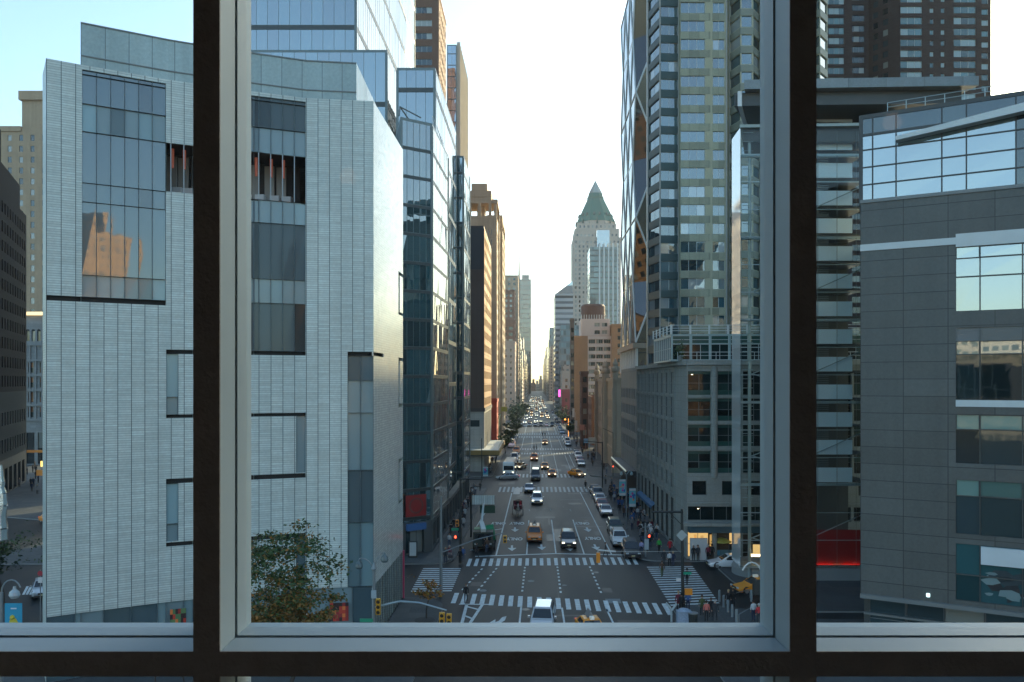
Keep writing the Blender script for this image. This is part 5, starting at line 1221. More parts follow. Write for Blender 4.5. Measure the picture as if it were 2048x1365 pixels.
def proto(kind,paint='white',lit=True,taxi=False,name='car',label='x',group=None):
    T_=thing(name,label,'car' if kind!='van' else 'van',(0,-500,0),group,local=True); d=KIND[kind]; L,W=d['L']/2,d['W']
    mb=MB(); body_mesh(mb,kind); A,Bq=cabin(mb,kind); bo=mb.build('body',PAINT,T_,smooth=False)
    bv=bo.modifiers.new('b','BEVEL'); bv.width=.035; bv.segments=2; bv.limit_method='ANGLE'; bv.angle_limit=R(20)
    for nm,q in glassquads(A,Bq,kind): g_=MB(); g_.face(q); g_.build(nm,CG,T_)
    for x in (-W+.02,W-.02):
        for y in (-L+.92,L-.98):
            w_=MB(); s=1 if x>0 else -1; w_.cyl((x-s*.22,y,.33),(x,y,.33),.33,n=16); wo=w_.build('wheel',TYR,T_)
            w_=MB(); w_.cyl((x,y,.33),(x+s*.014,y,.33),.21,n=10); w_.build('rim',RIM,wo)
            w_=MB(); w_.cyl((x-s*.1,y,.36),(x-s*-.0+s*.004,y,.36),.40,n=16); w_.build('wheel_arch',BLK,T_)
    for s in (-1,1):
        w_=MB(); w_.box(s*W*.70-.16,s*W*.70+.16,-L-.0,-L+.12,.62*d['belt'],.62*d['belt']+.15); w_.build('headlight',HL if lit else HLO,T_)
        w_=MB(); w_.box(s*W*.78-.12,s*W*.78+.12,L-.1,L+.01,.68*d['belt'],.68*d['belt']+.2); w_.build('tail_light',TL,T_)
        w_=MB(); w_.box(s*(W+.10)-.09,s*(W+.10)+.09,d['ws']-.12,d['ws']+.0,d['belt']+.0,d['belt']+.16); w_.build('wing_mirror',PAINT,T_)
    w_=MB(); w_.box(-W*.45,W*.45,-L-.015,-L+.05,.50,.68); w_.build('grille',BLK,T_)
    w_=MB(); w_.box(-W*.93,W*.93,-L-.03,-L+.10,.30,.42); w_.build('bumper',BLK,T_)
    w_=MB(); w_.box(-.2,.2,-L-.04,-L-.02,.42,.54); w_.build('number_plate',PLT,T_)
    if kind in('suv','minivan'):
        for s in (-1,1): w_=MB(); w_.cyl((s*W*.66,d['rf0']+.2,d['H']+.03),(s*W*.66,d['rf1']-.2,d['H']+.03),.03,n=6); w_.build('roof_bar',BLK,T_)
    if taxi:
        w_=MB(); w_.box(-.16,.16,-.45,.0,d['H']-.01,d['H']+.2); w_.build('roof_sign',M('taxi_sign',(.7,.7,.65),.4,emit=(1,.95,.8),es=.04),T_)
        w_=MB(); p_=[(-.1,.15),( .1,.15),(.1,1.25),(-.1,1.25)]; 
        w_.face([(-.28,.15,d['H']+.02),(.28,.15,d['H']+.02),(0,.15,d['H']+.5)]); w_.face([(.28,1.3,d['H']+.02),(-.28,1.3,d['H']+.02),(0,1.3,d['H']+.5)]); w_.face([(-.28,1.3,d['H']+.02),(-.28,.15,d['H']+.02),(0,.15,d['H']+.5),(0,1.3,d['H']+.5)]); w_.face([(.28,.15,d['H']+.02),(.28,1.3,d['H']+.02),(0,1.3,d['H']+.5),(0,.15,d['H']+.5)]); w_.build('roof_advert',M('advert_pale',(.2,.2,.2),.5,var=.4,scale=5),T_)
    return T_
protos={}
def setpaint(T_,paint):
    for o in [T_]+list(T_.children_recursive):
        if o.type=='MESH':
            for i,s in enumerate(o.material_slots):
                if o.data.materials[i] and o.data.materials[i].name=='car_paint_base': s.link='OBJECT'; s.material=PM[paint]
used=set()
def car(kind,paint,x,y,label,rz=None,lit=True,taxi=False,group=None,name=None):
    nm={'sedan':'car','suv':'sport_utility_vehicle','minivan':'minivan','van':'van'}[kind] if not taxi else 'taxi'; nm=name or nm
    key=(kind,lit,taxi)
    if key not in protos: protos[key]=proto(kind,'white',lit,taxi,nm); T_=protos[key]
    else: T_=copy_tree(protos[key])
    T_.name=nm; T_.location=(x,y,0.008); T_.rotation_euler=(0,0,AX*-1 if rz is None else rz); T_['label']=label; T_['category']='taxi' if taxi else ('van' if kind in('van','minivan') else 'car')
    if 'group' in T_: del T_['group']
    if group: T_['group']=group
    setpaint(T_,paint); return T_
def carpx(kind,paint,px,py,label,**k):
    x,y=G(px,py); return car(kind,paint,x,y+KIND[kind]['L']/2,label,**k)
Gt='vehicles coming up the avenue'
carpx('minivan','orange',1070,1087,'orange-yellow taxi with a roof sign waiting in the second lane behind the crosswalk',taxi=True,lit=False,group=Gt)
carpx('suv','black',1139,1099,'black four-wheel drive with lit headlights beside the orange taxi near the stop line',group=Gt)
carpx('suv','white',1075,1011,'white four-wheel drive with lit headlights in mid block ahead of the horse carriage',group=Gt)
carpx('sedan','blue',1059,987,'dark blue car on the far side crosswalk just left of the centre lane',lit=False,group=Gt)
carpx('van','dark',1072,963,'dark van following the dark blue car across the second junction',lit=False,group=Gt)
carpx('sedan','orange',1105,955,'taxi with lit headlights standing at the second junction right of the dark van',taxi=True,group=Gt)
carpx('sedan','yellow',1090.5,940,'taxi with lit headlights just behind the one right of the dark van',taxi=True,group=Gt)
carpx('minivan','orange',1069,923,'taxi van with lit headlights in the left lane beyond the second junction',taxi=True,group=Gt)
carpx('sedan','gold',1040.5,940,'taxi beside the coach on the left, angled out of the parking lane',taxi=True,group=Gt,rz=-.35)
carpx('sedan','yellow',1155,955.5,'rightmost taxi at the second junction, turning with lit headlights',taxi=True,group=Gt,rz=.45)
carpx('sedan','yellow',1090.5,890,'taxi with very bright headlights alone in the middle of the third block',taxi=True,group=Gt)
# near pair
x,y=G(1087,1262); T_=car('minivan','silver',x,y+1.0,'large silver minivan half hidden by the window rail at bottom centre',lit=False,group=Gt,rz=-.10)
x,y=G(1186,1285); T_=car('sedan','yellow',x,y+1.4,'taxi with a grey roof advert just above the window rail right of the silver minivan',taxi=True,lit=False,group=Gt,rz=.12)
# side street cars
x,y=G(1452,1139); car('sedan','white',x+.6,y+.9,'white saloon waiting in the side street outside the corner shop',rz=R(-90),lit=False)
x,y=G(1502,1189); car('sedan','yellow',x+.9,y+.9,'yellow taxi entering from the right below the glass atrium',rz=R(-80),lit=False,taxi=True)
x,y=G(1014,960); car('sedan','silver',x,y+.9,'pale saloon turning left at the second junction in front of the coach',rz=R(-78),lit=False)
# parked right, near block
Gp='cars parked along the right kerb of the first block'
PR=[('suv','black',1268,1121,'black four-wheel drive first in the row parked at the right kerb'),('suv','white',1243,1096,'white four-wheel drive with roof bars parked second at the right kerb'),('suv','green',1234,1071,'dark green four-wheel drive parked third at the right kerb'),
('sedan','silver',1215,1034,'silver saloon parked at the near end of the far group on the right kerb'),('sedan','red',1208,1021,'dark red car with pale roof parked behind the silver saloon'),('sedan','white',1203,1009,'white saloon parked behind the dark red car'),('suv','grey',1198,999,'grey four-wheel drive parked behind the white saloon'),('sedan','dark',1192,989,'dark saloon last in the first block of parked cars on the right')]
for k,c_,px,py,lb in PR: carpx(k,c_,px,py,lb,lit=(c_=='grey'),group=Gp)
Gq='cars parked along the right kerb of the second block'
q_=[('sedan','grey',1164,934,'grey saloon nearest the junction in the second block of parked cars on the right'),('sedan','red',1161,926.5,'reddish car parked behind the grey saloon in the second block'),('suv','white',1158,919,'white car parked third in the second block'),('sedan','dark',1155,912,'dark car parked fourth in the second block')]
for k,c_,px,py,lb in q_: carpx(k,c_,px,py,lb,lit=False,group=Gq)
Gl='vehicles standing along the left kerb'
l_=[('van','white',1029,926,'white van parked behind the coach on the left kerb'),('sedan','dark',1033,918.5,'dark car parked behind the white van on the left kerb')]
for k,c_,px,py,lb in l_: carpx(k,c_,px,py,lb,lit=False,group=Gl)
carpx('minivan','orange',1033,908,'orange taxi van among the parked cars on the left kerb',taxi=True,lit=False,group=Gl)
# coach
T_=thing('coach','white coach with dark windscreen standing at the left kerb by the second junction','bus',(0,0,0),Gl,local=True)
mb=MB(); W=1.25
loft(mb,[ring(-5.5,W*.9,.4,2.7,.4),ring(-5.3,W,.3,3.0,.4),ring(5.3,W,.3,3.05,.4),ring(5.5,W*.9,.5,2.8,.4)]); mb.build('body',PM['white'],T_)
mb=MB(); mb.face([(-1.05,-5.52,1.2),(1.05,-5.52,1.2),(1.0,-5.49,2.6),(-1.0,-5.49,2.6)]); mb.build('windscreen',CG,T_)
for s in (-1,1):
    for k in range(6):
        q=[(s*1.262,-4.6+k*1.6,1.5),(s*1.262,-3.15+k*1.6,1.5),(s*1.262,-3.15+k*1.6,2.45),(s*1.262,-4.6+k*1.6,2.45)]; mb=MB(); mb.face(q if s>0 else q[::-1]); mb.build('side_window',CG,T_)
    for y in (-3.4,3.6): mb=MB(); wheel_at(mb,s*1.24,y,r=.48); mb.build('wheel',[TYR,RIM],T_)
    mb=MB(); mb.box(s*.95-.15,s*.95+.15,-5.56,-5.4,.62,.85); mb.build('headlight',HL,T_)
x,y=G(1020,952); T_.location=(x,y+5.5,0.008); T_.rotation_euler=(0,0,-.06)
# ---- far traffic : one joined mesh per car (too small to show parts)
def far_mesh(kind,lit):
    mb=MB(); body_mesh(mb,kind); A,Bq=cabin(mb,kind); d=KIND[kind]; L,W=d['L']/2,d['W']
    for nm,q in glassquads(A,Bq,kind): mb.face(q,1)
    for x in (-W,W):
        for y in (-L+.92,L-.98): wheel_at(mb,x,y,2,2)
    for s in (-1,1): mb.box(s*W*.7-.18,s*W*.7+.18,-L-.02,-L+.1,.58,.78,3)
    return mb.mesh('distant_car',[PAINT,CG,TYR,M('headlight_far',(1,.9,.7),.2,var=0,emit=(1,.84,.6),es=3.2) if lit else HLO])
FM={(k,l):far_mesh(k,l) for k in ('sedan','suv','van') for l in (0,1)}
g=random.Random(21)
def farcar(x,y,lab,grp,lit,col=None,kind=None):
    kind=kind or g.choice(['sedan','sedan','suv','van','sedan']); col=col or g.choice(['yellow','white','silver','black','dark','grey','white','yellow','blue'])
    o=bpy.data.objects.new('distant_car',FM[(kind,lit)]); C.objects.link(o); o.location=(x,y,.008); o.rotation_euler=(0,0,-AX)
    o.material_slots[0].link='OBJECT'; o.material_slots[0].material=PM[col]; o['label']=lab; o['category']='car'; o['group']=grp
for k in range(34):
    Yc=322+k*7.2
    if any(a-4<Yc<b+4 for a,b in streets): continue
    P=AV(10.2,Yc); 
    if g.random()<.88: c_=g.choice(['white','silver','black','dark','grey','blue','red']); kk=g.choice(['sedan','suv','van']); farcar(*P,'small distant %s %s parked in the long row at the right kerb'%(c_,{'sedan':'saloon','suv':'four-wheel drive','van':'van'}[kk]),'distant cars parked on the right',0,c_,kk)
for k in range(6):
    P=AV(10.2,262+k*6.6); farcar(*P,'%s car parked %s in the right kerb row of the third block'%(['grey','white','dark','silver','dark','white'][k],['nearest us','second','third','fourth','fifth','farthest'][k]),'cars parked on the right of the third block',0,['grey','white','dark','silver','dark','white'][k])
for k in range(10):
    P=AV(-7.6,256+k*6.4); 
    if not 303<P[1]<320: c_=['white','orange','silver','black','white','grey','silver','dark','white','red'][k]; farcar(*P,'%s car %s in the left kerb row before the dark trees'%(c_,['nearest us','second','third','fourth','fifth','sixth','seventh','eighth','ninth','farthest'][k]),'cars parked on the left before the trees',0,c_)
n_=0
for k in range(34):
    Yc=395+k*8*(1+k*.05)
    for lane in (-5.6,-2.8,.2,3.4,6.5):
        if g.random()<(.28 if Yc<480 else .72):
            P=AV(lane+g.uniform(-.3,.3),Yc+g.uniform(-3,3)); c_=g.choice(['yellow','white','silver','black','yellow','grey','white','yellow','blue']); kk=g.choice(['sedan','suv','van']); farcar(*P,'tiny oncoming %s %s with headlights on in the far queue, %s'%(c_,{'sedan':'saloon','suv':'four-wheel drive','van':'van'}[kk],'leftmost lane' if lane<-5 else 'rightmost lane' if lane>6 else 'a middle lane'),'oncoming traffic far down the avenue',1,c_,kk)
for k in range(5): farcar(*AV(-3+k*2.6,376+g.uniform(-1,1)),['dark car crossing the avenue at the fourth junction, leftmost','dark car second from the left crossing at the fourth junction','dark car in the middle of the fourth junction','red-tinted car fourth from the left at the fourth junction','dark car rightmost at the fourth junction'][k],'cars spread over the fourth junction',0,['dark','black','dark','red','black'][k])

# cherry picker
cpk=thing('cherry_picker_truck','green boom-lift truck with raised white arm and work basket at the left kerb','truck',(*G(965,1100),0))
X,Y=G(966,1104); GR=M('truck_green',(.01,.26,.10),.4)
mb=MB(); mb.box(X-1.25,X+1.25,Y+.3,Y+7.6,.55,.95); mb.box(X-1.2,X+1.2,Y+.2,Y+2.0,.6,2.3); mb.box(X-1.15,X+1.15,Y+4.2,Y+7.5,.95,1.7); mb.build('chassis',M('truck_dark',(.02,.035,.03),.5),cpk)
mb=MB(); mb.face([(X-1.05,Y+.19,1.35),(X+1.05,Y+.19,1.35),(X+1.0,Y+.19,2.1),(X-1.0,Y+.19,2.1)]); mb.build('windscreen',CG,cpk)
mb=MB(); mb.cyl((X,Y+3.6,1.5),(X+1.3,Y+3.6,1.7),1.0,n=16); mb.box(X-1.2,X-.1,Y+2.8,Y+4.4,1.0,2.2); mb.build('turret',GR,cpk)
for s in (-1,1):
    for y in (1.2,5.6,6.6): mb=MB(); wheel_at(mb,X+s*1.25,Y+y,r=.48); mb.build('wheel',[TYR,RIM],cpk)
    mb=MB(); mb.box(X+s*.9-.12,X+s*.9+.12,Y+.12,Y+.2,.8,1.0); mb.build('headlight',HLO,cpk)
BW=M('boom_white',(.55,.62,.60),.4); mb=MB(); b0=(X-.1,Y+3.0,1.6); b1=(XP(962,Y+3),Y+3.0,ZP(1047,Y+3)); b2=(XP(968,Y+7),Y+7.0,ZP(1008,Y+7))
mb.cyl((XP(967,Y+.0),Y+.2,2.4),(XP(963,Y+2),Y+2.2,ZP(1047,Y+2.2)),.42,.36,n=4); mb.cyl((XP(963,Y+2),Y+2.2,ZP(1047,Y+2.2)),(XP(967,Y+6),Y+6,ZP(1008,Y+6)),.16,.13,n=8); mb.build('boom_arm',BW,cpk)
Yk=Y+6; mb=MB(); x0,x1=XP(944,Yk),XP(989,Yk); z0,z1=ZP(1008,Yk),ZP(991,Yk); mb.box(x0,x1,Yk-.05,Yk+.0,z0,z1); mb.box(x0,x1,Yk,Yk+1.2,z0-.1,z0-.02); mb.build('work_basket',Mtile('basket_corrugated',(.52,.62,.62),.28,9,.05,0,(.28,.35,.35),rough=.5),cpk)
mb=MB(); mb.box(XP(960,Yk),XP(990,Yk),Yk+.1,Yk+1.0,z0-1.2,z0-.25); mb.build('basket_support',M('truck_green_dark',(.01,.07,.045),.5),cpk)
# ==================================================================== people
def skin_mesh(joints,edges,radii,sub=1,root=0,name='person'):
    me=bpy.data.meshes.new('sk'); me.from_pydata([tuple(j) for j in joints],edges,[]); o=bpy.data.objects.new('sk',me); C.objects.link(o)
    o.modifiers.new('s','SKIN'); 
    for i,r in enumerate(radii):
        v=me.skin_vertices[0].data[i]; v.radius=(r,r) if not isinstance(r,tuple) else r; v.use_root=(i==root)
    s=o.modifiers.new('u','SUBSURF'); s.levels=sub; s.render_levels=sub
    dg_=bpy.context.evaluated_depsgraph_get(); out=bpy.data.meshes.new_from_object(o.evaluated_get(dg_)); bpy.data.objects.remove(o); out.name=name; return out
SK=[M('skin_a',(.48,.29,.20),.6,var=0),M('skin_b',(.30,.17,.11),.6,var=0)]
slotm=[M('p_skin',(.45,.28,.2),.6,var=0),M('p_top',(.1,.1,.1),.8,var=0),M('p_bottom',(.05,.05,.06),.8,var=0),M('p_shoe',(.02,.02,.02),.6,var=0)]
def person_mesh(pose,coat=0):
    # x right, y forward is -y (faces -Y)
    st={'stand':(0,0,0),'walk':(.26,-.26,.22),'walk2':(.18,-.20,-.15),'reach':(.05,-.05,0)}[pose]
    lf,rf,arm=st
    J=[];E=[];Rr=[]
    def add(p,r,par=None): J.append(p);Rr.append(r); 
    def a(p,r,par):
        J.append(p);Rr.append(r); i=len(J)-1
        if par is not None: E.append((par,i))
        return i
    pel=a((0,0,.95),(.155,.11),None); wa=a((0,0,1.12),(.14,.10),pel); ch=a((0,0,1.33),(.17,.115),wa); nk=a((0,-.01,1.48),.06,ch); hd0=a((0,-.02,1.56),.085,nk); hd=a((0,-.025,1.66),.10,hd0); a((0,-.015,1.74),.055,hd)
    for s,f,ar in ((-1,lf,-arm),(1,rf,arm)):
        hip=a((s*.09,0,.88),.095,pel); kn=a((s*.10,-f*.55-.02,.50),.065,hip); an=a((s*.10,-f*.9+(.08 if f<0 else 0),.09+(.05 if f<0 else 0)),.045,kn); a((s*.11,-f*.9-.15+(.08 if f<0 else 0),.04+(.03 if f<0 else 0)),.04,an)
        sh=a((s*.19,0,1.40),.065,ch); el=a((s*.25,-ar*.35,1.13),.047,sh)
        if pose=='reach' and s>0: wr=a((s*.18,-.26,1.18),.034,el); h_=a((s*.15,-.34,1.20),.036,wr); fd=Vector((-.1,-.9,.1))
        else: wr=a((s*.25,-ar*.8-.04,.90),.034,el); h_=a((s*.25,-ar*.9-.05,.83),.034,wr); fd=Vector((0,-.2,-1))
        for k in range(4):
            b0=Vector(J[h_]); o_=Vector((0,.02-.013*k,0)); f1=a(tuple(b0+o_+fd*.05),.010,h_); a(tuple(b0+o_+fd*(.085-.008*abs(k-1.5))+Vector((-s*.015,0,0))),.008,f1)
        a(tuple(Vector(J[h_])+Vector((-s*.03,-.035,-.02))),.010,h_)
    me=skin_mesh(J,E,Rr)
    for m_ in slotm: me.materials.append(m_)
    for p_ in me.polygons:
        c_=p_.center; z=c_.z; lat=abs(c_.x)
        if z>1.50: i=0
        elif z<.11: i=3
        elif lat>.15 and z<.90 and coat==0 and lat>.19: i=0
        elif lat>.19 and z<.88: i=0
        elif z>(.97 if not coat else .70): i=1
        else: i=2
        if pose=='reach' and c_.y<-.28 and z>1.1: i=0
        p_.material_index=i; p_.use_smooth=True
    # face: nose, eyes, mouth added to the same body mesh
    bm=bmesh.new(); bm.from_mesh(me)
    def blob(c_,r,mi):
        n0=set(bm.faces); bmesh.ops.create_icosphere(bm,subdivisions=1,radius=r,matrix=Matrix.Translation(c_))
        for f in set(bm.faces)-n0: f.material_index=mi; f.smooth=True
    blob((0,-.125,1.635),.016,0); blob((-.035,-.112,1.665),.011,3); blob((.035,-.112,1.665),.011,3); blob((0,-.115,1.59),.014,0); blob((-.10,-.02,1.64),.02,0); blob((.10,-.02,1.64),.02,0)
    bm.to_mesh(me); bm.free(); return me
HAIRS=[M('hair_dark',(.02,.015,.012),.7,var=0),M('hair_brown',(.09,.05,.03),.7,var=0),M('hair_grey',(.35,.34,.33),.7,var=0),M('hair_blond',(.35,.25,.13),.7,var=0)]
def hair_mesh(long):
    bm=bmesh.new(); bmesh.ops.create_icosphere(bm,subdivisions=2,radius=.118,matrix=Matrix.Translation((0,.012,1.685)))
    for v in list(bm.verts):
        if v.co.y<-.055 and v.co.z<1.71: bm.verts.remove(v)
    for v in bm.verts:
        if v.co.z<1.62: v.co.z-=(.14 if long else .0); v.co.y=max(v.co.y,.02)
    me=bpy.data.meshes.new('hair'); bm.to_mesh(me); bm.free(); me.materials.append(HAIRS[0]); return me
PMs={(p_,c_):person_mesh(p_,c_) for p_ in ('stand','walk','walk2','reach') for c_ in (0,1)}; HM=[hair_mesh(0),hair_mesh(1)]
CC={'black':(.012,.013,.015),'dark':(.03,.033,.04),'navy':(.02,.03,.07),'red':(.45,.02,.03),'pink':(.50,.06,.12),'green':(.03,.40,.06),'white':(.55,.57,.58),'lilac':(.30,.32,.55),'grey':(.18,.19,.2),'brown':(.10,.06,.04),'coral':(.55,.15,.12),'blue':(.05,.12,.30),'olive':(.07,.09,.03),'jeans':(.05,.08,.14),'beige':(.32,.27,.2),'maroon':(.15,.02,.04)}
CM={k:M('cloth_'+k,v,.85,var=0) for k,v in CC.items()}
g=random.Random(31)
def person(x,y,top,bottom,label,face=0,pose='walk',coat=0,group=None,hair=None,z=None,bag=False,h=1.0):
    o=bpy.data.objects.new('person',PMs[(pose,coat)]); C.objects.link(o)
    for i,m_ in enumerate((SK[g.random()<.3],CM[top],CM[bottom],CM['black'])): o.material_slots[i].link='OBJECT'; o.material_slots[i].material=m_
    o.location=(x,y,z if z is not None else .0); o.rotation_euler=(0,0,R(face)); s=h*g.uniform(.95,1.04); o.scale=(s,s,s)
    tag(o,label,'person',group)
    hm=bpy.data.objects.new('hair',HM[1 if hair and 'long' in hair else 0]); C.objects.link(hm); hm.parent=o; hm.material_slots[0].link='OBJECT'; hm.material_slots[0].material=HAIRS[g.choice([0,0,1,1,2,3])]
    return o
def pp(px,py,*a,**k):
    x,y=G(px,py); zz=.15 if k.pop('pav',False) else .008
    if zz>.1: y=(HC-.15)*F/(py-HOR); x=XP(px,y)
    return person(x,y,*a,z=zz,**k)
Gc='people on the crosswalks and corners'
BR=[ # px,py(feet),top,bottom,label,face,pose,coat,pav
(932,1205,'black','dark','person in black walking alone over the near crosswalk on the left',0,'walk',1,0),
(953,1115,'dark','dark','person in dark coat stepping off the left kerb before the far crosswalk',90,'walk',1,0),
(969,1105,'black','black','person in black standing behind the boom truck',180,'stand',1,0),
(974,1106,'brown','jeans','person in brown jacket beside the boom truck wheel',0,'walk2',0,0),
(891,1126,'dark','navy','person with a pushchair on the left far corner pavement',10,'stand',1,1),
(899,1122,'maroon','grey','person in maroon top walking with the one pushing the pushchair',0,'walk',0,1),
(920,1128,'black','black','person in black waiting beside the signal pole on the left corner',180,'stand',1,1),
(926,1124,'blue','jeans','person in blue jacket holding white bags at the left corner',0,'stand',0,1),
(902,1074,'black','dark','person in black walking up the left pavement near the glass tower shops',180,'walk',1,1),
(880,1068,'dark','dark','person standing close to the glass tower shop windows',90,'stand',1,1),
(799,1192,'black','dark','person in black standing at the museum base grille',90,'stand',1,1),
(1324,1155,'brown','olive','person in brown jacket carrying a bag at the top of the right crosswalk',180,'walk',0,0),
(1328,1132,'dark','dark','person in dark jacket stepping down from the right corner kerb',0,'walk',0,1),
(1339,1134,'white','black','person in white top on the right corner kerb',180,'stand',0,1),
(1346,1134,'navy','navy','person in navy beside the one in white on the right corner kerb',180,'stand',1,1),
(1340,1108,'red','black','person in a bright red jacket on the right pavement',180,'walk',1,1),
(1318,1106,'green','black','person in a bright green jacket on the right pavement',0,'walk',0,1),
(1314,1075,'white','black','person in white top and dark bag far up the right pavement',0,'walk',0,1),
(1283,1112,'lilac','jeans','person in lilac shirt standing by the walk signal',180,'stand',0,1),
(1374,1172,'black','dark','person in black halfway over the right crosswalk behind the black mast',180,'walk2',1,0),
(1357,1224,'maroon','black','person in dark red left of the black mast base at the near right corner',180,'stand',1,1),
(1363,1226,'black','black','person in black right behind the mast at the near right corner',180,'stand',1,1),
(1376,1223,'blue','navy','person with a blue backpack right of the mast at the near right corner',180,'stand',0,1),
(1404,1232,'olive','black','person in dark green coat, left in the trio at the near right corner',180,'stand',1,1),
(1413,1244,'coral','black','person in a coral pink top in the middle of the near corner trio',180,'stand',0,1),
(1422,1236,'black','black','person in a black coat right in the trio at the near right corner',180,'stand',1,1),
(1430,1243,'dark','dark','person crouching down in dark clothes beside the trio',150,'walk2',0,1),
(1457,1218,'black','dark','person with grey hair left in the couple among the bollards',180,'stand',1,1),
(1466,1215,'black','black','person with fair head right in the couple among the bollards',180,'stand',1,1),
(1507,1244,'white','navy','person with pale scarf at the bottom right corner of the central pane',200,'stand',0,1),
(1518,1250,'red','dark','person in dark red jacket at the bottom right corner of the central pane',180,'stand',0,1),
(1387,1122,'black','black','leftmost person in black outside the corner shop',0,'stand',1,1),
(1396,1122,'dark','dark','person in dark coat second from left outside the corner shop',20,'stand',1,1),
(1416,1122,'maroon','black','person in maroon outside the corner shop near the pillar',180,'stand',0,1),
(1424,1121,'black','black','person in black between pillar and white saloon',160,'stand',1,1),
(1447,1112,'olive','dark','person in olive behind the white saloon bonnet',0,'stand',1,1),
(1211,1114,'dark','dark','person in dark coat crossing behind the hanging yellow signal',90,'walk',1,0),
(1171,980,'black','black','person in black walking at the right end of the second junction crosswalk',0,'walk',1,0),
(1068,901,'black','black','left person of the pair crossing the third junction',90,'walk',1,0),
(1073,901,'dark','black','right person of the pair crossing the third junction',90,'walk2',1,0),
(1085,874,'black','dark','left person of the pair standing in the road at the fourth crosswalk',0,'stand',1,0),
(1090,874,'black','black','right person of the pair standing in the road at the fourth crosswalk',0,'stand',1,0),
(1078,856,'dark','black','tiny lone walker on the far crosswalk, left of centre',90,'walk',0,0),
(1088,855,'black','dark','tiny lone walker on the far crosswalk, right of centre',90,'walk',0,0)]
for px,py,tp,bt_,lb,fc_,po,ct,pv in BR: pp(px,py,tp,bt_,lb,face=fc_,pose=po,coat=ct,pav=bool(pv),group=Gc)
cols=list(CC)
for k in range(58):
    Yc=g.uniform(99,150); u=g.uniform(12.6,15.8); P=AV(u,Yc)
    tp=g.choice(['black','dark','navy','grey','black','brown','maroon','blue','white']); bt_=g.choice(['black','dark','jeans','navy']); po=g.choice(['walk','walk2','stand']); person(*P,tp,bt_,'%s pedestrian in %s top and %s trousers in the crowd by the parked cars'%('standing' if po=='stand' else 'walking',tp,bt_),face=g.choice([0,180])+g.uniform(-30,30),pose=po,coat=g.randint(0,1),group='crowd on the right pavement',z=.15)
for k in range(26):
    Yc=g.uniform(160,300); u=g.uniform(12.4,16.2); P=AV(u,Yc); zz=.15 if not any(a<Yc<b for a,b in streets) else .01
    tp=g.choice(['black','dark','navy','grey','brown']); bt_=g.choice(['black','dark','jeans']); po=g.choice(['walk','walk2','stand']); person(*P,tp,bt_,'%s small figure in %s top on the right pavement beyond the second junction'%('standing' if po=='stand' else 'walking',tp),face=g.choice([0,180]),pose=po,coat=g.randint(0,1),group='people beyond the second junction on the right',z=zz)
for k in range(24):
    Yc=g.uniform(100,152); u=g.uniform(-11.3,-9.9); P=AV(u,Yc)
    tp=g.choice(['black','dark','navy','grey','maroon','white']); bt_=g.choice(['black','dark','jeans']); po=g.choice(['walk','walk2','stand']); person(*P,tp,bt_,'%s person in %s top on the left pavement beside the stepped glass tower'%('standing' if po=='stand' else 'walking',tp),face=g.choice([0,180]),pose=po,coat=g.randint(0,1),group='people on the left pavement',z=.15)
for k in range(22):
    Yc=g.uniform(176,190) if k<10 else g.uniform(190,300); u=g.uniform(-11.0,-9.8); P=AV(u,Yc); zz=.15 if not any(a<Yc<b for a,b in streets) else .01
    tp=g.choice(['black','dark','navy','grey']); bt_=g.choice(['black','dark','jeans']); po=g.choice(['walk','walk2','stand']); person(*P,tp,bt_,'%s small figure in %s top on the left pavement past the second junction'%('standing' if po=='stand' else 'walking',tp),face=g.choice([0,180]),pose=po,coat=g.randint(0,1),group='people beyond the second junction on the left',z=zz)
for k in range(16):
    px=g.uniform(4,92); py=g.uniform(925,990); x,y=G(px,py); person(x,y,g.choice(['black','dark','navy','grey']),'black','dark figure on the shaded pavement left of the museum, %s'%('nearer the kerb' if py>960 else 'nearer the shopfronts'),face=g.choice([0,90,180]),pose='stand',coat=1,group='people left of the museum',z=.15)
# pushchair
T_=thing('pushchair','dark pushchair on the left far corner with a blanket','pushchair',(*G(901,1124),.15)); X,Y=G(901,1126)
mb=MB(); mb.box(X-.25,X+.25,Y-.4,Y+.3,.6,.9); mb.build('seat',M('pram_dark',(.05,.05,.06),.7),T_); mb=MB()
for s in (-1,1):
    for y in (-.35,.3): mb.cyl((X+s*.26,Y+y,.3),(X+s*.30,Y+y,.3),.14,n=10)
    mb.cyl((X+s*.25,Y+.3,.35),(X+s*.25,Y+.75,1.15),.02)
mb.build('wheel_frame',BLK,T_)
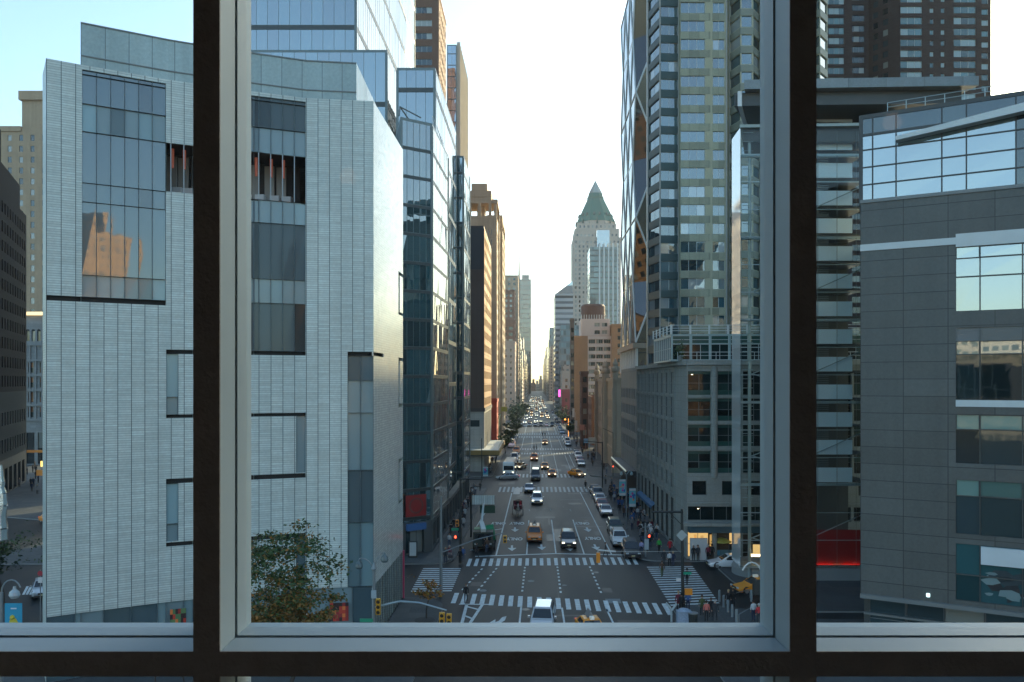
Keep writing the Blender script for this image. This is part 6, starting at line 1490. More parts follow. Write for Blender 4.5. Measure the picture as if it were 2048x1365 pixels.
# horse carriage
HX,HY=G(1036,1037)
def horse_mesh():
    J=[(0,.75,1.2),(0,.2,1.15),(0,-.4,1.2),(0,-.75,1.45),(0,-1.05,1.8),(0,-1.15,1.95),(0,-1.4,1.75),(0,-1.52,1.62)]; Rr=[.27,.30,.29,.17,.13,.12,.085,.06]; E=[(0,1),(1,2),(2,3),(3,4),(4,5),(5,6),(6,7)]
    for s in (-1,1):
        i=len(J); J+=[(s*.17,-.5,.95),(s*.17,-.55,.55),(s*.17,-.52,.12),(s*.17,-.58,.04)]; Rr+=[.11,.06,.045,.06]; E+=[(2,i),(i,i+1),(i+1,i+2),(i+2,i+3)]
        i=len(J); J+=[(s*.17,.78,.95),(s*.18,.68,.72),(s*.18,.92,.48),(s*.18,.86,.10),(s*.18,.80,.04)]; Rr+=[.13,.08,.055,.045,.06]; E+=[(0,i),(i,i+1),(i+1,i+2),(i+2,i+3),(i+3,i+4)]
        i=len(J); J+=[(s*.06,-1.10,2.14)]; Rr+=[.025]; E+=[(5,i)]
    i=len(J); J+=[(0,1.02,1.25),(0,1.12,.75)]; Rr+=[.05,.06]; E+=[(0,i),(i,i+1)]
    me=skin_mesh(J,E,Rr,root=1,name='horse'); me.materials.append(M('horse_grey',(.50,.47,.43),.8,var=.3,scale=3))
    for p_ in me.polygons: p_.use_smooth=True
    return me
ho=bpy.data.objects.new('horse',horse_mesh()); C.objects.link(ho); ho.location=(HX,HY+1.5,.0); tag(ho,'pale grey carriage horse walking toward us in the left lane','horse')
mb=MB(); mb.box(-.33,.33,-.5,-.42,.9,1.5); mb.box(-.02,.02,-1.2,-.4,1.6,2.0); hb=mb.build('harness',M('harness_black',(.02,.015,.015),.6),ho)
T_=thing('horse_carriage','dark red open horse carriage with large black wheels behind the pale horse','carriage',(HX,HY+4.2,0),local=True); 
mb=MB(); mb.box(-.65,.65,-.9,1.3,.8,1.15); mb.box(-.7,.7,1.1,1.4,.9,1.9); mb.box(-.6,.6,-1.2,-.85,.9,1.45); mb.build('body',M('carriage_maroon',(.12,.01,.02),.4),T_)
mb=MB(); mb.box(-.6,.6,-.1,.9,1.16,1.35); mb.build('seat',M('seat_red',(.4,.02,.04),.6),T_)
for s in (-1,1):
    for y,r in ((-.8,.45),(.9,.58)):
        mb=MB()
        for k in range(14):
            a0,a1=2*math.pi*k/14,2*math.pi*(k+1)/14; mb.cyl((s*.8,y+r*math.cos(a0),r+r*math.sin(a0)),(s*.8,y+r*math.cos(a1),r+r*math.sin(a1)),.035,n=5)
            mb.cyl((s*.8,y,r),(s*.8,y+r*math.cos(a0),r+r*math.sin(a0)),.015,n=4)
        mb.build('wheel',BLK,T_)
    mb=MB(); mb.cyl((s*.4,-1.2,.9),(s*.42,-4.1,1.1),.03); mb.build('shaft',BLK,T_)
person(HX,HY+3.4,'black','black','driver in black sitting high on the horse carriage',pose='reach',coat=1,z=.62); person(HX-.3,HY+4.6,'maroon','dark','left passenger in maroon riding in the horse carriage',pose='stand',coat=1,z=.5,h=.9); person(HX+.3,HY+4.6,'red','dark','right passenger in red riding in the horse carriage',pose='stand',coat=1,z=.5,h=.9)

# ==================================================================== street furniture
PB=M('pole_black',(.02,.025,.025),.5); PG=M('pole_grey',(.22,.25,.26),.45,metal=.3); YL=M('signal_yellow',(.62,.33,.02),.5); RED=M('signal_red_lit',(1,.1,.05),.4,emit=(1,.07,.03),es=2.2); SIGN=M('sign_green',(.01,.28,.16),.5); OR=M('signal_orange',(.7,.25,.02),.5)
def head(T_,x,y,z,mat=YL,red=True,face=-1,n_=3,w=.36):
    mb=MB(); mb.box(x-w/2,x+w/2,y-.18,y+.10,z,z+.36*n_); o=mb.build('signal_head',mat,T_)
    for k in range(n_):
        m2=MB(); zc=z+.18+.36*k
        for a in range(10):
            if not 6<=a<=8 : m2.cyl((x+.15*math.cos(a*.628),y-.18,zc+.15*math.sin(a*.628)),(x+.15*math.cos(a*.628),y-.36,zc+.15*math.sin(a*.628)),.022,n=4)
        m2.build('visor',mat,o)
        m2=MB(); m2.cyl((x,y-.185,zc),(x,y-.20,zc),.13,n=12); m2.build('lens',RED if (red and k==n_-1) else BLK,o)
    return o
def hand(T_,x,y,z):
    mb=MB(); mb.box(x-.22,x+.22,y-.08,y+.12,z-.22,z+.22); o=mb.build('walk_signal',BLK,T_); mb=MB(); mb.box(x-.09,x+.09,y-.10,y-.085,z-.14,z+.02)
    for k in range(4): mb.box(x-.09+k*.05,x-.055+k*.05,y-.10,y-.085,z+.02,z+.12+(.03 if k in(1,2) else 0))
    mb.box(x-.14,x-.091,y-.10,y-.085,z-.06,z+.01); mb.build('hand_symbol',RED,o)
def pos(px,Y,py): return (XP(px,Y),Y,ZP(py,Y))
# right mast
T_=thing('signal_mast','tall black signal mast with short arm at the near right corner','signal mast',(XP(1365,72.6),72.6,.15)); x=XP(1366,72.6)
mb=MB(); mb.cyl((x,72.6,.15),(x-.1,72.6,9.1),.16,.11,n=10); mb.cyl((x,72.6,.15),(x,72.6,1.0),.24,.2,n=10); mb.build('pole',PB,T_)
mb=MB(); mb.cyl((x,72.6,8.85),(XP(1303,72.6),72.6,8.85),.11,.09,n=8); mb.cyl((x,72.6,7.6),(x-1.2,72.6,8.8),.03); mb.build('arm',PB,T_)
mb=MB(); c_=pos(1363.5,72.4,1071); r=.5; mb.face([(c_[0],72.35,c_[2]-r),(c_[0]+r,72.35,c_[2]),(c_[0],72.35,c_[2]+r),(c_[0]-r,72.35,c_[2])]); mb.build('diamond_sign',M('sign_back',(.33,.38,.38),.5),T_)
mb=MB(); c_=pos(1375,72.4,1147); mb.box(c_[0]-.35,c_[0]+.35,72.38,72.42,c_[2]-.11,c_[2]+.11); mb.build('street_sign',SIGN,T_)
c_=pos(1377,72.4,1189); mb=MB(); mb.box(c_[0]-.33,c_[0]+.33,72.3,72.5,c_[2]-.05,c_[2]+.5); mb.build('walk_signal_box',OR,T_)
c_=pos(1357,72.4,1160); mb=MB(); mb.box(c_[0]-.2,c_[0]+.2,72.38,72.42,c_[2]-.14,c_[2]+.14); mb.build('small_sign',M('sign_white',(.6,.6,.6),.5),T_)
# hanging signal
T_=thing('hanging_signal','orange signal head hanging from a white bar above the far crosswalk','traffic light',(XP(1197,72),72,5)); 
c_=pos(1196.5,72,1126); mb=MB(); mb.box(c_[0]-.16,c_[0]+.16,71.9,72.2,c_[2],c_[2]+.86); mb.build('signal_head',OR,T_); a=pos(1196,72,1100.5); b=pos(1231.5,72,1103.5); mb=MB(); mb.cyl(a,b,.07,n=6); mb.cyl(b,(x-.05,72.55,b[2]-.1),.012,n=4); mb.cyl(a,(a[0],a[1],c_[2]+.8),.03); mb.build('bar',FRW,T_)
# walk signal right kerb
T_=thing('walk_signal_post','grey post with lit red hand signal on the far right corner','signal post',(XP(1291,95),95,.15)); x=XP(1291,95); mb=MB(); mb.cyl((x,95,.15),(x,95,4.0),.1,n=8); mb.build('pole',PG,T_); hand(T_,XP(1298,95),94.9,ZP(1072,95)); mb=MB(); mb.box(x-.15,x+.35,94.85,94.9,1.0,2.2); mb.build('sign_panel',M('sign_pale',(.35,.42,.46),.5),T_); mb=MB(); mb.cyl((x-.3,95,ZP(1055,95)),(x+.9,95,ZP(1053,95)),.05); mb.build('arm',PG,T_)
# walk signal across second junction
T_=thing('far_walk_signal','black post with lit red signal by the dark doorway past the second junction','signal post',(*AV(15.0,176),.15)); x=XP(1226,176); mb=MB(); mb.cyl((x,176,.15),(x,176,9.5),.09,.06); mb.build('pole',PB,T_); hand(T_,x,175.8,ZP(933,176)); mb=MB(); mb.cyl((x,176,9.4),(x-2.2,176,10.4),.06,.04); mb.build('arm',PB,T_)
T_=thing('far_signal_mast','black signal mast with arm at the right side of the second junction','signal mast',(*AV(12.6,158),.15)); x=XP(1205,157); mb=MB(); mb.cyl((x,157,.15),(x,157,ZP(884,157)),.14,.1); mb.cyl((x,157,ZP(886,157)),(XP(1163,157),157,ZP(882,157)),.08,.06); mb.build('pole',PB,T_)
# left curb masts
T_=thing('left_signal_mast','grey pole with long rising arm and yellow signal above the left lane','signal mast',(XP(882,78),78,.15)); x=XP(882,78)
mb=MB(); mb.cyl((x,78,.15),(x,78,9.5),.16,.1,n=8); mb.build('pole',PG,T_); mb=MB(); e=pos(1008,80,1066); mb.tube([(x,78,ZP(1106,78)),(XP(950,79),79,ZP(1080,79)),e],[.07,.05,.04]); mb.build('arm',PG,T_); c_=pos(1010,80,1086); head(T_,c_[0],80,c_[2],YL,False,w=.36,n_=2)
T_=thing('left_black_mast','black mast with arm and lit red signal on the left far corner','signal mast',(XP(921,92),92,.15)); x=XP(921,92)
mb=MB(); mb.cyl((x,92,.15),(x,92,ZP(956,92)),.16,.11,n=8); mb.cyl((x,92,ZP(958,92)),(XP(966,92),92,ZP(959,92)),.09,.07); mb.build('pole',PB,T_); hand(T_,XP(911,91.8),91.8,ZP(1074,91.8)); head(T_,XP(914.5,91.7),91.7,ZP(1053,91.7),OR,False,n_=2); mb=MB(); mb.box(x-1.0,x-.2,91.8,91.84,ZP(1061,92),ZP(1056,92)); mb.build('street_sign',SIGN,T_)
T_=thing('left_lamp_post','slim black lamp post behind the black mast on the left pavement','lamp post',(XP(942,107),107,.15)); x=XP(942,107); mb=MB(); mb.cyl((x,107,.15),(x,107,ZP(975,107)),.13,.08); mb.cyl((x,107,ZP(975,107)),(x+1.2,107,ZP(973,107)),.05); mb.build('pole',PB,T_)
# foreground twin lamp + signals
YN_=57.0; T_=thing('twin_lamp_signal_pole','grey pole with two teardrop lamps and yellow signals in front of the museum corner','signal pole',(XP(747,YN_),YN_,.15)); x=XP(748,YN_)
mb=MB(); mb.cyl((x,YN_,.15),(x,YN_,ZP(1138,YN_)),.16,.1,n=10); mb.lathe((x,YN_,ZP(1141,YN_)),[(.1,0),(.22,.1),(.14,.3),(.05,.5),(0,.7)],8); mb.build('pole',PG,T_)
for sx,lx,ly in ((-1,718,1120),(1,769,1107)):
    z1=ZP(ly,YN_); lx_=XP(lx,YN_); mb=MB(); P_=[]
    for k in range(8):
        a=math.pi*k/7; P_.append((x+(lx_-x)*(1-math.cos(a))/2,YN_,ZP(1150,YN_)+(z1-ZP(1150,YN_))*(k/7)**.8+.45*math.sin(a)))
    mb.tube(P_,.045); mb.build('lamp_arm',PG,T_)
    mb=MB(); mb.lathe((lx_,YN_,z1-.62),[(0,-.02),(.18,0),(.27,.14),(.23,.36),(.10,.5),(.07,.62),(0,.7)],14); mb.build('lamp_shade',M('lamp_glass_grey',(.10,.14,.15),.2),T_)
mb=MB(); mb.tube([(x,YN_,ZP(1215,YN_)),pos(800,56.5,1203),pos(840,56.2,1206),pos(893,56,1221)],[.08,.07,.06,.05],n=8); mb.build('mast_arm',M('arm_blue_grey',(.28,.36,.40),.4),T_)
c_=pos(757,56.8,1229); head(T_,c_[0],56.8,c_[2],YL,False,n_=3,w=.30); c_=pos(884,56,1257); head(T_,c_[0],56,c_[2],YL,False,n_=3); head(T_,c_[0]+.48,56.05,c_[2]-.1,YL,False,n_=3,w=.34)
mb=MB(); c_=pos(733,56.9,1241); mb.box(c_[0]-.45,c_[0]+.45,56.85,56.9,c_[2]-.12,c_[2]+.12); mb.build('street_sign',SIGN,T_)
mb=MB(); mb.box(x-.15,x+.2,56.7,56.84,ZP(1195,57),ZP(1180,57)); mb.build('control_box',M('box_pale',(.35,.42,.46),.5),T_)
# banner pole
def banner(T_,px,Y,y0,y1,w,cols):
    x=XP(px,Y); z1,z0=ZP(y0,Y),ZP(y1,Y); mb=MB(); mb.box(x-w/2,x+w/2,Y-.02,Y+.02,z0,z1,0); g=random.Random(px)
    mb.box(x-w/2+.02,x+w/2-.02,Y-.032,Y-.021,z1-(z1-z0)*.13,z1-.03,1); mb.box(x-w/2+.02,x+w/2-.02,Y-.032,Y-.021,z0+.05,z0+(z1-z0)*.16,1)
    for k in range(7):
        cx,cz,r=x+g.uniform(-.25,.25)*w,z0+(z1-z0)*g.uniform(.25,.75),g.uniform(.08,.2)*w/.8
        P_=[(cx+r*math.cos(a*1.05)*g.uniform(.6,1.3),Y-.024-.001*k,cz+r*math.sin(a*1.05)*g.uniform(.6,1.5)) for a in range(6)]; mb.face(P_,2+k%3)
    mb.build('banner',cols,T_)
BC=[M('banner_cyan',(.10,.38,.45),.6),M('banner_white',(.5,.5,.52),.6),M('banner_magenta',(.45,.05,.25),.6),M('banner_blue',(.02,.1,.35),.6),M('banner_orange',(.6,.25,.08),.6)]
T_=thing('banner_lamp_post','grey lamp post with two cyan banners on the right pavement','lamp post',(XP(1253,113),113,.15)); x=XP(1253,113); mb=MB(); mb.cyl((x,113,.15),(x,113,ZP(948,113)),.1,.07,n=8); mb.build('pole',PG,T_)
for s in (-1,1): mb=MB(); mb.tube([(x,113,ZP(950,113)),(x+s*.4,113,ZP(942,113)),(x+s*.7,113,ZP(944,113))],.04); mb.lathe((x+s*.7,113,ZP(944,113)-.5),[(0,0),(.2,.08),(.2,.3),(.06,.5)],8); mb.build('lamp',M('lamp_cover',(.25,.35,.38),.3),T_)
banner(T_,1245,113,959,992,.88,BC); banner(T_,1265,113,977,1014,.92,BC)
T_=thing('left_banner_post','lamp post with a single cyan banner by the canopy on the left pavement','lamp post',(*AV(-9.9,165),.15)); x=XP(971,165); mb=MB(); mb.cyl((x-.75,165,.15),(x-.75,165,9),.09); mb.build('pole',PB,T_); banner(T_,971,165,934,953,1.0,BC[:4]+BC[3:4])
# bottom left banner + lamp
YB=50; T_=thing('gooseneck_lamp_banner','gooseneck lamp with blue banner showing a yellow figure at bottom left','lamp post',(XP(3,YB),YB,.15)); x=XP(3,YB)
mb=MB(); mb.cyl((x,YB,.15),(x,YB,ZP(1185,YB)),.1,n=8); P_=[(x+.6*(1-math.cos(math.pi*k/8)),YB,ZP(1185,YB)+.75*math.sin(math.pi*k/8)) for k in range(8)]; mb.tube(P_,.045); mb.build('pole',PG,T_)
mb=MB(); mb.lathe((XP(29,YB),YB,ZP(1198,YB)),[(0,0),(.22,.05),(.32,.22),(.27,.42),(.1,.58),(.08,.75)],14); mb.build('lamp_shade',M('lamp_glass_pale',(.35,.42,.45),.15),T_)
x=XP(27,YB); mb=MB(); z1=ZP(1207,YB); mb.box(x-.52,x+.52,YB-.02,YB+.02,z1-2.3,z1); P_=[(-.2,-.95),(.15,-.9),(.32,-1.2),(.2,-1.5),(.25,-1.9),(-.3,-1.95),(-.32,-1.6),(-.15,-1.35),(-.25,-1.15)]
mb.face([(x+a,YB-.026,z1+b) for a,b in P_][::1],1); mb.lathe((x-.05,YB-.03,z1-.85),[(0,-.15),(.13,-.08),(.15,.0),(.12,.1),(0,.16)],8,1); mb.box(x-.15,x+.2,YB-.03,YB-.021,z1-.35,z1-.27,2); mb.build('banner',[M('banner_sky',(.02,.30,.48),.6),M('figure_yellow',(.55,.48,.05),.6),M('banner_text',(.6,.65,.7),.6)],T_)
# left gap extras
T_=thing('round_sign_post','post with a red and white sign left of the museum corner','sign',(XP(81,70),70,0)); x=XP(81,70); mb=MB(); mb.cyl((x,70,0),(x,70,ZP(1140,70)),.04); mb.build('pole',PG,T_); mb=MB(); mb.cyl((x,69.95,ZP(1147,70)),(x,69.93,ZP(1147,70)),.22,n=16); mb.build('round_sign',M('sign_red2',(.35,.03,.05),.5),T_); mb=MB(); mb.box(x-.18,x+.18,69.93,69.96,ZP(1166,70),ZP(1155,70)); mb.build('plate',M('sign_white',(.6,.6,.6),.5),T_)
x,y=G(62,1200); car('sedan','silver',x,y+2,'silver car on the street just left of the museum corner, partly hidden',lit=False,rz=.5)
x,y=G(88,1052); car('sedan','orange',x,y+2,'orange taxi glowing on the dark street left of the museum',lit=True,taxi=True,rz=.9)
for px,py,sz,lb in ((89,928,.6,'bright yellow shop sign on the shaded street left of the museum'),(84,946,.9,'orange lit canopy strip below the yellow sign on the shaded street'),(72,903,1.6,'ochre shopfront strip in the dark beyond the museum')):
    Y=150; mb=MB(); x,_,z=pos(px,Y,py); h_=.5 if sz<1 else .22; mb.box(x-sz,x+sz,Y-.2,Y,z-h_,z+h_); tag(mb.build('shop_sign',M('sign_glow%d'%px,(.7,.4,.1),.5,emit=(1,.6,.15) if px==89 else (1,.28,.08),es=.9 if px==89 else .04)),lb,'sign')
T_=thing('silver_foil_sculpture','thin silver crinkled column at the extreme left edge','sculpture',(XP(2,60),60,0)); x=XP(4,60); g=random.Random(4); mb=MB(); z=3; P_=[]
for k in range(14): P_.append((x+g.uniform(-.12,.12),60,ZP(1080,60)+k*.42))
mb.tube(P_,[.5-.03*k for k in range(14)],n=7); mb.build('column',M('foil',(.5,.55,.58),.2,metal=.8,bump=.8,bs=9),T_)
# right bits: bollards, rails, bin, lamp arc, umbrella stall, kiosk panel
for i,(px,py) in enumerate(((1439,1207),(1447.5,1218),(1456,1228),(1464.5,1238),(1473,1248),(1503,1207))):
    X,Y=G(px,py); mb=MB(); mb.cyl((X,Y,.15),(X,Y,1.15),.11,n=12); mb.lathe((X,Y,1.15),[(.11,0),(.08,.07),(0,.1)],12)
    tag(mb.build('bollard',M('bollard_grey',(.22,.26,.27),.5)),['farthest bollard of the slanting row by the near right corner','second farthest bollard of the slanting row by the near right corner','third bollard of the slanting row, beside the couple','fourth bollard of the slanting row by the near right corner','nearest bollard of the slanting row, just above the window rail','lone bollard standing right of the couple below the taxi'][i],'bollard','bollards at the near right corner')
T_=thing('bike_rack','pale looped metal stand at the end of the near crosswalk','stand',(*G(1340,1240),.15)); X,Y=G(1343,1248); mb=MB(); mb.tube([(X,Y,.15),(X,Y,1.0),(X-.1,Y,1.35),(X-.45,Y,1.75)],.09); mb.tube([(X,Y,1.1),(X+.3,Y,1.5),(X+.42,Y,1.7)],.09); mb.build('frame',M('stand_pale',(.38,.44,.45),.5),T_)
T_=thing('litter_bin','dark cylindrical litter bin at the near right corner','bin',(*G(1386,1250),.15)); X,Y=G(1386,1254); mb=MB(); mb.cyl((X,Y,.15),(X,Y,1.1),.36,.4,n=14); mb.build('body',PB,T_); mb=MB(); mb.cyl((X,Y,1.1),(X,Y,1.18),.42,n=14); mb.build('rim',M('bin_rim',(.2,.22,.22),.4),T_)
T_=thing('news_box','pale patterned wrapped box beside the litter bin','box',(*G(1367,1250),.15)); X,Y=G(1368,1252); mb=MB(); mb.box(X-.6,X+.6,Y-.3,Y+.4,.15,1.25); mb.lathe((X,Y,1.25),[(.55,0),(.4,.15),(0,.25)],8); mb.build('body',M('box_wrap',(.25,.32,.42),.6,var=.5,scale=7),T_)
T_=thing('arched_lamp','pale arched lamp standard at the bottom right of the central pane','lamp post',(XP(1527,62),62,.15)); P_=[pos(1527,62,1262)]+[(XP(1527,62)-1.25*(1-math.cos(math.pi*k/10))*.7,62,ZP(1165,62)+1.5*math.sin(math.pi*k/10)) for k in range(9)]; mb=MB(); mb.tube(P_,.06); mb.build('pole',FRW,T_)
T_=thing('black_signal_back','black backed signal box at the right edge above the bollards','signal',(XP(1518,62),62,.15)); c_=pos(1517,62.2,1190); mb=MB(); mb.box(c_[0]-.4,c_[0]+.4,62.1,62.4,c_[2],c_[2]+1.1); mb.cyl((c_[0]+.3,62.3,.15),(c_[0]+.3,62.3,c_[2]),.05); mb.build('housing',PB,T_)
for i,(a,b) in enumerate((((1453,1212),(1500,1200)),((1478,1252),(1530,1222)))):
    A,Bq=G(*a),G(*b); mb=MB(); mb.cyl((*A,.95),(*Bq,.95),.04); 
    for q in (A,Bq): mb.cyl((*q,.15),(*q,.95),.04)
    tag(mb.build('guard_rail',PG),['low grey guard rail behind the couple below the taxi','low grey guard rail near the rail at bottom right'][i],'rail')
T_=thing('parasol_stall','yellow parasol over a street stall outside the corner shop','stall',(*G(1440,1115),.15)); X,Y=G(1441,1118); mb=MB(); mb.cyl((X,Y,.15),(X,Y,2.5),.04); mb.build('pole',PG,T_); mb=MB(); mb.lathe((X,Y,2.0),[(1.35,0),(1.3,.08),(.7,.38),(0,.62)],8); mb.build('parasol',M('parasol_yellow',(.42,.40,.08),.6),T_); mb=MB(); mb.box(X-1.2,X+1.2,Y-.4,Y+.5,.15,1.1); mb.build('counter',M('stall_teal',(.12,.22,.24),.6),T_)
mb=MB(); mb.box(X-1.3,X-.2,Y-.45,Y-.41,.5,1.05); mb.build('stall_sign',M('stall_blue',(.1,.35,.5),.6),T_)
T_=thing('kiosk_panel','white framed information panel on the pavement left of the glass tower door','panel',(*G(826,1117),.15)); X,Y=G(826,1118); mb=MB(); mb.box(X-.5,X+.5,Y-.1,Y+.1,.15,2.0); mb.build('frame',FRD,T_); mb=MB(); mb.box(X-.38,X+.38,Y-.12,Y-.101,.35,1.9); mb.build('poster',M('poster_pale',(.45,.5,.52),.5),T_)
T_=thing('tree_grate','dark round tree grate in the pavement near the museum corner','grate',(*G(850,1240),.15)); X,Y=G(850,1242); Y-=.3; mb=MB(); mb.cyl((X,Y,.15),(X,Y,.17),.85,n=24); mb.build('disc',M('grate_dark',(.02,.025,.025),.7),T_)
for i,(px,Y,zt_,cl) in enumerate(((1090.5,640,24,(1,.05,.45)),)): 
    mb=MB(); P_=AV(12.2,430); zc=ZP(786,430); mb.box(P_[0]-.5,P_[0]+.5,429.9,430.1,zc-2.1,zc+1.6); tag(mb.build('neon_sign',M('neon_pink',(1,.1,.5),.5,emit=(1,.08,.45),es=1.1)),'glowing pink vertical sign far down the right side','sign')
P_=AV(10.6,300); mb=MB(); mb.cyl((P_[0],P_[1],6.6),(P_[0],P_[1]+.1,6.6),.35,n=10); mb.cyl((P_[0]+1.2,P_[1]+.1,.15),(P_[0]+1.2,P_[1]+.1,7),.08); tag(mb.build('distant_traffic_light',M('amber_lit',(1,.4,.1),.5,emit=(1,.3,.05),es=1.2)),'small amber traffic light in the distance on the right','traffic light')
for i,(u,Yc,z,w_,h_,c_) in enumerate(((13.6,300,9,.8,3.2,(.5,.5,.48)),(13.4,240,7,1.4,1.6,(.45,.2,.15)),(14.6,215,5,1.8,1.6,(.45,.45,.4)),(13.0,268,6,.9,3.4,(.4,.38,.36)),(-10.8,280,11,2.0,1.6,(.35,.33,.05)),(13.8,228,4,1.2,1.2,(.2,.4,.6)))):
    P_=AV(u,Yc); mb=MB(); mb.box(P_[0]-w_/2,P_[0]+w_/2,P_[1]-.15,P_[1]+.15,z-h_/2,z+h_/2); mb.box(P_[0]-.05+(w_/2+.3)*(1 if u>0 else -1),P_[0]+.05+(w_/2+.3)*(1 if u>0 else -1),P_[1]-.05,P_[1]+.05,0,z+.2)
    tag(mb.build('projecting_sign',M('projsign%d'%i,c_,.6,var=.3,scale=2)),['tall white projecting sign on the distant right shopfronts','reddish square sign over the distant right pavement','pale square sign above the right pavement near the finial building','tall narrow sign on the right beyond the square signs','yellow sign under the dark trees on the left','small light blue sign over the crowded right pavement'][i],'sign')

# ==================================================================== trees
LM={}
def leafm(name,col,col2):
    m,t,p=base(name); r=rnd(t); t.links.new(mixc(t,r,col,col2),p.inputs['Base Color']); p.inputs['Roughness'].default_value=.6; p.inputs['Subsurface Weight'].default_value=0; return m
LG=leafm('leaf_green',(.015,.045,.012),(.05,.10,.02)); LO=leafm('leaf_autumn',(.10,.09,.012),(.30,.13,.02)); LDG=leafm('leaf_dark',(.010,.028,.012),(.025,.055,.02)); LOR=leafm('leaf_orange',(.35,.10,.01),(.30,.22,.03))
BARK=M('bark',(.05,.042,.035),.9,var=.3,scale=3,bump=.5)
def tree(x,y,z0,h,rad,label,nl,ls,mats,seed,trunk_r=.16,base_f=.35,flat_=.6,name='tree',group=None,density=1.0,sparse=.5,layered=False):
    g=random.Random(seed); T_=thing(name,label,'tree',(x,y,z0),group); mb=MB(); tips=[]
    def branch(p,d,L,r,lvl):
        n_=3; q=p; 
        for k in range(n_):
            d2=(d+Vector((g.uniform(-.25,.25),g.uniform(-.25,.25),g.uniform(-.1,.15)))).normalized(); q2=q+d2*L/n_; mb.cyl(q,q2,r*(1-.25*k/n_),r*(1-.25*(k+1)/n_),5 if lvl else 8); q=q2; d=d2
            if lvl>0: tips.append(q.copy())
        if lvl>=3 or r<.012: return
        for k in range(g.choice([2,3,3]) if lvl else 5):
            a=g.uniform(0,6.28); el=g.uniform(.05,.75) if not layered else g.uniform(-.05,.5); dn=Vector((math.cos(a)*math.cos(el),math.sin(a)*math.cos(el),math.sin(el))); dn=(dn*.8+d*.35).normalized(); branch(q,dn,(L if lvl else min(L,rad*.62))*g.uniform(.55,.85),r*.6,lvl+1)
    branch(Vector((x,y,z0)),Vector((0,0,1)),h*base_f,trunk_r,0)
    c=Vector((x,y,z0+h*(base_f+1)/2)); 
    for t_ in tips:
        v=t_-c; s=max(abs(v.x),abs(v.y))/rad
    mb.build('trunk',BARK,T_)
    lf=MB(); hh=h*(1-base_f)/2*1.05
    clumps=[]
    for _ in range(int(26*density)):
        while True:
            v=Vector((g.uniform(-1,1),g.uniform(-1,1),g.uniform(-1,1)))
            if .25<v.length<1: break
        clumps.append((c+Vector((v.x*rad,v.y*rad,v.z*hh)),g.uniform(.16,.36)*rad,g.randrange(len(mats))))
    for t_ in tips: 
        if g.random()<.8: clumps.append((t_,g.uniform(.10,.22)*rad,g.randrange(len(mats))))
    per=max(3,nl//len(clumps))
    for cc,rr,mi in clumps:
        for _ in range(per):
            v=Vector((g.gauss(0,.5),g.gauss(0,.5),g.gauss(0,.5)*(flat_)))*rr; p_=cc+v; a=Vector((g.uniform(-1,1),g.uniform(-1,1),g.uniform(-.6,.6))).normalized(); b=a.cross(Vector((g.uniform(-1,1),g.uniform(-1,1),g.uniform(-1,1)))).normalized(); s=ls*g.uniform(.6,1.3)
            top=(p_.z-c.z)/hh
            m_=mi if g.random()>.15 else g.randrange(len(mats))
            if mats[0] is LG and len(mats)>1: m_=1 if (g.random()<.22+.8*max(0,-top+.3)) else 0
            lf.face([p_-a*s,p_+b*s*.5,p_+a*s,p_-b*s*.5],m_)
    lf.build('crown',mats,T_); return T_
tree(XP(562,46),46,.15,12.1,3.2,'honey locust turning yellow in front of the museum',22000,.12,[LG,LO],5,.15,.45,.4,layered=True,density=3.4)
tree(XP(853,70.2),70.2,.15,4.6,1.9,'thin young street tree with a few orange leaves near the museum corner',420,.14,[LOR,LO],9,.06,.42,.5,density=.25)
tree(XP(5,75),75,.1,7.4,4.6,'dark green street tree at the bottom left edge',5200,.16,[LDG,LG],12,.18,.35,.5)
tree(XP(300,52),52.5,.1,5.6,2.6,'wispy leafless-looking young tree below the museum wall on the left',260,.10,[LO],15,.05,.4,.5,density=.2)
tree(XP(372,52),52,.1,5.0,1.8,'small reddish bush tree at the museum base by the dark mullion',500,.12,[LO,LOR],16,.05,.4,.5,density=.4)
Gtr='street trees on the left pavement'; Gtr2='street trees on the right pavement'
for i,(u,Yc,h,r) in enumerate(((-8.6,232,6,2.3),(-8.7,262,7,2.6),(-8.2,300,8,3.2),(-7.6,345,10,4.4),(-7.6,372,11,5.2),(-7.8,410,11.5,5.5),(-8.5,450,12,5))):
    tree(*AV(u,Yc),.1,h,r,['low street tree nearest the red building on the left','second street tree on the left past the red building','third street tree on the left, beside the yellow sign','broad dark tree in the left row overhanging the road','broadest dark tree in the left row','tall dark tree behind the broadest one on the left','farthest dark tree of the left row'][i],1500,.45,[LDG,LG],40+i,.15,.35,.6,group=Gtr)
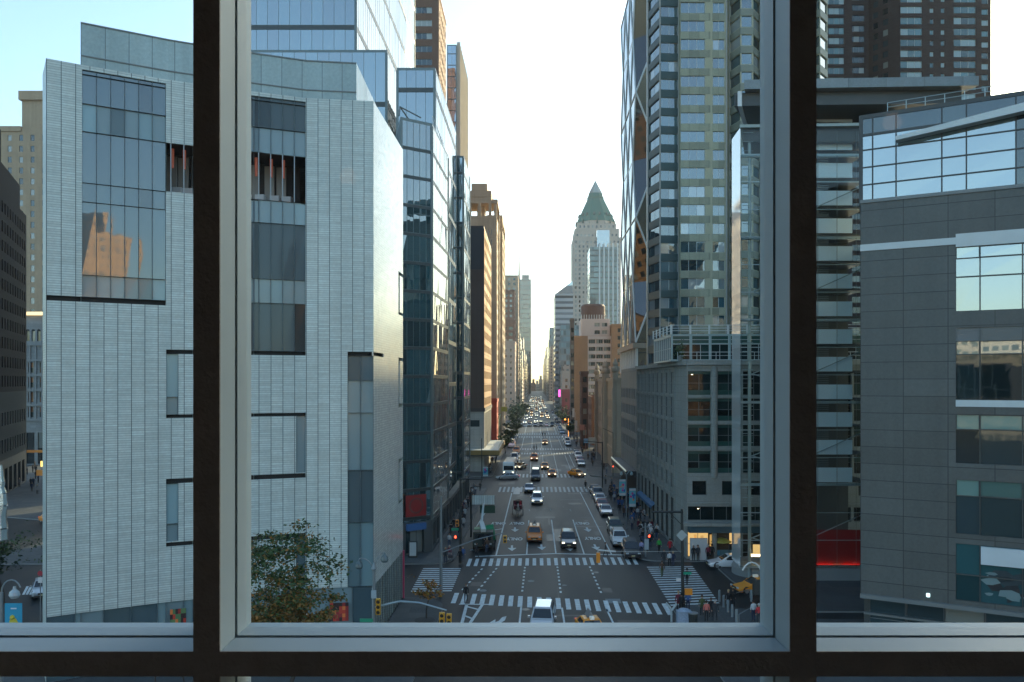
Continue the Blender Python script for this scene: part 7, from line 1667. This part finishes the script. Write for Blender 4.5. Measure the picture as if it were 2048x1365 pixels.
for i,(u,Yc,h,r) in enumerate(((12.6,300,6.5,2.4),(12.8,350,9,3.2),(12.4,378,9,3.2),(12.4,410,9,3))):
    tree(*AV(u,Yc),.1,h,r,['nearest dark street tree on the right pavement','second dark street tree on the right','third dark street tree on the right','farthest dark street tree on the right'][i],1200,.42,[LDG,LG],60+i,.15,.35,.6,group=Gtr2)
T_=thing('roof_shrub','potted green shrub on the pavilion terrace','plant',(XP(1360,95.3),95.3,22.75)); X=XP(1360,95.3); mb=MB(); mb.cyl((X,95.3,22.75),(X,95.3,23.3),.28,.34); mb.build('pot',FR,T_); lf=MB(); g=random.Random(8)
for _ in range(260):
    p_=Vector((X+g.gauss(0,.25),95.3+g.gauss(0,.25),23.9+g.gauss(0,.5))); a=Vector((g.uniform(-1,1),g.uniform(-1,1),g.uniform(-1,1))).normalized(); b=a.orthogonal(); lf.face([p_-a*.12,p_+b*.07,p_+a*.12,p_-b*.07])
lf.build('foliage',LG,T_)

# ==================================================================== buildings behind the viewer, seen mirrored in the glass fronts
for i,(x0,x1,Ya,h,mi) in enumerate(((-170,-75,-190,34,2),(-62,-20,-170,74,0),(-12,30,-190,52,2),(38,64,-160,72,0),(126,148,-180,78,0))):
    mb=MB(); mb.box(x0,x1,Ya-25,Ya,0,h); mb.box(x0+8,x1-10,Ya-20,Ya-4,h,h+9)
    tag(mb.build('mirrored_building',Mfacade('mirrored_gold',(.62,.36,.18),(.10,.07,.05),3.2,3.4,1.6,1.7) if mi==0 else gf[mi]),'city block %s from the left among those mirrored in the glass towers'%ordn[i],'building','buildings mirrored in the glass fronts')
# ==================================================================== air
mb=MB(); mb.box(-1600,1600,-270,2500,-1,262); hz=mb.build('haze',None if False else M('haze_tmp',(1,1,1))); hz.data.materials.clear()
hm=bpy.data.materials.new('haze'); hm.use_nodes=True; t=hm.node_tree; t.nodes.clear(); o_=nd(t,'ShaderNodeOutputMaterial'); pv=nd(t,'ShaderNodeVolumePrincipled')
pv.inputs['Color'].default_value=(.95,.95,.95,1); pv.inputs['Density'].default_value=.00014; pv.inputs['Anisotropy'].default_value=.1; t.links.new(pv.outputs[0],o_.inputs['Volume'])
hz.data.materials.append(hm); hz['kind']='stuff'; hz['label']='thin sunlit haze filling the avenue'; hz['category']='haze'
for o in list(bpy.data.objects):
    if '_o' in o: del o['_o']
